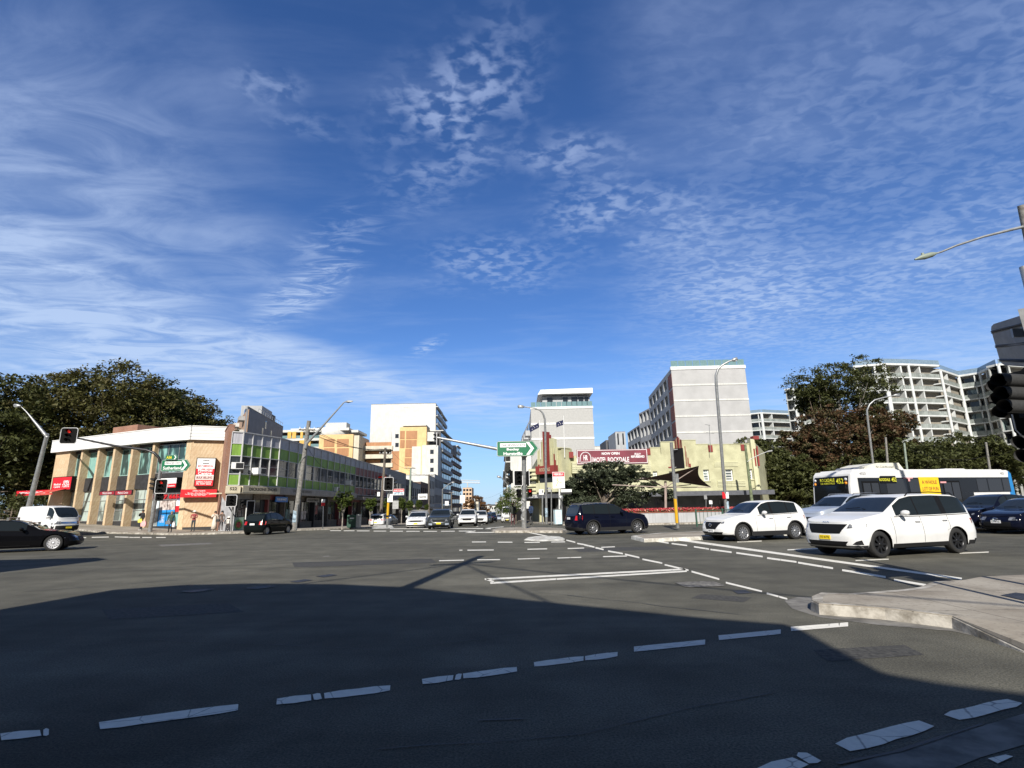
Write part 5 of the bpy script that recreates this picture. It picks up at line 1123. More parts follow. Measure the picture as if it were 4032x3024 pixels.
fd = Fr(D2g, D2m, 0); R2 = [(7.33, 8.25, 'panel_grey'), (6.2, 7.33, 'panel_maroon'), (4.6, 6.2, 'win'), (3.6, 4.6, 'panel_maroon')]
panel_row(rb_, fd, 0, fd.L, 9, R2, 'mull_light', 'shop_glass'); s_ = MB(); s_.bx(0, fd.L, -1.2, .3, 2.9, 3.3); rb_.b(s_, 'fascia', MATS['grey_fascia'], fd); shops(rb_, fd, [4, 4.5, 4, 4.4], 8, .5, 2.95)
s_ = MB(); s_.bx(0.05, fd.L-.05, .22, 12, -1.5, 8.2); rb_.b(s_, 'core', MATS['charcoal'], fd) if False else None
s_ = MB(); s_.bx(0.05, fd.L-.05, 1.3, 12, -1.5, 3.2); rb_.b(s_, 'shop_interior', MATS['interior'], fd); s_ = MB(); s_.bx(.05, fd.L-.05, .22, 12, 3.3, 8.2); rb_.b(s_, 'roof', MATS['charcoal'], fd)
gy = Bld('grey_clad_building', 'grey ribbed upper storey next along the shop row after the red panels', 'building', P2(D2m)+(0,))
fe = Fr(D2m, D3, 0); boards('ribbed_grey', (.22, .22, .23), .3); s_ = MB(); s_.bx(0, fe.L, 0, 10, 3.2, 8.3); gy.b(s_, 'wall', MATS['ribbed_grey'], fe)
for k in range(5): gy.win(fe, 1+k*2.6, 2.9+k*2.6, 4.4, 6.2, -.02, MATS['win_dark'], MATS['galv'], 2, 1)
s_ = MB(); s_.bx(0, fe.L, -1.2, .1, 2.7, 3.2); gy.b(s_, 'fascia', MATS['grey_fascia'], fe); shops(gy, fe, [4.5, 5, 5], 12, .3, 2.7)
s_ = MB(); s_.bx(0, fe.L, 1.0, 10, -2.2, 3.2); gy.b(s_, 'shop_interior', MATS['interior'], fe)
# ---- generic street building with windows
def block(name, label, P, Q, z0, z1, depth, mw, floors, cols, mwin='win_dark', wfrac=(.5, .55), first=0, group=None, cat='building', band=None, parapet=.25, winlimit=100, y=.14, roofm='concrete', ground=None, mf='dark_metal', side=True):
    fr = Fr(P, Q, 0); bl = Bld(name, label, cat, (P[0], P[1], 0), group); L = fr.L; fh = (z1-z0-.4)/floors; cw = L/cols; holes = []
    for r in range(first, floors):
        for c in range(cols):
            a = c*cw+cw*(1-wfrac[0])/2; zz = z0+r*fh+fh*.28; holes.append((a, a+cw*wfrac[0], zz, zz+fh*wfrac[1]))
    w_ = MB(); wall(w_, 0, L, z0, z1, holes, y, MATS[mw]); w_.quad((0, depth, z0), (L, depth, z0), (L, depth, z1), (0, depth, z1), MATS[mw]); w_.quad((0, 0, z0), (0, depth, z0), (0, depth, z1), (0, 0, z1), MATS[mw]); w_.quad((L, 0, z0), (L, depth, z0), (L, depth, z1), (L, 0, z1), MATS[mw])
    bl.b(w_, 'wall', MATS[mw], fr)
    r_ = MB(); r_.bx(.0, L, 0, depth, z1-.1, z1-.02); r_.bx(-.04, L+.04, -.05, .18, z1, z1+parapet*.3); bl.b(r_, 'roof', MATS[roofm], fr)
    for h in holes[:winlimit]: bl.win(fr, *h, y, MATS[mwin], MATS[mf], 2, 1, .05)
    if band:
        for r in range(floors+1): s_ = MB(); s_.bx(-.03, L+.03, -.06, 0, z0+r*fh-.12, z0+r*fh+.14); bl.b(s_, 'band', MATS[band], fr)
    return bl, fr
# ---- far end of the left row, towers behind
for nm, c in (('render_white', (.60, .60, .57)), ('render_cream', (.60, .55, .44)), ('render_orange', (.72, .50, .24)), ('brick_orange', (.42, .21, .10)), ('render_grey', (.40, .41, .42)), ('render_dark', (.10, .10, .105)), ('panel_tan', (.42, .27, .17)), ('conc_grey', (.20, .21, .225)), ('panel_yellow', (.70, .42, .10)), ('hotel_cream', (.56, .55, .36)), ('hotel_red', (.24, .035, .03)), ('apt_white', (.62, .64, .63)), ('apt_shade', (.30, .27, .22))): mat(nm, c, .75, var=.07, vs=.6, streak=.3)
brickmat('brown_brick', (.13, .055, .04), (.17, .08, .05), (.16, .12, .10), scale=3.0)
mat('rail_glass', (.16, .26, .27), .08, .0, var=.05, spec=.8)
zg = lambda P: gz(P[0], P[1])
def sx(t_): return (X2+.9-.02*(t_-D3.y))
segs = [(0, 8, 7.2, 'render_dark', 2, 3), (8, 19, 7.0, 'render_grey', 2, 4), (19, 31, 7.6, 'brown_brick', 2, 4), (31, 44, 9.8, 'render_white', 3, 4), (44, 66, 10.8, 'render_grey', 3, 7)]
labs = ['narrow dark two-storey shop after the grey ribbed building', 'weathered grey two-storey shop with square windows', 'brown brick two-storey shop with arched parapet', 'pale three-storey shop building in the row', 'grey three-storey building with plain windows near the brown towers']
SL = []
for (a, b_, h_, m_, fl, cl_), lb in zip(segs, labs):
    y0, y1 = D3.y+a, D3.y+b_; bl, fr = block('street_building', lb, (sx(y0), y0), (sx(y1), y1), zg((sx(y1), y1))-.3, h_, 14, m_, fl, cl_, first=1, group=None)
    s_ = MB(); s_.bx(0, fr.L, -1.8, 0, zg((sx(y0), y0))+3.0, zg((sx(y0), y0))+3.45); bl.b(s_, 'awning', MATS['grey_fascia'], fr)
    s_ = MB(); s_.bx(.1, fr.L-.1, -.03, .0, zg((sx(y1), y1)), zg((sx(y0), y0))+2.9); bl.b(s_, 'shopfront', MATS['shop_glass'], fr)
def balcony_block(name, label, P, Q, z0, z1, depth, floors, mw, mslab, mrail, bays, slab_out=1.4, wm='win_dark', cat='apartment building', glass=True, group=None):
    fr = Fr(P, Q, 0); bl = Bld(name, label, cat, (P[0], P[1], 0), group); L = fr.L; fh = (z1-z0)/floors
    w_ = MB(); w_.bx(0, L, 0, depth, z0, z1); bl.b(w_, 'wall', MATS[mw], fr)
    for r in range(floors):
        z = z0+r*fh; s_ = MB(); s_.bx(0, L, -slab_out, 0, z-.14, z+.10); bl.b(s_, 'balcony_slab', MATS[mslab], fr)
        s_ = MB(); s_.bx(.05, L-.05, -slab_out, -slab_out+.04, z+.10, z+1.05); bl.b(s_, 'balustrade', MATS[mrail], fr)
        for c in range(bays):
            a = L*c/bays+.3; s_ = MB(); s_.bx(a, a+L/bays-.8, -.05, -.0, z+.15, z+fh-.5); bl.b(s_, 'window', MATS[wm], fr)
    s_ = MB(); [s_.bx(L*c/bays-.1, L*c/bays+.1, -slab_out, 0, z0, z1) for c in range(0)]
    s_ = MB(); s_.bx(-.1, L+.1, -slab_out-.1, depth, z1, z1+.25); bl.b(s_, 'roof', MATS[mslab], fr)
    return bl, fr
# modern street-front apartments closing the left side of the street
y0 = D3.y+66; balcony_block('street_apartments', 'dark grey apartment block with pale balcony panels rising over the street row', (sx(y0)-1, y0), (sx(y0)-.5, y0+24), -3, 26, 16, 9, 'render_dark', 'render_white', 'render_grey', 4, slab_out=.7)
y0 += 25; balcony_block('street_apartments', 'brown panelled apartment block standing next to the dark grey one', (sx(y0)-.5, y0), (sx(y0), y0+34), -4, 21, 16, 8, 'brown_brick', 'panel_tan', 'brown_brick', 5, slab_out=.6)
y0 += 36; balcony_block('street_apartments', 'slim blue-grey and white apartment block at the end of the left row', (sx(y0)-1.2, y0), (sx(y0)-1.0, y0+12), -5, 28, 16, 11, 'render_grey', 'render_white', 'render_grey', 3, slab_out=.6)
# peach tower at the end of the street
def distant(name, label, px0, px1, pyt, Z, depth, mw, floors, cols, zb=-6, cat='apartment building', wf=(.55, .5), **k):
    a, b_ = tc_(px0, pyt, Z), tc_(px1, pyt, Z); return block(name, label, P2(a), P2(b_), zb, (a.z+b_.z)/2, depth, mw, floors, cols, cat=cat, wfrac=wf, **k)
mat('render_peach', (.60, .42, .28), .8, var=.05)
distant('distant_tower', 'peach apartment tower at the far end of the main street', 1822, 1858, 1920, 330, 16, 'render_peach', 8, 3, wf=(.7, .55))
distant('distant_office', 'green glass and white low office beside the peach tower', 1857, 1893, 1958, 360, 16, 'render_white', 3, 3, cat='office building', wf=(.8, .6))
bs, be = tc_(1806, 1900, 420), tc_(1890, 1903, 420); ct = thing('tower_crane', 'pale horizontal crane jib against the sky above the street end', 'crane', tuple(GZ(1850, 420))); s_ = MB(); o_ = Vector(ct.location)
for dz_ in (0, 2.0): s_.tube([tuple(bs-o_+Vector((0, 0, dz_))), tuple(be-o_+Vector((0, 0, dz_)))], .25, n=4, smooth=False)
for k in range(14): p_ = bs.lerp(be, k/14)-o_; q_ = bs.lerp(be, (k+.5)/14)-o_+Vector((0, 0, 2)); r_ = bs.lerp(be, (k+1)/14)-o_; s_.tube([tuple(p_), tuple(q_), tuple(r_)], .16, n=3, smooth=False)
s_.build('jib', MATS['render_white'], ct); s_ = MB(); m_ = bs.lerp(be, .42)-o_; s_.tube([(m_.x, m_.y, 0), tuple(m_)], .5, n=4, smooth=False); s_.build('mast', MATS['render_white'], ct)
for (px0, px1, pyt, Z, lab, m_) in ((1868, 1884, 1975, 260, 'cream three-storey building low in front of the peach tower', 'render_cream'), (1950, 1962, 1978, 300, 'narrow pale building on the right end of the street gap', 'render_grey'), (1968, 1990, 1958, 240, 'white four-storey building right of the street gap', 'render_white')):
    distant('distant_building', lab, px0, px1, pyt, Z, 10, m_, 3, 3, zb=-6)
# white blank tower and the orange-brick block
bl, fr = distant('white_tower', 'tall blank white apartment tower behind the orange-brick block', 1462, 1716, 1590, 190, 20, 'render_white', 1, 1, first=9)
e0 = tc_(1718, 1598, 190); e1 = tc_(1757, 1652, 222); zt = e0.z
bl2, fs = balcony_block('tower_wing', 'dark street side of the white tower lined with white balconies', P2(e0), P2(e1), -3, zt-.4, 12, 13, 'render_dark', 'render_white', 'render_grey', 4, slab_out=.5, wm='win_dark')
a, b_ = tc_(1628, 1682, 166), tc_(1672, 1682, 166)
ob = Bld('brick_apartments', 'cream and orange-brick apartment block in front of the white tower', 'apartment building', P2(a)+(0,))
fo = Fr(P2(a), P2(b_), 0)
def obx(px0, py0, px1, py1, m, nm, y0=0, y1=12, f=fo, B_=None):
    u0, zt = f.px(px0, py0); u1, zb = f.px(px1, py1); s_ = MB(); s_.bx(u0, u1, y0, y1, zb, zt); return (B_ or ob).b(s_, nm, MATS[m], f)
obx(1575, 1682, 1675, 1960, 'render_orange', 'wall', 0, 10); obx(1542, 1690, 1577, 1960, 'render_white', 'wall', .6, 10); obx(1665, 1755, 1725, 1960, 'render_white', 'wall', -1.5, 9)
obx(1585, 1673, 1672, 1682, 'render_dark', 'penthouse', 2, 9); obx(1580, 1670, 1675, 1673, 'render_white', 'roof', 1.5, 9.5)
for k in range(4):
    y = 1697+k*35.5; obx(1600-k*2, y, 1642-k*2, y+31, 'brick_orange', 'brick_panel', -.12, .02)
    if k < 2: obx(1576, y, 1593, y+31, 'brick_orange', 'brick_panel', -.12, .02)
for px_, ys_ in ((1555, (1708, 1743)), (1697, (1773, 1808, 1843))):
    for y in ys_: obx(px_, y, px_+13, y+16, 'win_dark', 'window', -1.58 if px_ > 1600 else .55, .7)
obx(1433, 1740, 1545, 1766, 'brick_orange', 'wall', 1.5, 12); obx(1425, 1766, 1572, 1960, 'render_dark', 'wall', 2.5, 12)
for y in (1757, 1790, 1825, 1858): obx(1415, y, 1545, y+14, 'render_cream', 'balcony_front', 0, 1.4)
for y in (1775, 1808): obx(1433, y, 1490, y+16, 'brick_orange', 'brick_panel', 2.3, 2.6)
obx(1541, 1776, 1575, 1850, 'brick_orange', 'brick_panel', .4, .62); obx(1675, 1700, 1708, 1735, 'render_white', 'balcony_front', .8, 2.5)
w_ = Fr(tc_(1725, 1765, 165), tc_(1737, 1765, 190), 0)
s_ = MB(); s_.bx(0, w_.L, 0, 8, -4, w_.px(1728, 1765)[1]); ob.b(s_, 'side_wall', MATS['render_white'], w_)
# yellow-banded flats behind the green corner building
a, b_ = tc_(1075, 1696, 172), tc_(1262, 1696, 172); yb = Bld('yellow_apartments', 'white flats with yellow panels and glass balconies behind the corner shop building', 'apartment building', P2(a)+(0,)); fy = Fr(P2(a), P2(b_), 0)
def yx(px0, py0, px1, py1, m, nm, y0=0, y1=12): return obx(px0, py0, px1, py1, m, nm, y0, y1, fy, yb)
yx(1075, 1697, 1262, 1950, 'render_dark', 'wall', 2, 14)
for k in range(4):
    y = 1694+k*34; yx(1074, y, 1262, y+6, 'render_white', 'balcony_slab', 0, 2); yx(1100, y+22, 1262, y+34, 'rail_glass', 'balustrade', .1, .2)
    for q0, q1 in ((1073, 1100), (1134, 1146), (1152, 1165), (1184, 1192)) if k % 2 == 0 else ((1180, 1200), (1215, 1222)): yx(q0, y+6, q1, y+32, 'panel_yellow', 'yellow_panel', -.1, 1.9)
yx(1140, 1686, 1370, 1692, 'render_white', 'roof', 1, 14); yx(1230, 1676, 1262, 1684, 'render_dark', 'plant_box', 4, 8)
p_ = tc_(1318, 1690, 178); s_ = MB(); s_.lathe([(.01, -3), (5.5, -3), (6, .8), (.01, 1.2)], (0, 0, 0), n=24); o = s_.build('roof_tank', MATS['render_white'], yb.t); o.location = (p_.x-yb.loc.x, p_.y-yb.loc.y, p_.z-1); 
s_ = MB(); s_.bx(-3.5, 3.5, -2, 2, 0, 2.4); o = s_.build('roof_box', MATS['galv'], yb.t); o.location = (p_.x-yb.loc.x+1, p_.y-yb.loc.y, p_.z-.5)
yx(1258, 1718-28, 1400, 1725-28, 'render_white', 'parapet', 3, 14)
a, b_ = tc_(1258, 1712, 160), tc_(1380, 1712, 160); ob2 = Bld('brick_apartments', 'orange-framed brick end wall of a block left of the street poles', 'apartment building', P2(a)+(0,)); f2_ = Fr(P2(a), P2(b_), 0)
obx(1258, 1712, 1380, 1950, 'render_orange', 'wall', 0, 6, f2_, ob2); obx(1380, 1714, 1402, 1950, 'render_cream', 'side_wall', .5, 12, f2_, ob2)
for k in range(4):
    y = 1729+k*36; obx(1276, y, 1316, y+30, 'brick_orange', 'brick_panel', -.1, .02, f2_, ob2); obx(1328, y, 1372, y+30, 'brick_orange', 'brick_panel', -.1, .02, f2_, ob2)
# dark concrete tower above the medical centre party wall
a, b_ = tc_(977, 1601, 120), tc_(1117, 1658, 150); bl, fr = block('concrete_tower', 'grey concrete apartment tower with small dark windows behind the corner shop', P2(a), P2(b_), 0, a.z, .3, 'conc_grey', 9, 1, first=9)
for px0, py0 in ((1004, 1638), (1026, 1648), (1045, 1656), (982, 1665), (1010, 1676), (1032, 1684), (1066, 1695), (996, 1705)):
    u0, z0_ = fr.px(px0, py0); s_ = MB(); s_.bx(u0, u0+1.0, -.05, .0, z0_-2.0, z0_); bl.b(s_, 'window', MATS['win_dark'], fr)
s_ = MB(); [s_.tube([(u_, .1, a.z), (u_, .1, a.z+1.0)], .04, n=4) for u_ in np.arange(8, fr.L, 2)]; s_.tube([(8, .1, a.z+1), (fr.L, .1, a.z+1)], .05, n=4); bl.b(s_, 'roof_rail', MATS['galv'], fr)
s_ = MB(); s_.bx(fr.L*.55, fr.L*.85, 2, 7, a.z, a.z+3.4); bl.b(s_, 'plant_room', MATS['render_grey'], fr); s_ = MB(); s_.bx(fr.L*.85, fr.L*.97, 2, 7, a.z, a.z+2.8); bl.b(s_, 'plant_room', MATS['render_dark'], fr)
a2, b2 = tc_(905, 1722, 150), tc_(972, 1600, 120.5); fl_ = Fr(P2(a2), P2(a), 0); s_ = MB(); s_.bx(0, fl_.L-.05, 0.0, .3, 0, a.z-.6); bl.b(s_, 'side_wall', mat('tan_render', (.40, .27, .19), .8, var=.1), fl_)
for r in range(6):
    z = a.z-3.1*r-1.6
    for c in range(3): u_ = fl_.L*(.2+.3*c); s_ = MB(); s_.bx(u_, u_+3.2, -1.2, .3, z-.9, z); bl.b(s_, 'balcony', MATS['render_white'] if (r+c) % 2 else MATS['render_grey'], fl_); s_ = MB(); s_.bx(u_+.2, u_+2.8, -.0, .22, z, z+1.9); bl.b(s_, 'window', MATS['win_dark'], fl_)
s_ = MB(); s_.prism([(p[0]-a.x, p[1]-a.y) for p in ((a.x+.1, a.y+.6), (b_.x-.3, b_.y+.5), (b_.x-20, b_.y+16), (a2.x+.5, a2.y+.5))], 0, a.z-.7, ax='z'); s_.build('core', MATS['conc_grey'], bl.t)
# roof slab peeping above the left trees
a, b_ = tc_(610, 1572, 140), tc_(722, 1590, 140); tp_ = Bld('hill_apartments', 'white roof terrace of an apartment block peeping above the dark trees', 'apartment building', P2(a)+(0,)); ft = Fr(P2(a), P2(b_), 0)
s_ = MB(); s_.bx(0, ft.L, 0, 10, 0, b_.z); tp_.b(s_, 'wall', MATS['render_grey'], ft); s_ = MB(); s_.bx(-.5, ft.L+.5, -1, 10, b_.z-.1, b_.z+.5); tp_.b(s_, 'roof_slab', MATS['render_white'], ft)
s_ = MB(); s_.bx(0, ft.L*.6, 0, 8, b_.z+.5, b_.z+3); tp_.b(s_, 'penthouse', MATS['win_dark'], ft); s_ = MB(); s_.bx(-.5, ft.L*.62, -1, 8, b_.z+3, b_.z+3.5); tp_.b(s_, 'roof_slab', MATS['render_white'], ft)
# ---- centre-right white block above the hotel corner
a, b_ = tc_(2090, 1612, 110), tc_(2333, 1600, 110); cw = Bld('white_apartments', 'pale grey apartment block with white floor bands and a glass-railed roof behind the hotel corner', 'apartment building', P2(a)+(0,)); fw = Fr(P2(a), P2(b_), 0); zt = fw.px(2200, 1607)[1]
s_ = MB(); s_.bx(0, fw.L, 0, 14, -2, zt); cw.b(s_, 'wall', mat('pale_grey', (.40, .40, .39), .8, var=.04), fw)
for y in (1668, 1727): z = fw.px(2200, y)[1]; s_ = MB(); s_.bx(-.02, fw.L+.02, -.10, 0, z-.18, z+.18); cw.b(s_, 'floor_band', MATS['white_paint'], fw)
s_ = MB(); s_.bx(-.1, fw.L+.1, -.12, .5, zt-.15, zt+.3); cw.b(s_, 'coping', MATS['white_paint'], fw)
for k in range(12): s_ = MB(); s_.bx(fw.L*k/12+.06, fw.L*(k+1)/12-.06, .05, .09, zt+.3, zt+1.35); cw.b(s_, 'glass_panel', MATS['rail_glass'], fw)
s_ = MB(); s_.bx(fw.L*.2, fw.L-.2, 2.2, 9, zt+.2, zt+3.0); cw.b(s_, 'penthouse', MATS['render_grey'], fw)
for u_, w2_ in ((.28, .09), (.54, .08), (.68, .10), (.80, .08), (.90, .06)): s_ = MB(); s_.bx(fw.L*u_, fw.L*(u_+w2_), 2.12, 2.2, zt+.9, zt+2.7); cw.b(s_, 'window', MATS['win_dark'], fw)
s_ = MB(); s_.prism([(fw.L*.14, zt+3.1), (fw.L*.12, zt+3.0), (fw.L*.17, zt+4.1), (fw.L+.3, zt+4.3), (fw.L+.3, zt+3.2), (fw.L*.2, zt+3.2)], 0.6, 10); cw.b(s_, 'roof_canopy', MATS['white_paint'], fw)
sd = Fr((a.x-1.6, a.y+34), (a.x, a.y+.2), 0); s_ = MB(); s_.bx(0, sd.L, 0.1, 8, -3, zt-1.5); cw.b(s_, 'side_wall', MATS['render_white'], sd)
for r in range(7):
    for c in range(5): u_ = sd.L*(.05+.18*c); s_ = MB(); s_.bx(u_, u_+3.4, -.9, .1, zt-5-3.05*r, zt-3.9-3.05*r); cw.b(s_, 'balcony', MATS['render_grey'], sd); s_ = MB(); s_.bx(u_+.2, u_+3, -.02, .08, zt-3.8-3.05*r, zt-2.3-3.05*r); cw.b(s_, 'window', MATS['win_dark'], sd)
# white flats on the right side of the street seen left of the sign pole
for (z_, a_, b2_, top, lab) in (('render_white', 112, 150, 14, 'white flats with dark balconies just left of the island sign pole'), ('render_white', 175, 235, 13, 'farther white building down the right side of the street')):
    x0 = 1.2-.026*(a_-60); x1 = 1.2-.026*(b2_-60); bsf, fsf = balcony_block('street_flats', lab, (x1-.5, b2_), (x0-.5, a_), -5, top, 12, 6, z_, 'render_white', 'render_grey', 5, slab_out=1.0)
    s_ = MB(); s_.bx(0, fsf.L+.1, -2.6, .05, 1.2 if a_ < 150 else .2, 1.7 if a_ < 150 else .7); bsf.b(s_, 'awning', MATS['awning_grey'] if 'awning_grey' in MATS else mat('awning_grey', (.10, .105, .12), .6, var=.1), fsf); s_ = MB(); s_.bx(-.05, fsf.L+.1, -.12, 12.1, -5, 1.2 if a_ < 150 else .2); bsf.b(s_, 'shopfront', MATS['interior'], fsf)
for (px0, px1, pyt, Z, lab, m_) in ((1880, 1905, 1993, 600, 'small cream house low on the far hill', 'render_cream'), (1903, 1930, 1990, 700, 'pale flats on the far hilltop', 'render_white'), (1925, 1952, 1992, 650, 'white flat-roofed building on the far hill', 'render_white'), (1950, 1975, 1988, 720, 'white building highest on the far hill', 'render_white'), (1895, 1925, 2012, 480, 'low pink-walled house near the end of the street', 'render_peach'), (1925, 1968, 2010, 420, 'low pale shed where the street ends', 'render_grey')):
    distant('distant_house', lab, px0, px1, pyt, Z, 14, m_, 2, 3, zb=-8, cat='house')
# ================================================================ hotel
Zh = 68
h2, h3 = tc_(2243, 1900, Zh-.5), tc_(2990, 1900, Zh)
hz = zg((20, 66))
ht = Bld('hotel_building', 'cream and maroon art deco corner hotel with grey street awning', 'hotel', P2(h2)+(0,)); fh = Fr(P2(h2), P2(h3), 0)
HC, HR = MATS['hotel_cream'], MATS['hotel_red']; brickmat('hotel_brick', (.52, .51, .33), (.56, .55, .36), (.38, .38, .23), scale=1.4, var=.6); HB_ = MATS['hotel_brick']
def hx(px0, py0, px1, py1, m, nm, y0=-.2, y1=.1, B_=None, f=None):
    f = f or fh; u0, zt = f.px(px0, py0); u1, zb = f.px(px1, py1); s_ = MB(); s_.bx(u0, u1, y0, y1, zb, zt); return ht.b(s_, nm, m, f)
def uz(px, py, f=None): return (f or fh).px(px, py)
zaw = uz(2700, 1936)[1]
wins = [(2768, 1849, 2795, 1892), (2855, 1848, 2889, 1892), (2947, 1847, 2966, 1886), (2570, 1856, 2590, 1886), (2634, 1856, 2655, 1890)]
holes = []
for a, b_, c, d in wins: u0, z1 = uz(a, b_); u1, z0 = uz(c, d); holes.append((u0, u1, z0, z1))
ztop = uz(2700, 1750)[1]; w_ = MB(); wall(w_, 0, fh.L, zaw, uz(2400, 1792)[1], holes, .3, HB_); ht.b(w_, 'front_wall', HB_, fh)
for h in holes:
    ht.win(fh, *h, .3, MATS['shop_lower'], MATS['white_paint'], 1, 4, .12, sill=None)
    s_ = MB(); s_.bx(h[0]-.12, h[1]+.12, -.12, .02, h[2]-.14, h[2]); ht.b(s_, 'window_sill', MATS['hotel_cream'], fh)
# stepped parapet
zp = uz(2400, 1792)[1]
for px0, py0, px1 in ((2559, 1764, 2600), (2600, 1742, 2656), (2684, 1735, 2739), (2739, 1751, 2787), (2787, 1752, 2915), (2915, 1750, 2950)):
    u0, z1 = uz(px0, py0); u1, _ = uz(px1, py0); s_ = MB(); s_.bx(u0, u1, .0, .4, zp, z1); s_.bx(u0-.02, u1+.02, -.05, .45, z1, z1+.1); ht.b(s_, 'parapet', HB_, fh)
hx(2949, 1730, 2990, 1936, HC, 'corner_pylon', -.35, .6); hx(2960, 1718, 2984, 1731, HR, 'pylon_cap', -.4, .5)
hx(2995-18, 1758, 2981, 1836, HR, 'maroon_strip', -.42, -.34); hx(2966, 1768, 2969, 1836, HR, 'maroon_strip', -.42, -.34)
for a, b_, c, d in ((2543, 1767, 2561, 1791), (2787, 1754, 2806, 1779), (2915, 1750, 2932, 1774)): hx(a, b_, c, d, HR, 'maroon_tile', -.12, .0)
hx(2238, 1781, 2256, 1804, HR, 'maroon_tile', -.6, -.45)
# fluted maroon fin over the side entrance
for k, (a, tp1) in enumerate(((2655, 1735), (2660, 1727), (2666, 1720), (2672, 1724), (2678, 1731))): hx(a, tp1, a+5, 1800, HR if k % 2 == 0 else MATS['panel_tan'], 'flute', -.35-.1*(k == 2), .1)
for steps in (((2636, 1838, 2645), (2640, 1808, 2645), (2643, 1775, 2648)), ):
    for a, t_, b_ in steps: hx(a-(2636-2631)*(a == 2636), t_, b_, 1842, HR, 'maroon_step', -.10, 0)
for a, t_, b_, bt in ((2697, 1757, 2702, 1836), (2702, 1778, 2707, 1838), (2707, 1802, 2713, 1839), (2713, 1826, 2720, 1839)): hx(a, t_, b_, bt, HR, 'maroon_step', -.10, 0)
for y in (1819, 1824, 1829, 1834): hx(2811, y, 2905, y+2.2, HC, 'rib', -.10, 0)
for y in (1894, 1900, 1906, 1912): hx(2825, y, 2935, y+2.4, HC, 'rib', -.10, 0)
for k in range(6): y = 1823+k*6.5; hx(2249, y, 2556, y+4.0, HC, 'balcony_rib', -.95, .05)
hx(2251, 1822, 2554, 1861, HC, 'balcony_front', -.85, .05)
hx(2262, 1862, 2470, 1895, MATS['interior'], 'loggia_shade', -.02, .0); hx(2262, 1895, 2556, 1936, HC, 'lower_wall', -.25, .05)  # flat black sheet paints the shade of the recess under the balcony
# awning and ground floor
s_ = MB(); s_.bx(0, fh.L+.5, -2.6, 0.1, zaw-.55, zaw+.0); aw = ht.b(s_, 'awning', mat('awning_grey', (.10, .105, .12), .6, var=.1), fh)
u0, z_ = uz(2512, 1943); text('HOTEL ROCKDALE', 'lettering', MATS['white_sign'], aw, (fh.px(2512, 1943, -2.6)[0], -2.62, zaw-.28), .42, w=2.7, bold=.02)
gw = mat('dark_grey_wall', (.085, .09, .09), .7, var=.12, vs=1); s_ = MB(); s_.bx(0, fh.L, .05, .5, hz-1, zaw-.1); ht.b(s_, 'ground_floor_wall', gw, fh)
for a, b_ in ((2455, 2530), (2578, 2618), (2830, 2850)): hx(a, 1965, b_, 2022, MATS['shop_glass'], 'doorway', -.02, .06)
fs2 = Fr(P2(h3), P2(tc_(3035, 1900, 88)), 0); s_ = MB(); s_.bx(0, fs2.L, -.1, .5, hz-1, uz(2980, 1745)[1]); ht.b(s_, 'side_wall', HB_, fs2)
# street side and corner tower
t0, t1 = tc_(2118, 1900, 69), tc_(2205, 1900, 66.5); ftw = Fr(P2(t0), P2(t1), 0); fl2 = Fr(P2(t1), P2(h2), 0)
def tx(px0, py0, px1, py1, m, nm, y0=-.2, y1=.6, f=None): return hx(px0, py0, px1, py1, m, nm, y0, y1, f=f or ftw)
tx(2122, 1770, 2200, 1900, HB_, 'tower_wall', 0, 3)
for k, (a, t_) in enumerate(((2122, 1775), (2128, 1768), (2135, 1740), (2142, 1730), (2169, 1727), (2177, 1725), (2185, 1727), (2191, 1760))): tx(a, t_, a+5.5, 1862, HC, 'tower_rib', -.35, .3)
for a, t_, b_ in ((2149, 1701, 2157), (2157, 1701, 2163), (2163, 1712, 2169)): tx(a, t_, b_, 1840, HR, 'tower_fin', -.7, .3)
for a, t_, b_ in ((2127, 1830, 2132), (2188, 1788, 2192), (2192, 1812, 2196)): tx(a, t_, b_, 1842, HR, 'maroon_step', -.45, -.3)
bo = tx(2124, 1838, 2198, 1864, HR, 'name_band', -.8, .3); text('ROCKDALE', 'lettering', MATS['hotel_cream'], bo, (ftw.px(2161, 1850)[0], -.83, ftw.px(2161, 1850)[1]), .42, w=1.7)
tx(2128, 1866, 2192, 1905, MATS['win_dark'], 'bay_window', -.2, .2); tx(2120, 1903, 2202, 1936, HC, 'tower_base', -.5, .4)
tx(2205, 1764, 2243, 1900, HB_, 'tower_shoulder', -.3, 2, f=fl2); tx(2199, 1762, 2240, 1768, HC, 'coping', -.4, 2, f=fl2)
stf = Fr((P2(t0)[0]-.3, P2(t0)[1]+32), P2(t0), 0); s_ = MB(); s_.bx(0, stf.L-.1, .1, 6, hz-2, ftw.px(2122, 1800)[1]); ht.b(s_, 'street_wall', HB_, stf)
for k in range(3): s_ = MB(); zz = ftw.px(2120, 1845)[1]-k*.5; s_.bx(stf.L-7, stf.L-.2, -1.1, .1, zz-.34, zz); ht.b(s_, 'balcony_rib', HC, stf)
for k in range(3): s_ = MB(); zz = ftw.px(2120, 1905)[1]-k*.5; s_.bx(stf.L-7, stf.L-.2, -1.3, .1, zz-.34, zz); ht.b(s_, 'balcony_rib', HC, stf)
s_ = MB(); s_.bx(stf.L-30, stf.L, -2.4, .1, zaw-.5, zaw); ht.b(s_, 'awning', MATS['awning_grey'], stf); s_ = MB(); s_.bx(-.2, ftw.L+.2, -2.4, .1, zaw-.5, zaw); cb = ht.b(s_, 'awning', MATS['awning_grey'], ftw)
text('HOTEL', 'lettering', MATS['white_sign'], cb, (ftw.px(2150, 1948)[0], -2.43, zaw-.25), .32, w=1.4, bold=.02)
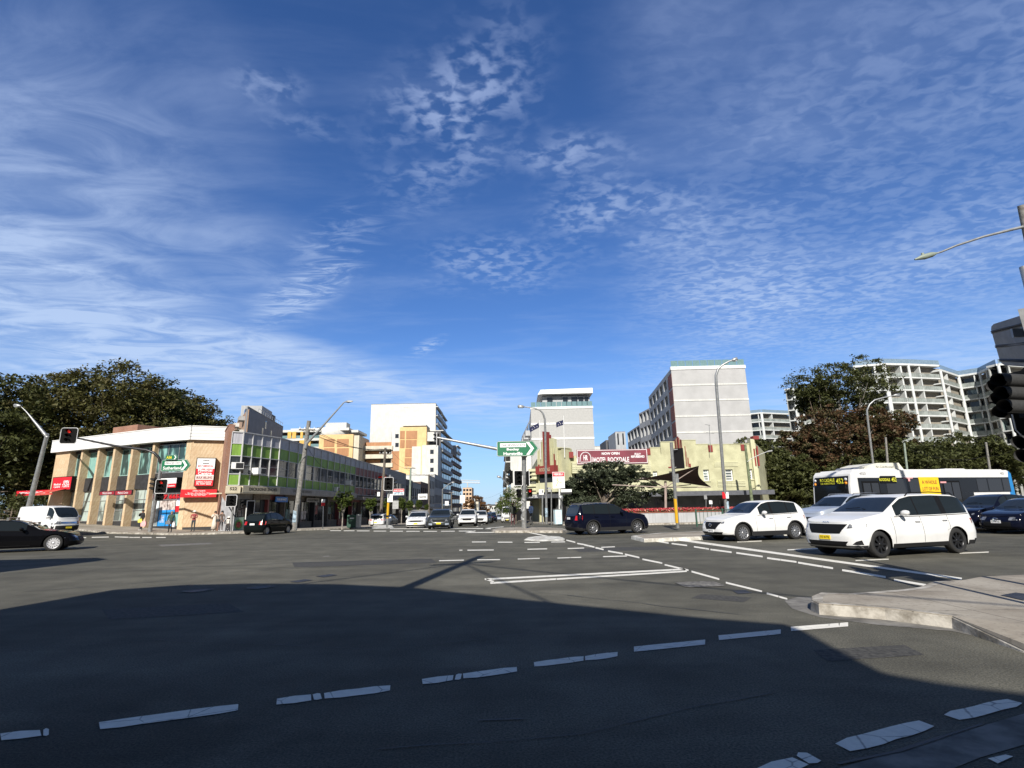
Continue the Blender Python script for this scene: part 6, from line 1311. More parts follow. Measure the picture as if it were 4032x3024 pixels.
s_ = MB(); s_.bx(0, ftw.L, .5, 1, hz-1, zaw); ht.b(s_, 'corner_doorway', MATS['interior'], ftw); s_ = MB(); s_.bx(0, fl2.L, .3, 1, hz-1, zaw+1); ht.b(s_, 'ground_floor_wall', gw, fl2)
# roof mass so nothing looks hollow from the side
Lc = ht.loc; s_ = MB(); s_.prism([(p.x-Lc.x, p.y-Lc.y) for p in (ftw.world(.2, .8, 0), fl2.world(0, .8, 0), fh.world(.1, .5, 0), fh.world(fh.L-.1, .6, 0), fs2.world(fs2.L-.2, .2, 0), stf.world(4, .5, 0))], zaw, zp-.3, ax='z'); s_.build('roof', MATS['concrete'], ht.t)
s_ = MB(); s_.bx(.2, fh.L-.2, .55, .9, zaw-.2, zp-.1); ht.b(s_, 'inner_wall', MATS['interior'], fh)
# banner
u0, z1 = uz(2265, 1783); u1, z0 = uz(2543, 1824); zt1 = uz(2500, 1772)[1]; zt1 = z1+.15
t = board('hotel_banner', 'maroon banner with white art deco lettering along the hotel parapet', 'banner', fh, u0, u1, z0-.1, zt1+.1, mat('banner_maroon', (.20, .035, .055), .6, var=.12, vs=.8), y=-1.1, th=.05, frame=None)
L1, H1 = u1-u0, zt1+.1-(z0-.1); WS = MATS['white_sign']
s_ = MB()
for q_ in ((.06, L1-.06, .06, .12), (.06, L1-.06, H1-.12, H1-.06), (.06, .12, .12, H1-.12), (L1-.12, L1-.06, .12, H1-.12)): s_.bx(q_[0], q_[1], -.015, -.003, q_[2], q_[3])
s_.build('border', WS, t)
text('HOTEL ROCKDALE', 'lettering', WS, t, (L1*.485, -.02, H1*.30), H1*.33, w=L1*.50, bold=.015); text('NOW OPEN', 'lettering', WS, t, (L1*.48, -.02, H1*.72), H1*.18, w=L1*.25, bold=.03)
text('FULLY\nREFURBISHED', 'lettering', WS, t, (L1*.86, -.02, H1*.56), H1*.14, w=L1*.19, bold=.03); text('HR', 'lettering', WS, t, (L1*.125, -.02, H1*.45), H1*.36, w=L1*.06, bold=.02)
s_ = MB(); c_ = L1*.125; pts = [(c_+H1*.36*math.cos(a), -.02, H1*.45+H1*.38*math.sin(a)) for a in np.linspace(0, math.pi, 12)]; s_.tube([(c_+H1*.36, -.02, H1*.15)]+pts+[(c_-H1*.36, -.02, H1*.15), (c_+H1*.36, -.02, H1*.15)], .05, n=4, smooth=False); s_.build('emblem', WS, t)
s_ = MB()
for sg in (-1, 1): s_.tube([(c_+sg*H1*.46, -.02, H1*.15), (c_+sg*H1*.46, -.02, H1*.5), (c_+sg*H1*.60, -.02, H1*.4), (c_+sg*H1*.60, -.02, H1*.15)], .04, n=4, smooth=False)
s_.build('emblem', WS, t)
# ---- grey tower right of the hotel
a, b_ = tc_(2643, 1462, 101), tc_(2931, 1432, 101); gt = Bld('grey_tower', 'tall pale grey apartment tower with white floor bands behind the hotel', 'apartment building', P2(a)+(0,)); fg = Fr(P2(a), P2(b_), 0); zt = fg.px(2790, 1447)[1]
s_ = MB(); s_.bx(0, fg.L, 0, .4, -1, zt); gt.b(s_, 'end_wall', mat('tower_grey', (.41, .41, .41), .8, var=.05, vs=.4), fg)
for y in (1517, 1578, 1640, 1704): z = fg.px(2790, y-3)[1]; s_ = MB(); s_.bx(-.02, fg.L+.02, -.08, 0, z-.15, z+.15); gt.b(s_, 'floor_band', MATS['render_white'], fg)
s_ = MB(); s_.bx(-.1, fg.L+.1, -.14, .5, zt-.3, zt+.3); gt.b(s_, 'coping', MATS['white_paint'], fg)
for k in range(10): s_ = MB(); s_.bx(fg.L*k/10+.05, fg.L*(k+1)/10-.05, .05, .09, zt+.3, zt+1.5); gt.b(s_, 'glass_panel', MATS['rail_glass'], fg)
e0, e1, e2 = tc_(2553, 1560, 128), tc_(2514, 1613, 135), tc_(2466, 1650, 150); fg2 = Fr(P2(e0), (P2(a)[0]+.01, P2(a)[1]+.0), 0)
fh_ = (zt-0)/8.6
s_ = MB(); s_.prism([(p[0]-a.x, p[1]-a.y) for p in ((a.x+.6, a.y+.5), (b_.x-.1, b_.y+.5), (b_.x+2, b_.y+30), (e0.x+1.0, e0.y+.2))], -1, zt-.05, ax='z'); s_.build('core', MATS['tower_grey'], gt.t)
hs = []
for r in range(9):
    for c in range(6):
        u_ = fg2.L*(.03+.165*c); hs.append((u_, u_+fg2.L*(.11 if c < 5 else .13), zt-.9-fh_*(r+.62), zt-.9-fh_*r)) if zt-fh_*(r+1) > 1 else None
w_ = MB(); wall(w_, 0, fg2.L-.02, -1, zt, hs, .5, MATS['render_grey'], mr=MATS['render_grey']); gt.b(w_, 'street_wall', MATS['render_grey'], fg2)
for h in hs: gt.win(fg2, *h, .5, MATS['win_dark'], MATS['render_white'], 2, 1, .10)
for r in range(5): s_ = MB(); z = zt-1.6-fh_*r; s_.bx(fg2.L*.87, fg2.L-.05, -.05, .3, z-2.0, z+.7); gt.b(s_, 'red_reveal', mat('rust', (.25, .07, .04), .7), fg2)
k_ = Fr(P2(e1), (P2(e0)[0]-.05, P2(e0)[1]), 0); z2_ = tc_(2530, 1618, 131).z; bl2 = gt
def openfront(bl, f, z0, z1, floors, bays, mw, dep=2.2):
    hs = []; L = f.L; fh = (z1-z0)/floors
    for r in range(floors):
        for c in range(bays): hs.append((L*c/bays+.35, L*(c+1)/bays-.35, z0+r*fh+.95, z0+(r+1)*fh-.35))
    w_ = MB(); wall(w_, 0, L, z0, z1, hs, dep, MATS[mw]); bl.b(w_, 'balcony_wall', MATS[mw], f)
    for h in hs: s_ = MB(); s_.bx(h[0], h[1], dep-.02, dep, h[2], h[3]); bl.b(s_, 'window', MATS['win_dark'], f)
    s_ = MB(); s_.bx(0, L, dep+.1, dep+9, z0, z1-.05); bl.b(s_, 'core', MATS[mw], f)
openfront(gt, k_, -1, z2_, 7, 3, 'render_grey'); k2 = Fr(P2(e2), (P2(e1)[0]-.05, P2(e1)[1]), 0); openfront(gt, k2, -1, tc_(2490, 1690, 142).z, 6, 4, 'render_grey')
for (p0, p1, py, Z, m_, lb) in ((2422, 2462, 1700, 160, 'render_grey', 'grey boxy terrace with black window hoods left of the tall grey tower'), (2385, 2423, 1733, 175, 'render_dark', 'dark-roofed building just right of the white bands block')):
    distant('terrace_building', lb, p0, p1, py, Z, 12, m_, 5, 2, zb=-2, wf=(.3, .7))
distant('low_roof_building', 'low white flat-roofed building seen between the two pale blocks', 2340, 2388, 1757, 190, 12, 'render_white', 3, 3, zb=-2)
# ---- balcony apartments on the hill at right
def hill_apts(name, label, pts, fh_px_z, floors, rail='rail_thin', group='hillside apartment blocks with white balconies'):
    """pts: plan corner points (Vector with z = slab height of the top balcony)"""
    bl = Bld(name, label, 'apartment building', P2(pts[0])+(0,), group); zt = pts[0].z
    for i in range(len(pts)-1):
        f = Fr(P2(pts[i]), P2(pts[i+1]), 0); L = f.L
        s_ = MB(); s_.bx(0, L, 1.8, 2.0, 0, zt-.1); bl.b(s_, 'wall', mat('apt_wall', (.40, .41, .39), .8, var=.15, vs=.4), f)
        s_ = MB(); s_.bx(-.1, L+.1, -.3, 2.2, zt-.1, zt+.35); bl.b(s_, 'roof_slab', MATS['apt_white'], f)
        s_ = MB(); s_.bx(0, L, -.25, -.2, zt+.4, zt+1.4); bl.b(s_, 'roof_rail', mat('rail_blue', (.20, .28, .36), .2, var=.1, spec=.6), f)
        for k in range(1, floors):
            z = zt-k*fh_px_z
            s_ = MB(); s_.bx(-.05, L+.05, -.2, 1.85, z-.16, z+.12); bl.b(s_, 'balcony_slab', MATS['apt_white'], f)
            s_ = MB(); s_.tube([(0, -.12, z+1.1), (L, -.12, z+1.1)], .03, n=4); [s_.tube([(u_, -.12, z+.1), (u_, -.12, z+1.1)], .018, n=3, cap=False) for u_ in np.arange(.3, L, .55)]; s_.bx(0, L, -.10, -.085, z+.15, z+1.05)
            bl.b(s_, 'balustrade', mat('rail_thin', (.30, .33, .31), .4, var=.15, vs=.7), f)
            nb = max(1, round(L/5.2)); rr = random.Random(int(z*10)+i)
            for c in range(nb):
                a = L*c/nb+.4; w_ = MB(); w_.bx(a, a+L/nb*.72, 1.74, 1.80, z+.15, z+fh_px_z-.45); bl.b(w_, 'window', MATS['apt_glass'] if rr.random() < .3 else MATS['win_dark'], f)
                w_ = MB(); w_.bx(a+L/nb*.60, a+L/nb*.66, -.1, 1.8, z+.1, z+fh_px_z-.2) if c % 2 == 0 else None
                if w_.v: bl.b(w_, 'blade_wall', MATS['apt_white'], f)
        for u_ in (0.15, L-.15)[:1 if i else 2]:
            s_ = MB(); s_.tube([(u_, -.05, 0), (u_, -.05, zt)], .30, n=10); bl.b(s_, 'column', MATS['apt_white'], f)
    B0, B1 = pts[0], pts[-1]; d0 = Vector((B0.x, B0.y, 0)).normalized(); d1 = Vector((B1.x, B1.y, 0)).normalized(); pl = [(p.x+Vector((p.x, p.y)).normalized().x*2.1-B0.x, p.y+Vector((p.x, p.y)).normalized().y*2.1-B0.y) for p in pts]
    pl += [(B1.x+d1.x*14-B0.x-1, B1.y+d1.y*14-B0.y), (B0.x+d0.x*14-B0.x+1, B0.y+d0.y*14-B0.y)]
    s_ = MB(); s_.prism(pl, 0, zt-.15, ax='z'); s_.build('core', MATS['apt_shade'], bl.t)
    return bl
glassmat('apt_glass', (.03, .045, .05), .05, .7, (.28, .36, .34, 1), .5)
hill_apts('hillside_apartments', 'middle hillside apartment block with seven white balcony floors rising behind the trees', [tc_(3360, 1447, 124), tc_(3478, 1437, 122), tc_(3570, 1428, 123), tc_(3690, 1417, 125)], 2.95, 9)
hill_apts('hillside_apartments', 'right-hand hillside apartment block partly hidden by the near traffic signal', [tc_(3700, 1460, 124), tc_(3765, 1452, 131), tc_(3850, 1434, 128), tc_(3925, 1428, 120), tc_(4100, 1428, 124)], 2.95, 9)
hill_apts('hillside_apartments', 'smaller hillside apartment block left of the tall reddish tree', [tc_(3122, 1532, 150), tc_(3148, 1530, 157), tc_(3300, 1518, 157)], 2.95, 8)
hill_apts('hillside_apartments', 'lowest hillside apartment block just right of the grey tower', [tc_(2950, 1632, 190), tc_(2998, 1626, 188), tc_(3110, 1626, 192)], 2.95, 6)
# ================================================================ trees
def leafmat(name, dark, light, brown=None):
    m = bpy.data.materials.new(name); m.use_nodes = True; n = NT(m.node_tree); tc = n.n('ShaderNodeTexCoord').outputs['Object']
    a = n.noise(tc, .55, 4, .6); b_ = n.noise(tc, 5.0, 2, .6)
    c = n.mix(n.ramp(b_, .3, .7), dark, light)
    if brown: c = n.mix(n.ramp(a, .42, .60), c, brown)
    p = n.n('ShaderNodeBsdfPrincipled', {'Base Color': c, 'Roughness': .6}); p.inputs['Specular IOR Level'].default_value = .3
    t = n.n('ShaderNodeBsdfTranslucent', {'Color': c}); mx = n.n('ShaderNodeMixShader', {0: .22, 1: p.outputs[0], 2: t.outputs[0]})
    n.n('ShaderNodeOutputMaterial', {'Surface': mx.outputs[0]}); MATS[name] = m; return m
leafmat('leaf_olive', (.062, .064, .020), (.130, .128, .038), (.100, .088, .032)); leafmat('leaf_dark', (.038, .048, .014), (.085, .090, .026)); leafmat('leaf_street', (.035, .060, .010), (.13, .17, .035))
leafmat('leaf_red', (.085, .046, .024), (.15, .080, .042), (.070, .070, .028)); leafmat('leaf_green', (.042, .054, .018), (.105, .110, .036)); leafmat('leaf_cedar', (.045, .058, .034), (.12, .14, .085)); leafmat('leaf_rust', (.14, .07, .03), (.22, .12, .05))
mat('bark', (.16, .13, .10), .9, var=.25, vs=4); mat('bark_pale', (.32, .29, .25), .9, var=.2, vs=4)
def tree(name, label, base, h, lobes, leaf, n_leaf, ls, group=None, trunk=.3, bark='bark', cat='tree', flat=.5, seed=1, lean=(0, 0), inner=.35):
    """lobes: (dx,dy,z,rx,ry,rz) ellipsoids of foliage around the trunk"""
    rnd = np.random.default_rng(seed); t = thing(name, label, cat, tuple(base), 0, group)
    tb = MB(); top_ = Vector((lean[0], lean[1], h*.62)); tb.tube([(0, 0, -.3), (lean[0]*.2, lean[1]*.2, h*.2), (lean[0]*.6, lean[1]*.6, h*.42), tuple(top_)], [trunk, trunk*.8, trunk*.6, trunk*.3], n=9)
    for k, (x, y, z, rx, ry, rz) in enumerate(lobes[:7] if leaf == 'leaf_cedar' else lobes[:16]):
        a = Vector((lean[0]*.5, lean[1]*.5, h*(.22+.25*((k*37) % 10)/10))); e = Vector((x, y, z)); m_ = a.lerp(e, .5)+Vector((0, 0, -.1*rz)); tb.tube([tuple(a), tuple(m_), tuple(e)], [trunk*.42, trunk*.26, trunk*.08], n=6)
    tb.build('trunk', MATS[bark], t)
    vol = np.array([l[3]*l[4]*l[5] for l in lobes])**(2/3); cnt = np.maximum(20, (n_leaf*vol/vol.sum()).astype(int)); V = []; 
    for (x, y, z, rx, ry, rz), c in zip(lobes, cnt):
        # sub-clumps on the lobe's shell give light and dark clusters with gaps
        k = max(6, c//34); d = rnd.normal(size=(k, 3)); d /= np.linalg.norm(d, axis=1)[:, None]; rad = (1-inner*rnd.random(k)**1.6)[:, None]; cc = d*rad*np.array([rx, ry, rz])+np.array([x, y, z]); cs = (.22+.16*rnd.random(k))*math.sqrt(rx*rz)*1.1
        idx = rnd.integers(0, k, c); off_ = rnd.normal(size=(c, 3)); off_ /= (np.linalg.norm(off_, axis=1)[:, None]+1e-6); off_ *= (rnd.random(c)**.45)[:, None]*cs[idx][:, None]; off_[:, 2] *= .6
        V.append(cc[idx]+off_)
    P_c = np.concatenate(V); N_ = len(P_c)
    nrm = rnd.normal(size=(N_, 3)); nrm[:, 2] = np.abs(nrm[:, 2])*(1+flat*2)+.2; nrm /= np.linalg.norm(nrm, axis=1)[:, None]
    a = np.cross(nrm, rnd.normal(size=(N_, 3))); a /= np.linalg.norm(a, axis=1)[:, None]; b_ = np.cross(nrm, a); s = (ls*(.6+.8*rnd.random(N_)))[:, None]
    v = np.stack([P_c-a*s, P_c-b_*s*.45, P_c+a*s, P_c+b_*s*.45], 1).reshape(-1, 3)
    me = bpy.data.meshes.new('crown'); me.vertices.add(len(v)); me.vertices.foreach_set('co', v.ravel()); me.loops.add(N_*4); me.polygons.add(N_)
    me.loops.foreach_set('vertex_index', np.arange(N_*4)); me.polygons.foreach_set('loop_start', np.arange(N_)*4); me.polygons.foreach_set('loop_total', np.full(N_, 4)); me.update(); me.validate()
    me.materials.append(MATS[leaf]); o = bpy.data.objects.new('crown', me); COL.objects.link(o); o.parent = t; return t
def lob(n_, R_, z0, z1, r, seed, sq=.75, top=.45):
    rr = random.Random(seed); L = []
    for k in range(n_):
        f = (k+.5)/n_; z = z0+(z1-z0)*f; w = math.sqrt(max(.05, 1-((f-top)/(1-top if f > top else top+.25))**2)); th = k*2.399+rr.random(); rad = R_*w*(.45+.4*rr.random())
        q = r*(.75+.5*rr.random()); L.append((rad*math.cos(th), rad*math.sin(th), z, q, q, q*sq))
    return L
GL = 'big dark trees behind the medical centre'
for k, (px, Z, pyt, R_, lf, lab) in enumerate(((-150, 70, 1500, 9, 'leaf_dark', 'dark green tree at the very left edge, mostly outside the picture'), (60, 78, 1478, 9, 'leaf_olive', 'olive tree behind the leaning lamp post, leftmost full crown'), (250, 84, 1478, 8.5, 'leaf_dark', 'dark green tree between the two highest olive crowns above the far end of the parapet'),
    (400, 80, 1452, 9.5, 'leaf_olive', 'tallest olive-brown tree above the boarded parapet'), (560, 86, 1500, 8.5, 'leaf_dark', 'dark tree right of the tallest olive crown'), (690, 92, 1560, 7.5, 'leaf_olive', 'brown-tinged tree below the white roof terrace'), (765, 98, 1635, 5, 'leaf_dark', 'small dark tree at the right end of the tree mass'))):
    b = GZ(px, Z); h = zat(b, pyt)-b.z; tree('large_tree', lab, b, h, lob(20, R_, h*.18, h*.92, R_*.46, k+3), lf, 24000, .29, GL, .5, seed=k+1)
for k, (px, Z, w_, lab) in enumerate(((-60, 60, 5, 'leafy hedge mass at the left edge behind the white van'), (40, 58, 4, 'trimmed hedge behind the left end of the white van'))):
    b = GZ(px, Z); tree('hedge', lab, b, 3, [(x, 0, 1.3, 1.6, 1.2, 1.5) for x in np.linspace(-w_, w_, 7)], 'leaf_green', 3500, .16, None, .1, cat='hedge', seed=40+k)
GS = 'small leafy street trees outside the shops'
for k, (px, Z, pyt, pyb, w_, lab) in enumerate(((1347, 47, 1919, 2022, 38, 'largest street tree, in front of the shoe shop windows'), (1456, 59, 1951, 2018, 24, 'street tree behind the white parked hatchback'), (1522, 67, 1955, 2020, 14, 'street tree hidden behind the yellow-banded signal pole'), (1580, 75, 1950, 2018, 17, 'street tree right of the hanging red and white sign'),
    (1612, 82, 1962, 2017, 15, 'street tree directly above the white wagon roof bars'), (1648, 91, 1964, 2012, 14, 'street tree beneath the small white shop sign'), (1678, 102, 1982, 2012, 10, 'smallest street tree before the grey shops'))):
    b = GZ(px, Z, KH); zt, zb = zat(b, pyt)-b.z, zat(b, pyb)-b.z; r = w_*Z/CF; zm = (zt+zb)/2; hh = (zt-zb)/2
    L = [(0, 0, zm, r*.8, r*.8, hh*.85)]+[(r*.42*math.cos(a), r*.42*math.sin(a), zm+hh*.35*math.sin(a*2.3), r*.55, r*.55, hh*.5) for a in np.linspace(0, 5.6, 7)]
    tree('street_tree', lab, b, zt*.8, L, 'leaf_street', 3200, .085, GS, .07, 'bark_pale', seed=60+k, inner=.5)
b = GZ(2032, 66, KH); tree('street_tree', 'bright green street tree behind the left pedestrian on the island', b, 4, [(0, 0, 3.2, 1.5, 1.5, 1.5), (-1, 0, 2.3, 1.4, 1.2, 1.2), (.6, .5, 3.9, .9, .9, .9)], 'leaf_street', 3500, .1, None, .08, seed=71)
b = GZ(2010, 92, KH); tree('street_tree', 'lower street tree above the white high-roof van', b, 4, [(0, 0, 3.0, 1.8, 1.5, 1.6), (-1.4, 0, 2.2, 1.4, 1.2, 1.2)], 'leaf_street', 2500, .12, None, .08, seed=72)
b = GZ(1872, 300); tree('autumn_tree', 'rust-brown tree at the end of the main street', b, 13, lob(9, 6.5, 4, 11, 3.4, 9), 'leaf_rust', 4000, .5, None, .3, seed=73)
b = GZ(1912, 380); tree('autumn_tree', 'smaller rust-brown tree right of the first at the street end', b, 10, lob(8, 5.5, 3, 9, 3, 19), 'leaf_rust', 2500, .5, None, .3, seed=74)
GR = 'tall trees behind the bus'
for k, (px, Z, pyt, pyb, R_, n_, lf, lab) in enumerate(((3000, 84, 1735, 1960, 5.5, 12, 'leaf_green', 'green tree just right of the hotel corner pylon'), (3105, 80, 1790, 1985, 5.5, 12, 'leaf_green', 'lower green tree left of the bus front'), (3185, 86, 1690, 1960, 5.2, 12, 'leaf_red', 'reddish-brown tree above the front of the bus'),
    (3330, 92, 1590, 1900, 7.5, 16, 'leaf_red', 'large reddish-brown tree in the centre of the group'), (3285, 97, 1490, 1640, 3.8, 8, 'leaf_green', 'green crown reaching left toward the small apartment block'), (3385, 100, 1422, 1640, 8.6, 18, 'leaf_green', 'tallest green tree topping the group behind the bus'),
    (3500, 94, 1600, 1880, 6.5, 13, 'leaf_red', 'brown-tinged tree below the middle apartment block'), (3500, 102, 1540, 1760, 4.6, 11, 'leaf_green', 'green tree touching the middle apartment block balconies'), (3660, 84, 1745, 1900, 7.0, 12, 'leaf_green', 'broad low green tree above the bus roof unit'),
    (3860, 86, 1720, 1900, 6.2, 12, 'leaf_green', 'bushy green tree above the rear half of the bus'), (3990, 84, 1740, 1930, 5.5, 10, 'leaf_green', 'green tree at the right edge under the near signal'), (3250, 78, 1850, 2000, 6.5, 10, 'leaf_dark', 'dark low tree right behind the bus windscreen'), (3430, 80, 1810, 1960, 6.5, 10, 'leaf_dark', 'dark low tree above the white roof unit of the bus'))):
    b = GZ(px, Z); zt, zb = zat(b, pyt)-b.z, max(1.0, zat(b, pyb)-b.z); L = lob(n_, R_, zb+R_*.25, zt-R_*.22, R_*.42, 100+k, .7, .5)
    tree('tall_tree', lab, b, zt, L, lf, (13500 if k == 5 else 18000) if n_ > 11 else 8000, .27, GR, .38, 'bark_pale' if k in (5, 3) else 'bark', seed=80+k)
# dark low building in the shade under the right-hand trees
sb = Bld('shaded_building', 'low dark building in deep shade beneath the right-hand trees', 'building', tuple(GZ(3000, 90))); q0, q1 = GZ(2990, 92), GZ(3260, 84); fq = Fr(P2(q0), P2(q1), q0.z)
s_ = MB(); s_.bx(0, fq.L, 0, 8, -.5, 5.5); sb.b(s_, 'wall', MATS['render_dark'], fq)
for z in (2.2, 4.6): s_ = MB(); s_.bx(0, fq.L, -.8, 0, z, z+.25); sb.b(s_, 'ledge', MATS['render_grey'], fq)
# cedar before the hotel
b = GZ(2385, 53, KH); L = []
rr = random.Random(5)
def X(px): return (px-2385)*53/CF
for px, py, w_, h_ in ((2300, 1905, 62, 13), (2255, 1900, 40, 14), (2360, 1835, 55, 12), (2430, 1830, 62, 11), (2500, 1850, 62, 12), (2540, 1875, 50, 10), (2330, 1870, 60, 13), (2420, 1868, 66, 13), (2480, 1890, 60, 11), (2270, 1940, 50, 16), (2340, 1935, 55, 15), (2235, 1925, 28, 18), (2395, 1900, 60, 13), (2600, 1940, 42, 10), (2640, 1960, 30, 14), (2560, 1912, 40, 8), (2300, 1972, 55, 14), (2240, 1965, 35, 18)):
    z = zat(b, py)-b.z; L.append((X(px), rr.uniform(-1.6, 1.2), z, w_*53/CF*1.0, 1.6, h_*53/CF*1.5))
tree('cedar_tree', 'wide layered cedar with drooping branches in front of the hotel', b, 4.6, L+[(X(a), 1.0, 2.6, 1.4, 1.0, 1.1) for a in (2290, 2370, 2450, 2520)]+[(X(2400), .5, 3.8, 2.6, 1.2, .9)], 'leaf_cedar', 48000, .12, None, .28, seed=99, inner=.9, flat=.8)
# ================================================================ poles, signals, signs
def pts(L, Z): return [at(a, b_, Z) for a, b_ in L]
def rel(P, o): return [tuple(p-o) for p in P]
def polething(name, label, cat, base, group=None): return thing(name, label, cat, tuple(base), 0, group), Vector(base)
def face_rz(p, extra=0): return math.atan2(p.y, p.x)-math.pi/2+extra     # local -y turned to the viewpoint
red_on = mat('signal_red', (.8, .03, .02), .4, var=0, emit=.35); mat('signal_off', (.02, .02, .02), .3, var=0)
def head(par, o, c, w_, h_, rz, n=3, border=True, lit=None, board=True, name='signal_head', vis=True):
    """signal head centred at world point c; w_,h_ size of the backboard in metres; faces local -y"""
    b = MB(); M = Matrix.Rotation(rz, 3, 'Z')
    b.box((0, .08, 0), (w_*.52, .16, h_*.86))
    ho = b.build(name, MATS['black_plastic'], par); ho.location = c-o; ho.rotation_euler = (0, 0, rz)
    if board:
        k = MB(); r = w_*.14; P = []
        for (sx_, sz_) in ((1, 1), (-1, 1), (-1, -1), (1, -1)):
            for q in range(5):
                a0 = {(1, 1): 0, (-1, 1): 90, (-1, -1): 180, (1, -1): 270}[(sx_, sz_)]; a = R(a0+q*22.5); P.append((sx_*(w_/2-r)+r*math.cos(a), sz_*(h_/2-r)+r*math.sin(a)))
        k.prism(P, -.005, .015); k.build('backboard', MATS['black_sign'], ho)
        if border:
            q_ = MB(); q_.tube([(x, -.012, z) for x, z in P]+[(P[0][0], -.012, P[0][1])], .022, n=4, smooth=False); q_.build('white_border', MATS['white_sign'], ho)
    d = h_*.86/n
    for i in range(n):
        z = h_*.43-d*(i+.5); l = MB(); l.lathe([(.001, -.02), (d*.36, -.015), (d*.38, 0)], (0, -.02, z), n=14, ax='y'); l.build('lens', red_on if lit == i else MATS['signal_off'], ho)
        if vis:
            v = MB(); seg = 12; vs = []; rr_ = d*.43
            for a in np.linspace(-.35, math.pi+.35, seg): vs += [(rr_*math.cos(a), -.0, z+rr_*math.sin(a)), (rr_*math.cos(a), -d*.9 if 0.2 < a < math.pi-.2 else -d*.45, z+rr_*math.sin(a))]
            v.add(vs, [(2*q, 2*q+1, 2*q+3, 2*q+2) for q in range(seg-1)]); v.build('visor', MATS['black_plastic'], ho)
    return ho
def hbox(par, o, px0, px1, py0, py1, Z, rz=None, **k):
    c = at((px0+px1)/2, (py0+py1)/2, Z); w_ = (px1-px0)*Z/CF; h_ = (py1-py0)*Z/CF; return head(par, o, c, w_, h_, face_rz(c)*.3 if rz is None else R(rz), **k)
def arrowsign(par, o, px0, px1, py0, py1, Z, m, name='direction_sign'):
    c = at(px0, (py0+py1)/2, Z); w_ = (px1-px0)*Z/CF; h_ = (py1-py0)*Z/CF; rz = 0
    q = MB(); a = h_/2; P = [(0, -a*.88), (.05*w_*.5, -a), (w_-a*.75, -a), (w_, 0), (w_-a*.75, a), (.05*w_*.5, a), (0, a*.88)]; q.prism(P, -.02, .03); so_ = q.build(name, m, par); so_.location = c-o; so_.rotation_euler = (0, 0, rz)
    q = MB(); q.tube([(x*.985+.01, -.026, z*.95) for x, z in P]+[(P[0][0]*.985+.01, -.026, P[0][1]*.95)], h_*.014, n=4, smooth=False); q.build('white_border', MATS['white_sign'], so_)
    q = MB(); x0 = w_-a*1.62; t_ = a*.42; q.prism([(x0, -a*.82), (x0+t_, -a*.82), (x0+t_+a*.62, 0), (x0+t_, a*.82), (x0, a*.82), (x0+a*.62, 0)], -.030, -.021); q.build('chevron', MATS['white_sign'], so_)
    return so_, w_, h_
GSIG = 'traffic signals around the junction'
# 1 left mast-arm signal
base = G(590, 2094, KH); Z1 = (Vector(base)-Vector((0, 0, CH))).dot(Vector(_f)); t, o = polething('traffic_signal', 'traffic signal with a long arm reaching left, carrying the Sutherland sign', 'traffic signal', base, GSIG)
q = MB(); q.tube([(0, 0, 0)]+rel(pts(((631, 1857), (634, 1825)), Z1), o), [.15, .12, .11], n=12); q.build('pole', MATS['galv'], t)
q = MB(); q.tube(rel(pts(((634, 1828), (626, 1802), (606, 1783), (577, 1772), (450, 1755), (299, 1724)), Z1), o), [.11, .105, .10, .10, .085, .06], n=10); q.build('mast_arm', MATS['dark_metal'], t)
hbox(t, o, 241, 301, 1685, 1747, Z1-.3, lit=0, rz=8); hbox(t, o, 613, 657, 1888, 1942, Z1-.3, lit=0, rz=5); hbox(t, o, 614, 642, 1944, 1971, Z1-.3, n=2, border=False); hbox(t, o, 601, 613, 1878, 1938, Z1, rz=-70, border=False)
so_, w_, h_ = arrowsign(t, o, 636, 751, 1811, 1856, Z1-.2, MATS['green_sign']); yl = mat('sign_yellow', (.75, .6, .02), .4, var=0)
q = MB(); q.bx(w_*.11, w_*.68, -.028, -.021, h_*.06, h_*.34); q.build('name_plate', MATS['white_sign'], so_); text('PRINCES HWY', 'lettering', MATS['black_sign'], so_, (w_*.395, -.032, h_*.20), h_*.17, w=w_*.52, bold=.01); text('Sutherland', 'lettering', MATS['white_sign'], so_, (w_*.38, -.028, -h_*.22), h_*.27, w=w_*.62, bold=.02)
so_, w_, h_ = arrowsign(t, o, 651, 701, 1792, 1811, Z1-.2, MATS['green_sign'], 'route_sign'); text('A36', 'lettering', yl, so_, (w_*.32, -.03, 0), h_*.55, w=w_*.42, bold=.03)
# 2 corner signal
base = G(909, 2090, KH); Zc = 42.5; base = GZ(909, Zc, KH); t, o = polething('traffic_signal', 'short traffic signal at the corner shop beside the waiting child', 'traffic signal', base, GSIG)
q = MB(); q.tube([(0, 0, 0)]+rel([at(920, 1975, Zc)], o), .07, n=10); q.build('pole', MATS['galv'], t); hbox(t, o, 892, 930, 1950, 1994, Zc-.2, rz=25); hbox(t, o, 938, 955, 1965, 2010, Zc, rz=110, border=False)
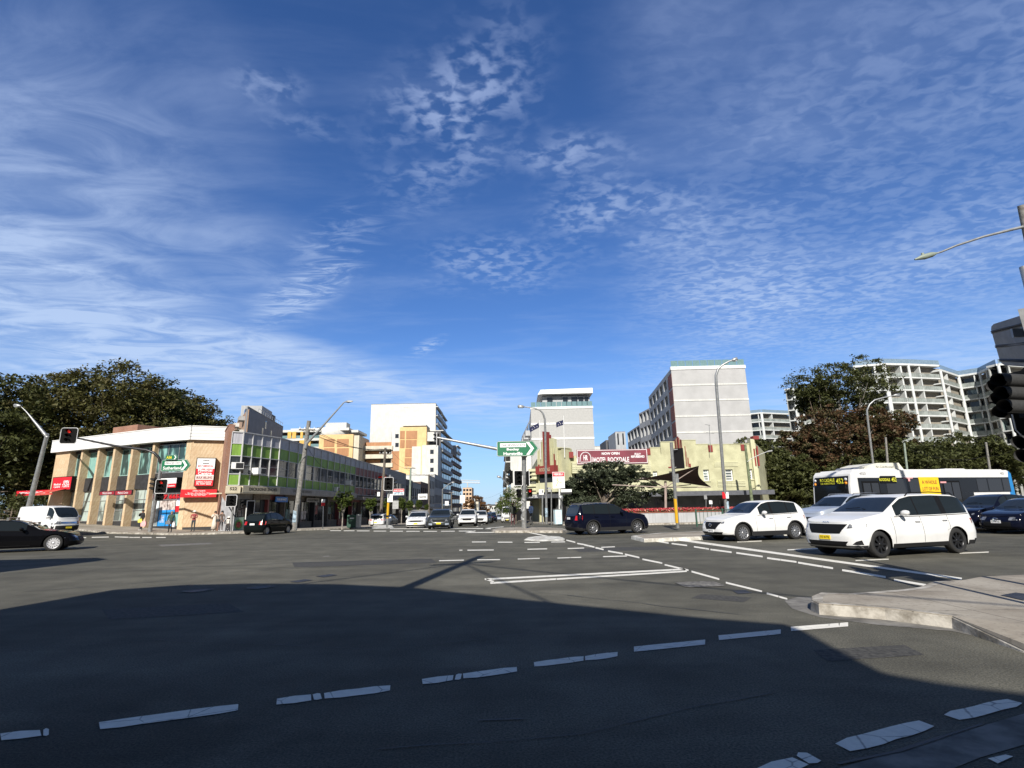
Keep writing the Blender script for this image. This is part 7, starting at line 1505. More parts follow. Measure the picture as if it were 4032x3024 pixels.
# 3 street-mouth signal with yellow band
Zs = 46; base = GZ(1524, Zs, .13); t, o = polething('traffic_signal', 'traffic signal with yellow band at the mouth of the main street', 'traffic signal', base, GSIG)
q = MB(); q.tube([(0, 0, 0)]+rel([at(1536, 1870, Zs)], o), .09, n=10); q.build('pole', MATS['galv'], t); q = MB(); q.tube(rel(pts(((1526, 2040), (1529, 1979)), Zs), o), .105, n=10); q.build('yellow_band', MATS['yellow_paint'], t)
hbox(t, o, 1512, 1548, 1880, 1931, Zs-.2); hbox(t, o, 1544, 1556, 1884, 1932, Zs, rz=100, border=False)
q = MB(); a, b_ = at(1525, 1977, Zs-.15), at(1545, 1940, Zs-.15); q.bx(a.x-o.x, b_.x-o.x, a.y-o.y, a.y-o.y+.03, a.z-o.z, b_.z-o.z); q.build('lane_sign', MATS['white_sign'], t); q = MB(); q.tube(rel(pts(((1527, 2034), (1527, 2028)), Zs), o), .16, n=8); q.build('push_button', MATS['dark_metal'], t)
# 4 island mast-arm signal
base = G(2064, 2080, .14); Zi = (Vector(base)-Vector((0, 0, CH))).dot(Vector(_f)); t, o = polething('traffic_signal', 'thick galvanised island signal pole with the Bexley Hurstville sign', 'traffic signal', base, GSIG)
q = MB(); q.tube([(0, 0, 0)]+rel([at(2063, 1790, Zi)], o), [.17, .155], n=14); q.build('pole', MATS['galv'], t)
q = MB(); q.tube(rel(pts(((2064, 1800), (2064, 1785)), Zi), o), .2, n=12); q.build('collar', mat('rust_brown', (.30, .20, .11), .7, var=.2, vs=6), t)
q = MB(); q.tube(rel(pts(((2064, 1786), (1960, 1768), (1722, 1723)), Zi+.2), o), [.14, .12, .075], n=10); q.build('mast_arm', MATS['galv'], t)
hbox(t, o, 1713, 1727, 1704, 1757, Zi+.2, rz=-78); so_, w_, h_ = arrowsign(t, o, 1957, 2120, 1738, 1798, Zi-.3, MATS['green_sign'])
q = MB(); q.bx(w_*.075, w_*.70, -.028, -.021, h_*.10, h_*.36); q.build('name_plate', MATS['white_sign'], so_); text('THE SEVENWAYS', 'lettering', MATS['black_sign'], so_, (w_*.39, -.032, h_*.23), h_*.13, w=w_*.58, bold=.01); text('Bexley', 'lettering', MATS['white_sign'], so_, (w_*.385, -.028, -h_*.06), h_*.2, w=w_*.30, bold=.03); text('Hurstville', 'lettering', MATS['white_sign'], so_, (w_*.385, -.028, -h_*.32), h_*.2, w=w_*.46, bold=.03)
hbox(t, o, 1996, 2022, 1850, 1906, Zi, rz=-75, border=False); hbox(t, o, 2024, 2058, 1854, 1912, Zi-.2, rz=15); hbox(t, o, 2070, 2088, 1855, 1912, Zi, rz=120)
hbox(t, o, 2033, 2053, 1926, 1958, Zi-.1, n=2, border=False, rz=-40); hbox(t, o, 2078, 2096, 1924, 1956, Zi-.1, n=2, border=False, lit=0, rz=0)
q = MB(); [q.tube(rel(pts(((2062-k*.3, 1960+k*34), (2061-k*.3, 1978+k*34)), Zi), o), .178, n=14) for k in range(3)]; q.build('pole_stickers', mat('sticker_mix', (.45, .46, .46), .6, var=.4, vs=7), t)
# 5 median signal pole
Zm = 32.6; base = GZ(2669, Zm, .15); t, o = polething('traffic_signal', 'signal on the median with broad yellow band, its black head seen from behind', 'traffic signal', base, GSIG)
q = MB(); q.tube([(0, 0, 0)]+rel([at(2643, 1743, Zm)], o), [.10, .095], n=14); q.build('pole', MATS['galv'], t); q = MB(); q.tube(rel(pts(((2666, 2058), (2659, 1963)), Zm), o), .108, n=14); q.build('yellow_band', MATS['yellow_paint'], t)
q = MB(); q.bx(-.30, .30, 0, .12, -.62, .62); ho = q.build('signal_head', MATS['black_plastic'], t); c = at(2671, 1805, Zm); ho.location = c-o; ho.rotation_euler = (0, R(0), R(-35))
for k in range(3): q = MB(); q.lathe([(.15, .12), (.15, .42)], (0, 0, .38-.38*k), n=12, ax='y'); q.build('visor', MATS['black_plastic'], ho)
q = MB(); [q.tube(rel([at(2646, y, Zm), at(2668, y-3, Zm)], o), .025, n=6) for y in (1772, 1842)]; q.build('bracket', MATS['galv'], t)
q = MB(); a = at(2665, 1883, Zm); q.bx(-.11, .11, 0, .02, -.27, .27); s2_ = q.build('small_sign', MATS['galv'], t); s2_.location = a-o; s2_.rotation_euler = (0, 0, R(-40))
# 6 near right signal
Zn = 8.2; bp = at(4146, 1500, Zn); base = Vector((bp.x, bp.y, .15)); t, o = polething('traffic_signal', 'near black traffic signal with long visors cut by the right picture edge', 'traffic signal', base, GSIG)
q = MB(); q.tube([(0, 0, 0), (0, 0, zat(base, 1050)-.15)], .06, n=14); q.build('pole', MATS['galv'], t)
def near_head(px, py, Z, n, dy, L, r, name='signal_head'):
    c = at(px, py, Z); hb = MB(); H_ = dy*n*Z/CF; hb.bx(0, .28, -.16, .16, -H_+.06, .16); ho = hb.build(name, MATS['black_plastic'], t); ho.location = c-o; ho.rotation_euler = (0, 0, R(14))
    for k in range(n):
        z = -k*dy*Z/CF; v = MB(); seg = 18; vs = []
        for a in np.linspace(0, 2*math.pi, seg): vs += [(0, r*math.cos(a), z+r*math.sin(a)), (-L*(1 if math.sin(a) > -.5 else .9), r*math.cos(a), z+r*math.sin(a))]
        v.add(vs, [(2*q_, 2*q_+1, 2*q_+3, 2*q_+2) for q_ in range(seg-1)], smooth=True); v.build('visor', MATS['visor_black'], ho)
        l = MB(); l.lathe([(.001, -.015), (r*.92, -.01)], (0, 0, z), n=16, ax='x'); l.build('lens', MATS['signal_off'], ho)
mat('visor_black', (.035, .035, .035), .75, var=.1, vs=20)
near_head(4030, 1500, 7.9, 3, 52, .52, .098); near_head(4000, 1523, 8.6, 3, 51, .50, .10); near_head(4075, 1742, 8.0, 2, 52, .34, .10)
q = MB(); P = [(-.20, -.34), (.1, -.46), (.46, -.46), (.46, .5), (.16, .5), (-.16, .22), (-.24, .0)]; q.prism(P, -.01, .01); bo = q.build('backboard', MATS['black_sign'], t); c = at(4030, 1560, 8.3); bo.location = c-o
q = MB(); P2_ = at(4040, 1672, 8.1); P = [(-.2, -.1), (-.12, -.2), (.4, -.2), (.4, .25), (-.2, .2)]; q.prism(P, -.01, .01); b2 = q.build('backboard', MATS['black_sign'], t); b2.location = P2_-o
q = MB(); q.tube([(-.19, -.015, .16), (-.19, -.015, -.08), (-.11, -.015, -.185), (.4, -.015, -.185)], .012, n=5); b3 = q.build('white_border', MATS['white_sign'], t); b3.location = P2_-o
# grey sign seen from behind on the same corner
C4 = [at(3903, 1279, 8.0), at(4085, 1222, 6.9), at(4125, 1448, 6.9), at(3948, 1436, 8.0)]; base = Vector((C4[1].x, C4[1].y, .15)); t, o = polething('road_sign', 'grey back of a large road sign with horizontal ribs at the right edge', 'road sign', base)
q = MB(); P = [p-o for p in C4]; e1 = (P[1]-P[0]); e2 = (P[3]-P[0]); nn = e1.cross(e2).normalized()*.02
def bil(u_, v_): return P[0]*(1-u_)*(1-v_)+P[1]*u_*(1-v_)+P[2]*u_*v_+P[3]*(1-u_)*v_
ring = [(.0, .12), (.03, .04), (.10, .0), (1, 0), (1, 1), (.10, 1), (.03, .96), (0, .88)]
q.add([bil(a, b_)+nn for a, b_ in ring]+[bil(a, b_)-nn for a, b_ in ring], [tuple(range(8)), tuple(reversed(range(8, 16)))]+[(i, (i+1) % 8, 8+(i+1) % 8, 8+i) for i in range(8)]); q.build('sign_panel', mat('sign_back_grey', (.30, .29, .28), .55, .3, var=.1), t)
for v_ in (.16, .52, .86):
    for dv in (0, .035): q = MB(); q.tube([bil(.01, v_+dv)+nn*1.4, bil(1, v_+dv)+nn*1.4], .012, n=4, smooth=False); q.tube([bil(.01, v_+dv)-nn*1.4, bil(1, v_+dv)-nn*1.4], .012, n=4, smooth=False); q.build('rib', MATS['dark_metal'], t)
q = MB(); q.tube([bil(.88, -.1)-nn*5, bil(1.02, 1.0)-nn*5], .045, n=4, smooth=False); q.build('upright', MATS['galv'], t); q = MB(); q.tube([(0, 0, 0), (P[1].x, P[1].y, P[1].z+.3)], .05, n=8); q.build('pole', MATS['galv'], t)
q = MB(); c = bil(.72, .33)-nn*2; q.box(tuple(c), (.30, .03, .12)); q.build('bracket', MATS['galv'], t)
# ---- lamp posts
GLP = 'street lamps with curved or raked arms'
def lamp(label, base_px, Z, P, r, hd, h=KH, m='galv', group=GLP, band=None, rad=None):
    base = GZ(base_px, Z, h); t, o = polething('street_lamp', label, 'street lamp', base, group); pp_ = pts(P, Z); q = MB(); n_ = len(pp_); rs = rad or [r*(1-.55*i/n_) for i in range(n_+1)]
    q.tube([(0, 0, 0)]+rel(pp_, o), rs, n=10); q.build('pole', MATS[m], t)
    a, b_ = at(hd[0], hd[1], Z)-o, at(hd[2], hd[3], Z)-o; q = MB(); q.tube([a, a.lerp(b_, .3), a.lerp(b_, .9), b_], [.05, .15, .16, .05], n=8); q.build('lamp_head', MATS['galv'], t)
    q = MB(); m_ = a.lerp(b_, .55); q.box(tuple(m_+Vector((0, 0, -.1))), ((b_-a).length*.55, .2, .08)); q.build('lamp_lens', MATS['lens'], t)
    return t, o
lamp('leaning lamp post with a tapered raked arm before the dark trees at left', 98, 50, [(186, 1708)], .24, (82, 1598, 55, 1596), rad=[.26, .15])
t_ = bpy.data.objects['street_lamp']; o_ = Vector(t_.location); q = MB(); q.tube(rel(pts(((187, 1722), (132, 1655), (103, 1620), (84, 1602)), 50), o_), [.17, .10, .05, .03], n=8); q.build('arm', MATS['galv'], t_)
lamp('curved lamp post on the hotel corner footpath, arm reaching left over the street', 2152, 50, [(2147, 1700), (2145, 1650), (2138, 1628), (2126, 1615), (2105, 1607), (2065, 1602)], .12, (2066, 1602, 2038, 1600))
lamp('tallest curved lamp post standing at the planter before the hotel', 2863, 43.5, [(2820, 1510), (2819, 1478), (2828, 1452), (2845, 1437), (2868, 1424), (2884, 1418)], .13, (2880, 1420, 2904, 1412))
lamp('curved lamp post rising above the bus, arm reaching right', 3462, 62, [(3416, 1645), (3414, 1615), (3424, 1592), (3444, 1575), (3480, 1565), (3521, 1557)], .12, (3518, 1557, 3544, 1554))
lamp('lamp post far down the left footpath with a short raked arm', 1742, 110, [(1742, 1927), (1766, 1907), (1778, 1900)], .13, (1776, 1900, 1790, 1899))
lamp('thin lamp post behind the island with arm sloping left', 2008, 78, [(2006, 1915), (1975, 1882)], .10, (1975, 1881, 1957, 1875))
Zl = 20; base = GZ(4290, Zl); t, o = polething('street_lamp', 'near street lamp arm entering the sky from the right edge', 'street lamp', base, GLP)
tp = at(4022, 808, Zl); q = MB(); q.tube([(0, 0, 0), tuple(tp-o)], [.16, .13], n=12); q.build('pole', MATS['wood_grey'], t)
q = MB(); q.tube(rel(pts(((4030, 893), (4000, 900), (3872, 932), (3763, 968), (3706, 992), (3673, 1001)), Zl), o), [.06, .055, .045, .04, .035, .03], n=8); q.build('arm', MATS['galv'], t)
q = MB(); a, b_ = at(3690, 996, Zl)-o, at(3602, 1022, Zl)-o; q.tube([a, a.lerp(b_, .25), a.lerp(b_, .6), b_], [.03, .10, .11, .03], n=8); q.tube([a.lerp(b_, .62)+Vector((0, 0, .05)), a.lerp(b_, .62)+Vector((0, 0, .16))], .05, n=8); q.build('lamp_head', mat('lamp_green', (.25, .29, .24), .5, var=.05), t)
# ---- power poles
GPW = 'timber power poles along the main street'
def ppole(label, bpx, Z, tpx, tpy, r, arms, m='wood_pole', group=GPW, h=KH, name='power_pole'):
    base = GZ(bpx, Z, h); t, o = polething(name, label, 'power pole', base, group); top_ = at(tpx, tpy, Z); q = MB(); q.tube([(0, 0, 0), tuple(top_-o)], [r, r*.72], n=12); q.build('pole', MATS[m], t)
    for (a, b_, y) in arms:
        q = MB(); A_, B_ = at(a, y, Z-.1)-o, at(b_, y+1, Z-.1)-o; q.tube([A_, B_], .055, n=4, smooth=False); ao = q.build('crossarm', MATS['wood_pole'], t)
        for k in range(4): c = A_.lerp(B_, .06+.88*k/3); q = MB(); q.lathe([(.04, 0), (.055, .06), (.03, .12), (.045, .18)], (c.x, c.y, c.z+.05), n=8); q.build('insulator', MATS['white_paint'], ao)
    return t, o
t, o = ppole('big timber power pole in front of the shoe shop with a raked lamp arm', 1158, 42.3, 1217, 1657, .22, [(1177, 1241, 1692)], 'wood_grey')
q = MB(); q.tube(rel(pts(((1203, 1765), (1208, 1745), (1260, 1690), (1353, 1586), (1362, 1581)), 42.1), o), [.13, .12, .085, .045, .04], n=8); q.build('lamp_arm', MATS['galv'], t); q = MB(); a, b_ = at(1360, 1582, 42.1)-o, at(1389, 1580, 42.1)-o; q.tube([a, a.lerp(b_, .4), b_], [.05, .12, .05], n=8); q.build('lamp_head', MATS['galv'], t)
q = MB(); q.tube(rel(pts(((1162, 2055), (1167, 2010)), 42.3), o), .225, n=12); q.build('pole_sticker', mat('sticker_blue', (.45, .58, .68), .5, var=.35, vs=3), t); q = MB(); q.tube(rel(pts(((1205, 1790), (1180, 1820), (1172, 1850), (1186, 1870)), 42.1), o), .03, n=5); q.build('cable_loop', MATS['galv'], t)
q = MB(); q.tube(rel(pts(((1166, 2085), (1172, 1985)), 42.1), o), .05, n=6); q.build('conduit', MATS['galv'], t)
ppole('second power pole behind the street-mouth signal with double crossarms', 1497, 62, 1518, 1763, .19, [(1494, 1541, 1769), (1493, 1538, 1787)]); ppole('pale green power pole above the row of street trees', 1611, 85, 1617, 1843, .20, [(1592, 1636, 1843)], mat('pole_green', (.30, .36, .30), .8).name)
ppole('distant timber power pole before the brown shop', 1689, 106, 1689, 1868, .18, [(1674, 1706, 1872)]); ppole('far slim power pole before the brown apartments', 1777, 132, 1778, 1940, .17, [(1768, 1788, 1940)])
ppole('power pole behind the island signal on the right footpath', 1993, 120, 1995, 1920, .17, [(1985, 2006, 1926)], group=None)
t, o = ppole('leaning green-stained power pole against the hotel front with a lamp arm', 2968, 63, 2934, 1750, .19, [], mat('pole_moss', (.20, .24, .14), .9, var=.2).name, None)
q = MB(); q.tube(rel(pts(((2943, 1818), (2960, 1805), (3000, 1786), (3025, 1777)), 62.8), o), .05, n=6); q.build('lamp_arm', MATS['galv'], t); q = MB(); a, b_ = at(3022, 1778, 62.8)-o, at(3040, 1775, 62.8)-o; q.tube([a, b_], .11, n=6); q.build('lamp_head', MATS['galv'], t)
ppole('grey timber pole among the trees above the front of the bus', 3510, 72, 3487, 1722, .17, [], 'wood_grey', 'timber poles among the trees behind the bus'); ppole('green timber pole above the air-conditioning unit of the bus', 3590, 70, 3560, 1744, .16, [], 'pole_green', 'timber poles among the trees behind the bus'); ppole('grey timber pole above the rear of the bus', 3920, 70, 3882, 1742, .17, [], 'wood_grey', 'timber poles among the trees behind the bus')
# overhead wires between poles
def cable(lab, A_, B_, sag, r=.016):
    t = thing('overhead_cable', lab, 'cable', tuple(A_), 0, None); q = MB(); q.tube(wire(Vector((0, 0, 0)), B_-A_, sag, k=14), r, n=4, smooth=False); q.build('wire', MATS['rubber'], t)
for k, (a, b_, s_, lab) in enumerate((((1180, 1690, 42.3), (1495, 1768, 62), .5, 'left of the wires between the first two power poles'), ((1200, 1692, 42.3), (1510, 1768, 62), .6, 'second of the wires between the first two power poles'), ((1222, 1692, 42.3), (1524, 1768, 62), .6, 'third of the wires between the first two power poles'), ((1240, 1693, 42.3), (1540, 1769, 62), .7, 'rightmost of the wires between the first two power poles'),
    ((1500, 1770, 62), (1594, 1843, 85), .4, 'wire from the second power pole to the pale green pole, left side'), ((1536, 1770, 62), (1634, 1843, 85), .4, 'wire from the second power pole to the pale green pole, right side'), ((1596, 1843, 85), (1676, 1872, 106), .4, 'wire from the pale green pole to the distant timber pole'),
    ((1210, 1760, 42.2), (1366, 1812, 66), 1.6, 'drooping cable from the big power pole to the shop parapet'), ((1995, 1925, 120), (1890, 1958, 300), 1.2, 'pair cable sagging across the end of the street'), ((3565, 1762, 70), (3886, 1795, 70), 1.0, 'drooping cable between poles above the bus'), ((3886, 1795, 70), (4040, 1730, 66), .6, 'cable rising right from the pole above the rear of the bus'), ((1538, 1772, 62), (2250, 1798, 67), 1.5, 'long wire crossing from the second power pole toward the hotel') )[:11]):
    cable(lab, at(*a), at(*b_), s_)
# ---- small signs and posts
def signpost(name, label, cat, bpx, Z, tpy, panels, h=KH, r=.035, m='galv', group=None, tpx=None):
    base = GZ(bpx, Z, h); t, o = polething(name, label, cat, base, group); q = MB(); q.tube([(0, 0, 0), tuple(at(tpx or bpx, tpy, Z)-o)], r, n=8); q.build('post', MATS[m], t); out = []
    for (px0, px1, py0, py1, mm) in panels:
        a, b_ = at(px0, py1, Z-.08)-o, at(px1, py0, Z-.08)-o; q = MB(); q.bx(a.x, b_.x, a.y-.01, a.y+.02, a.z, b_.z); s_ = q.build('sign_panel', MATS[mm], t); out.append((s_, a, b_))
    return t, out
def ptext(pn, body, m, fz, hh, fw=.8, **k):
    s_, a, b_ = pn; text(body, 'lettering', MATS[m], s_, ((a.x+b_.x)/2, a.y-.015, a.z+(b_.z-a.z)*fz), (b_.z-a.z)*hh, w=abs(b_.x-a.x)*fw, **k)
signpost('parking_sign', 'white pole with red and white no-stopping plate before the shop row', 'street sign', 1271, 45.5, 1966, [(1266, 1279, 1966, 1979, 'white_sign'), (1266, 1279, 1979, 1992, 'red_sign')], m='white_paint', tpx=1273)
t, pn = signpost('map_sign', 'red and white local map sign on a white post beside the cabinet', 'sign', 2203, 49, 1925, [(2177, 2223, 1857, 1923, 'white_sign')], m='white_paint', r=.08)
s_, a, b_ = pn[0]; q = MB(); q.bx(a.x+.03, b_.x-.03, a.y-.018, a.y-.01, a.z+(b_.z-a.z)*.72, b_.z-.04); q.build('header', MATS['red_sign'], s_); q = MB(); q.tube([(a.x+.3, a.y-.016, a.z+.2), (a.x+.5, a.y-.016, a.z+.6), (a.x+.45, a.y-.016, a.z+.95)], .03, n=4); q.tube([(a.x+.5, a.y-.016, a.z+.6), (a.x+.9, a.y-.016, a.z+.45)], .025, n=4); q.tube([(a.x+.45, a.y-.016, a.z+.7), (a.x+.2, a.y-.016, a.z+.8)], .02, n=4); q.build('map_lines', yl, s_)
text('NEBNELA', 'lettering', MATS['white_sign'], s_, ((a.x+b_.x)/2, a.y-.03, a.z+(b_.z-a.z)*.87), .16, w=.85, bold=.03); text('SHOPPING VILLAGE', 'lettering', MATS['white_sign'], s_, ((a.x+b_.x)/2, a.y-.03, a.z+(b_.z-a.z)*.77), .07, w=.75)
t, pn = signpost('direction_board', 'small white and dark street name board right of the map sign', 'street sign', 2214, 48.6, 1928, [(2209, 2251, 1926, 1938, 'white_sign'), (2209, 2251, 1938, 1946, 'dark_metal')]); ptext(pn[0], 'The Seven Ways', 'black_sign', .5, .35)
base = GZ(2214, 48, KH); t, o = polething('round_sign', 'grey back of a small round sign beside the cabinet', 'street sign', base); q = MB(); q.tube([(0, 0, 0), tuple(at(2208, 1950, 48)-o)], .035, n=8); q.build('post', MATS['galv'], t); c = at(2208, 1959, 47.9)-o; q = MB(); q.lathe([(.001, 0), (.22, 0), (.22, .02), (.001, .02)], tuple(c), n=24, ax='y'); q.build('disc', MATS['galv'], t)
signpost('camera_pole', 'pole with a white camera box on the hotel corner', 'camera pole', 2136, 49.5, 1930, [(2122, 2141, 1927, 1948, 'white_paint')], r=.07); signpost('finger_sign', 'thin pole with small stacked name plates left of the map sign', 'street sign', 2171, 50.5, 1928, [(2150, 2170, 1919, 1927, 'galv'), (2150, 2170, 1929, 1937, 'galv')], r=.06)
signpost('street_sign', 'small grey sign on a pole in front of the dark hotel wall, taller of two', 'street sign', 2780, 47, 1948, [(2773, 2784, 1948, 1966, 'galv')]); signpost('street_sign', 'small white sign on a short pole in front of the dark hotel wall', 'street sign', 2802, 47.5, 1970, [(2793, 2805, 1970, 1985, 'white_sign')])
t = bpy.data.objects['street_lamp.002']; o = Vector(t.location); a, b_ = at(2846, 1963, 43.3)-o, at(2858, 1937, 43.3)-o; q = MB(); q.bx(a.x, b_.x, a.y, a.y+.03, a.z, b_.z); q.build('sign_panel', MATS['red_sign'], t); a2_ = at(2870, 1937, 43.3)-o; q = MB(); q.bx(b_.x+.01, a2_.x, a.y, a.y+.03, a.z, b_.z); q.build('sign_panel', MATS['white_sign'], t); q = MB(); q.tube(rel(pts(((2865, 2011), (2862, 1975)), 43.5), o), .145, n=12); q.build('pole_stickers', MATS['sticker_blue'], t)
t = bpy.data.objects['street_lamp.001']; o = Vector(t.location); q = MB(); q.tube(rel(pts(((2152, 2035), (2151, 2000)), 50), o), .135, n=12); q.build('pole_stickers', MATS['sticker_blue'], t)
base = GZ(2197, 47, KH); t, o = polething('utility_cabinet', 'pale blue painted utility cabinet on the hotel corner', 'utility cabinet', base); q = MB(); q.box((0, 0, .62), (.62, .5, 1.24), mat('cabinet_blue', (.40, .58, .66), .6, var=.4, vs=5, col2=(.62, .66, .64)), rz=R(15)); q.build('cabinet_body', MATS['cabinet_blue'], t); q = MB(); q.box((0, 0, 1.27), (.68, .56, .05), MATS['galv'], rz=R(15)); q.build('cap', MATS['galv'], t)
base = GZ(1392, 50, KH); t, o = polething('litter_bin', 'dark green litter bin enclosure between the first two street trees', 'litter bin', base); q = MB(); q.bx(-.55, .3, -.3, .3, 0, 1.15); q.build('bin_body', mat('bin_green', (.02, .07, .045), .6), t); q = MB(); q.bx(.3, .62, -.32, .32, 0, 1.2); q.build('side_panel', MATS['galv'], t); q = MB(); q.bx(-.3, .1, -.32, -.3, .8, .9); q.build('slot', MATS['white_paint'], t)
for (nm, lab, px0, px1, py0, py1, Z, mm, tx, cm) in (('hanging_sign', 'red and white hanging sign over the awning right of the street-mouth signal', 1547, 1590, 1924, 1950, 82, 'white_sign', 'HOUSE OF KEBABS', 'white_sign'), ('hanging_sign', 'white double-faced shop sign above the distant street trees', 1646, 1682, 1944, 1967, 97, 'white_sign', 'VALENTINES', 'black_sign'), ('hanging_sign', 'narrow white projecting sign at the end of the red panels', 1485, 1495, 1937, 1954, 78, 'white_sign', '', ''), ('hanging_sign', 'tall white-edged box sign under the awning behind the signal', 1545, 1568, 1971, 2004, 75, 'galv', '', ''), ('led_sign', 'black sign with red glowing letters high on the red panel building', 1474, 1527, 1873, 1884, 84, 'black_sign', 'DENTAL', 'red'), ('hanging_sign', 'white shop sign low on the right end of the shop row', 1752, 1766, 1973, 1990, 125, 'white_sign', '', ''), ('hanging_sign', 'round-topped white sign near the end of the left row', 1811, 1830, 1950, 1980, 150, 'white_sign', '', '')):
    A_, B_ = at(px0, py1, Z), at(px1, py0, Z); t, o = polething(nm, lab, 'sign', A_, None); w_, h_ = B_.x-A_.x, B_.z-A_.z; q = MB(); q.bx(0, w_, 0, .15, 0, h_); s_ = q.build('panel', MATS[mm], t)
    q = MB(); q.bx(-3.0, 0, .03, .1, h_*.45, h_*.55); q.build('bracket', MATS['dark_metal'], t)
    if tx == 'HOUSE OF KEBABS': q = MB(); q.bx(.03, w_-.03, -.02, 0, h_*.55, h_*.97); q.build('header', MATS['red_sign'], s_); text('HOUSE OF KEBABS', 'lettering', MATS['white_sign'], s_, (w_/2, -.03, h_*.75), h_*.2, w=w_*.85, bold=.03); q = MB(); q.bx(.1, w_-.1, -.02, 0, .08, h_*.5); q.build('picture', MATS['sticker_blue'], s_)
    elif tx: text(tx, 'lettering', red_on if cm == 'red' else MATS[cm], s_, (w_/2, -.02, h_*.45), h_*.4, w=w_*.8, bold=.02)
# shop signs under the green building awning
for (u0, z0, w_, h_, mm, tx, cm, lab) in ((1.2, 2.45, 2.6, .5, 'blue_sign', 'DHAKA MINI MARKET', 'white_sign', 'blue mini market sign under the shoe shop awning'), (8.6, 2.5, 3.6, .45, 'grey_fascia', 'COLLECTABLES', 'black_sign', 'grey collectables shop sign under the awning farther along')):
    t = board('shop_sign', lab, 'sign', fc, u0, u0+w_, z0, z0+h_, MATS[mm], y=.55, th=.08); text(tx, 'lettering', MATS[cm], t, (w_/2, -.012, h_/2), h_*.45, w=w_*.8, bold=.02)
t = board('framed_poster', 'white-framed poster hung under the corner shop awning', 'poster', fb_, 1.4, 2.2, 1.0, 2.5, MATS['interior'], y=.3, th=.06, frame=MATS['white_paint'])
t = board('fruit_poster', 'round red and green fruit decal on the pale corner shop window', 'poster', fb_, .25, 1.35, -.0, 1.15, mat('decal_pale', (.30, .42, .34), .5), y=.45, th=.05); q = MB(); q.lathe([(.001, 0), (.42, 0)], (.55, -.01, .55), n=20, ax='y'); q.build('ring', mat('decal_green', (.10, .25, .06), .5), t); q = MB(); q.lathe([(.001, 0), (.26, 0)], (.55, -.02, .55), n=20, ax='y'); q.build('centre', mat('decal_red', (.42, .06, .04), .5, var=.3, vs=6), t)
# ---- median guard fence
base = GZ(2745, 33.4, .15); t, o = polething('guard_fence', 'short dark green pedestrian fence on the median beside the white crossover', 'fence', base); mf_ = mat('fence_green', (.03, .09, .06), .5)
q = MB(); 
for x in (0, 1.9, 3.8): q.box((x, x*.3, .55), (.09, .09, 1.1))
q.build('fence_post', mf_, t) if False else None
for x in (0, 1.9, 3.8): q = MB(); q.box((x, x*.3, .55), (.09, .09, 1.1)); q.build('post', mf_, t)
q = MB()
for z in (.15, 1.0): q.tube([(0, 0, z), (3.8, 1.14, z)], .028, n=6)
for x in np.arange(.25, 3.7, .28): q.tube([(x, x*.3, .15), (x, x*.3, 1.0)], .014, n=4, cap=False)
q.build('rails', mf_, t)
# ---- planter with red flowers
pa, pb_ = GZ(2420, 43.0, KH), GZ(3010, 44.5, KH); fp = Fr(P2(pa), P2(pb_), pa.z); t = fp.thing('flower_planter', 'long grey planter wall filled with red flowers before the hotel', 'planter'); q = MB(); q.bx(0, fp.L, 0, .3, -.2, .78); q.bx(0, fp.L, 2.2, 2.5, -.2, .7); q.bx(0, .3, .3, 2.2, -.2, .7); q.build('planter_wall', MATS['render_grey'], t); q = MB(); q.bx(-.03, fp.L+.03, -.04, .34, .78, .84); q.build('coping', mat('brick_coping', (.28, .12, .08), .8), t); q = MB(); q.bx(.3, fp.L, .3, 2.2, -.1, .7); q.build('soil', MATS['bark'], t)
rnd = np.random.default_rng(4)
for nm, mm, k_, lo, hi in (('foliage', 'leaf_green', 5000, .72, .98), ('flowers', 'petal_red', 3600, .86, 1.14), ('pale_flowers', 'petal_pale', 900, .86, 1.12)):
    if mm == 'petal_red': mat(mm, (.50, .05, .06), .6, var=.3, vs=9)
    if mm == 'petal_pale': mat(mm, (.70, .42, .30), .6, var=.2, vs=9)
    P = np.stack([rnd.random(k_)*fp.L, .05+rnd.random(k_)*2.1, lo+rnd.random(k_)*(hi-lo)], 1); nrm = rnd.normal(size=(k_, 3)); nrm /= np.linalg.norm(nrm, axis=1)[:, None]; a = np.cross(nrm, rnd.normal(size=(k_, 3))); a /= np.linalg.norm(a, axis=1)[:, None]; b_ = np.cross(nrm, a); s = .06
    v = np.stack([P-a*s, P-b_*s, P+a*s, P+b_*s], 1).reshape(-1, 3); q = MB(); q.add([tuple(x) for x in v], [(4*i, 4*i+1, 4*i+2, 4*i+3) for i in range(k_)]); oo = q.build(nm, MATS[mm], t); oo['kind'] = 'stuff'
# grassy tufts by the bus
for k, px in enumerate((3150, 3172, 3192)):
    b = GZ(px, 44, KH); tree('agave_plant', ('leftmost', 'middle', 'rightmost')[k]+' pale spiky plant between the white crossover and the bus', b, .5, [(0, 0, .5, .7, .5, .5)], 'leaf_cedar', 500, .22, None, .05, cat='plant', seed=200+k)
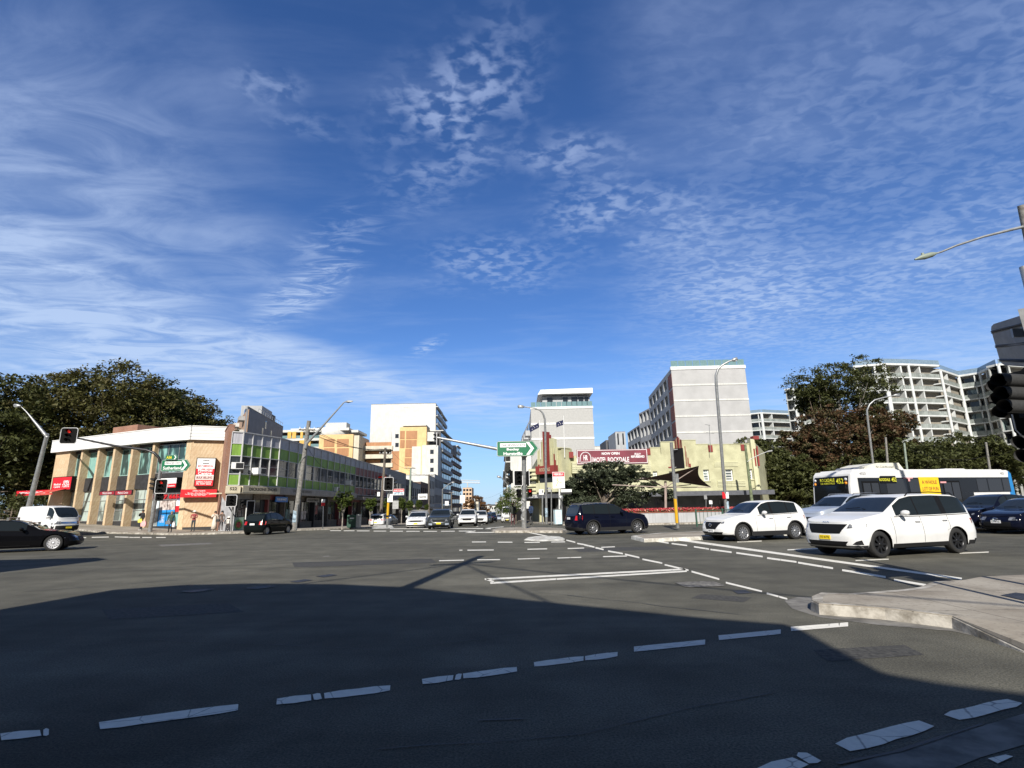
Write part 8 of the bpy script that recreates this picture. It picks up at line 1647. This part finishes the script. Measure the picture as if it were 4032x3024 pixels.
# ---- shade sail
base = GZ(2622, 46, KH); t, o = polething('shade_sail', 'brown fabric shade sail on a single steel post before the hotel', 'shade sail', base)
q = MB(); q.tube([(0, 0, 0), tuple(at(2620, 1895, 46)-o)], .11, n=12); q.build('post', mat('post_pink', (.42, .34, .30), .6), t)
Cn = [at(2411, 1910, 47)-o, at(2590, 1912, 41.5)-o, at(2802, 1918, 46)-o, at(2752, 1834, 49.5)-o]; Cn[1] = at(2560, 1905, 42.5)-o
c0, c1_, c2b, c3_ = at(2411, 1908, 46)-o, at(2700, 1905, 42)-o, at(2801, 1918, 47)-o, at(2752, 1834, 44)-o
c4_ = at(2530, 1880, 50)-o
def sail(A_, B_, C_, D_, nm, m, nU=12):
    q = MB(); vs = []
    for i in range(nU+1):
        for j in range(nU+1):
            u_, v_ = i/nU, j/nU; p = A_*(1-u_)*(1-v_)+B_*u_*(1-v_)+C_*u_*v_+D_*(1-u_)*v_; e = .14*(1-(2*u_-1)**2)*(1 if v_ < .5 else -1)*abs(2*v_-1)**2; ctr = (A_+B_+C_+D_)/4; p = p.lerp(ctr, .14*max((1-(2*u_-1)**2)*abs(2*v_-1)**3, (1-(2*v_-1)**2)*abs(2*u_-1)**3)); vs.append(p)
    q.add(vs, [(i*(nU+1)+j, (i+1)*(nU+1)+j, (i+1)*(nU+1)+j+1, i*(nU+1)+j+1) for i in range(nU) for j in range(nU)], smooth=True); q.build(nm, m, t)
sail(c0, c4_, c2b, c3_, 'fabric', mat('sail_brown', (.07, .05, .042), .9, var=.15))
q = MB(); hub = at(2620, 1903, 46)-o
for e in (at(2411, 1909, 46), at(2530, 1884, 49), at(2799, 1918, 47), at(2750, 1836, 44.2), at(2560, 1890, 46.5), at(2720, 1908, 46.5)):
    q.tube([tuple(hub-Vector((0, 0, .35))), tuple(e-o)], .045, n=6)
q.build('frame', MATS['post_pink'], t)
# ---- hotel roof: flags, antenna
for (pxb, pyb, pyt, Z, fpx, fpy, fpx2, fpy2, lab) in ((2128, 1772, 1655, 69, 2085, 1692, 2121, 1664, 'navy flag with white stars on the left hotel flagpole'), (2222, 1764, 1637, 67.5, 2189, 1672, 2220, 1652, 'dark flag on the right hotel flagpole')):
    b = at(pxb, pyb, Z); t, o = polething('flagpole', lab.replace(' flag ', ' flagpole flag ') if False else lab, 'flagpole', b, 'flags on the hotel roof'); q = MB(); q.tube([(0, 0, -1.2), tuple(at(pxb-3, pyt, Z)-o)], .06, n=8); q.build('pole', MATS['white_paint'], t)
    A_, B_ = at(fpx2, fpy2, Z)-o, at(fpx, fpy-8, Z)-o; q = MB(); nU = 10; vs = []
    for i in range(nU+1):
        u_ = i/nU; p = A_.lerp(B_, u_); w_ = .12*math.sin(u_*7); vs += [(p.x, p.y+w_, p.z), (p.x+.05, p.y+w_, p.z-.62)]
    q.add(vs, [(2*i, 2*i+1, 2*i+3, 2*i+2) for i in range(nU)], smooth=True); fo_ = q.build('flag', mat('flag_navy', (.012, .016, .06), .8, var=0), t)
    q = MB(); [q.box((A_.lerp(B_, u_).x, A_.y-.14, A_.lerp(B_, u_).z-dz_), (.07, .01, .07), ry=.78) for u_, dz_ in ((.2, .42), (.55, .18), (.72, .42), (.45, .4))]; q.build('flag_stars', MATS['white_sign'], fo_)
b = at(2795, 1750, Zh); t, o = polething('tv_antenna', 'thin television antenna standing on the hotel roof', 'antenna', b); q = MB(); q.tube([(0, 0, -1), tuple(at(2792, 1672, Zh)-o)], .035, n=6); q.build('mast', MATS['galv'], t); q = MB()
for (a, b_, y) in ((2776, 2796, 1671), (2781, 2811, 1703)): q.tube([tuple(at(a, y, Zh)-o), tuple(at(b_, y+4, Zh)-o)], .03, n=4)
q.build('elements', MATS['galv'], t)
# ================================================================ people
def person(label, px, Z, h, pose, top_, legs, hair, skin=(.42, .24, .16), face=0, dress=False, hat=None, coat=None, hh=KH, long_hair=False, shoes=(.6, .6, .6)):
    base = GZ(px, Z, hh); s = h/1.72; t = thing('person', label, 'person', tuple(base), R(face))
    J = {'pel': (0, 0, .93), 'sp': (0, .01, 1.12), 'ch': (0, 0, 1.34), 'nk': (0, 0, 1.47), 'hd': (0, -.015, 1.58), 'tp': (0, -.01, 1.68), 'fc': (0, -.06, 1.60)}
    for g_, sg in (('l', 1), ('r', -1)):
        J.update({'h'+g_: (sg*.09, 0, .90), 'k'+g_: (sg*.10, -.02, .50), 'a'+g_: (sg*.10, .02, .09), 't'+g_: (sg*.115, -.13, .04), 's'+g_: (sg*.19, 0, 1.40), 'e'+g_: (sg*.25, .03, 1.13), 'w'+g_: (sg*.24, -.08, .88), 'f'+g_: (sg*.235, -.11, .79)})
    J.update(pose)
    Rd = {'pel': .145, 'sp': .125, 'ch': .15, 'nk': .058, 'hd': .088, 'tp': .066, 'fc': .05}
    for g_ in 'lr': Rd.update({'h'+g_: .09, 'k'+g_: .06, 'a'+g_: .043, 't'+g_: .035, 's'+g_: .062, 'e'+g_: .045, 'w'+g_: .032, 'f'+g_: .034})
    if coat: Rd.update({'pel': .175, 'sp': .16, 'ch': .175, 'sl': .08, 'sr': .08, 'el': .065, 'er': .065, 'wl': .05, 'wr': .05})
    E_ = [('pel', 'sp'), ('sp', 'ch'), ('ch', 'nk'), ('nk', 'hd'), ('hd', 'tp'), ('hd', 'fc')]
    for g_ in 'lr': E_ += [('pel', 'h'+g_), ('h'+g_, 'k'+g_), ('k'+g_, 'a'+g_), ('a'+g_, 't'+g_), ('ch', 's'+g_), ('s'+g_, 'e'+g_), ('e'+g_, 'w'+g_), ('w'+g_, 'f'+g_)]
    ks = list(J); me = bpy.data.meshes.new('b'); me.from_pydata([tuple(c*s for c in J[k]) for k in ks], [(ks.index(a), ks.index(b_)) for a, b_ in E_], []); o = bpy.data.objects.new('b', me); COL.objects.link(o)
    o.modifiers.new('s', 'SKIN'); o.modifiers.new('u', 'SUBSURF').levels = 1
    for i, k in enumerate(ks): me.skin_vertices[0].data[i].radius = (Rd[k]*s, Rd[k]*s*(.78 if k in ('ch', 'sp', 'pel') else 1)); me.skin_vertices[0].data[i].use_root = (k == 'pel')
    bpy.context.view_layer.update(); m2 = bpy.data.meshes.new_from_object(o.evaluated_get(bpy.context.evaluated_depsgraph_get())); bpy.data.objects.remove(o)
    m2.materials.clear(); nm = 'cloth_%d' % len(MATS); ms = [mat(nm+'s', skin, .6, var=0), mat(nm+'t', top_, .8, var=.08, vs=8), mat(nm+'l', legs, .85, var=.08, vs=8), mat(nm+'h', shoes, .6, var=0), mat(nm+'r', hair, .7, var=.1, vs=20)]
    for m_ in ms: m2.materials.append(m_)
    hand = [Vector(J['f'+g_])*s for g_ in 'lr']
    for p in m2.polygons:
        c = p.center; z = c.z/s; near_h = min((c-q_).length for q_ in hand) < .09*s
        back = c.y > .0 and z > 1.52 or z > 1.645
        p.material_index = 4 if back else (0 if z > 1.46 or near_h else (1 if z > (.95 if not coat else coat) or abs(c.x) > .2*s and z > .7 else (2 if z > .085 else 3))); p.use_smooth = True
    b = bpy.data.objects.new('body', m2); COL.objects.link(b); b.parent = t
    q = MB(); q.lathe([(.001, .13), (.06, .12), (.098, .05), (.102, -.01), (.085, -.05)], (0, .018*s, 1.60*s), n=14); [q.lathe([(.07, 0), (.085, -.15), (.06, -.28)], (0, .05, 1.55*s), n=10)] if long_hair else None
    q.build('hair', ms[4], t)
    for sx_ in (-1, 1): q = MB(); q.box((sx_*.033*s, -.108*s, 1.605*s), (.018, .012, .010)); q.build('eye', MATS['black_plastic'], t)
    if hat: q = MB(); q.lathe([(.001, .14), (.085, .13), (.10, .04), (.18, .03), (.19, .02), (.10, .0)], (0, 0, 1.62*s), n=18); q.build('hat', mat(nm+'q', hat, .8), t)
    if dress: q = MB(); q.lathe([(.13, 1.30), (.14, 1.12), (.16, .95), (.20, .6), (.24, .18), (.01, .2)], (0, 0, 0), n=18); do = q.build('dress', ms[1], t); do.scale = (s, s, s)
    return t
arms_x = {'el': (.26, -.03, 1.15), 'wl': (.05, -.20, 1.20), 'fl': (-.04, -.21, 1.21), 'er': (-.26, -.03, 1.15), 'wr': (-.05, -.22, 1.14), 'fr': (.04, -.22, 1.15)}
walk = {'kl': (.09, -.14, .52), 'al': (.09, -.05, .12), 'tl': (.09, -.18, .06), 'kr': (-.09, .04, .50), 'ar': (-.09, .20, .13), 'tr': (-.09, .10, .04)}
up = {'wr': (-.10, -.20, 1.35), 'fr': (-.03, -.17, 1.47), 'er': (-.24, -.12, 1.18)}
Zp = 43
person('person in a black coat holding yellow and pink bags by the signal pole', 553, Zp, 1.66, dict(up), (.02, .02, .022), (.02, .02, .022), (.02, .015, .012), face=-25, coat=.85, shoes=(.7, .7, .65))
person('person in a green jacket with a grey bag standing at the kerb edge', 668, 41.5, 1.62, {}, (.035, .075, .05), (.02, .02, .02), (.25, .18, .12), face=15, coat=.95, shoes=(.03, .03, .03))
person('person in a red jacket and white sun hat with folded arms', 758, Zp, 1.66, arms_x, (.35, .07, .07), (.04, .05, .06), (.03, .02, .02), face=10, hat=(.8, .78, .7), shoes=(.05, .04, .04))
person('person in a long white dress raising a hand to the head', 841, 44, 1.62, up, (.72, .64, .54), (.72, .64, .54), (.02, .015, .012), face=20, dress=True, shoes=(.75, .75, .72))
person('person with long dark hair in a brown top and grey trousers', 868, 43, 1.62, up, (.14, .10, .08), (.12, .10, .10), (.02, .015, .012), face=0, long_hair=True, shoes=(.8, .8, .8))
person('small child in a white top and white hat beside the corner signal', 896, 42.8, 1.10, {}, (.75, .72, .66), (.08, .07, .06), (.03, .02, .02), face=30, hat=(.8, .78, .7), shoes=(.8, .8, .8))
person('person in a dark green hooded jacket on the left of the island pole', 2020, 41.2, 1.74, {}, (.025, .03, .022), (.10, .04, .04), (.10, .06, .04), face=190, coat=.9, hh=.14, shoes=(.75, .7, .7))
person('person in pale blue jacket looking at a phone right of the island pole', 2092, 41.2, 1.74, dict(walk, wr=(-.06, -.26, 1.18), fr=(-.02, -.30, 1.24), wl=(.06, -.24, 1.14), fl=(.0, -.29, 1.2)), (.50, .62, .85), (.07, .07, .07), (.03, .02, .02), face=-60, hh=.14, coat=.95, shoes=(.05, .05, .05))
def bag(label, px, py, Z, w_, h_, col, nm):
    c = at(px, py, Z); t = thing('bag', label, 'bag', tuple(c)); q = MB(); q.prism([(-w_*.42, -h_/2), (w_*.42, -h_/2), (w_*.5, -h_*.1), (w_*.36, h_*.32), (-w_*.36, h_*.32), (-w_*.5, -h_*.1)], -.07, .07); q.build('bag_body', mat(nm, col, .6, var=.1, vs=6), t); q = MB(); q.tube([(-w_*.2, 0, h_*.3), (-w_*.12, 0, h_*.55), (w_*.12, 0, h_*.55), (w_*.2, 0, h_*.3)], .012, n=5); q.build('handle', MATS[nm], t)
bag('round yellow shoulder bag held against the black coat', 553, 2049, Zp-.35, .34, .34, (.72, .66, .10), 'bag_yellow'); bag('pink tote bag hanging beside the yellow bag', 566, 2060, Zp-.4, .44, .5, (.78, .42, .42), 'bag_pink'); bag('white plastic bag held at the side of the green jacket', 685, 2064, 41.2, .22, .42, (.7, .7, .7), 'bag_white'); bag('small black shoulder bag on the brown top', 858, 2048, 42.7, .3, .25, (.02, .02, .02), 'bag_black'); bag('grey satchel worn low over the green jacket', 663, 2056, 41.1, .40, .32, (.16, .16, .17), 'bag_grey')
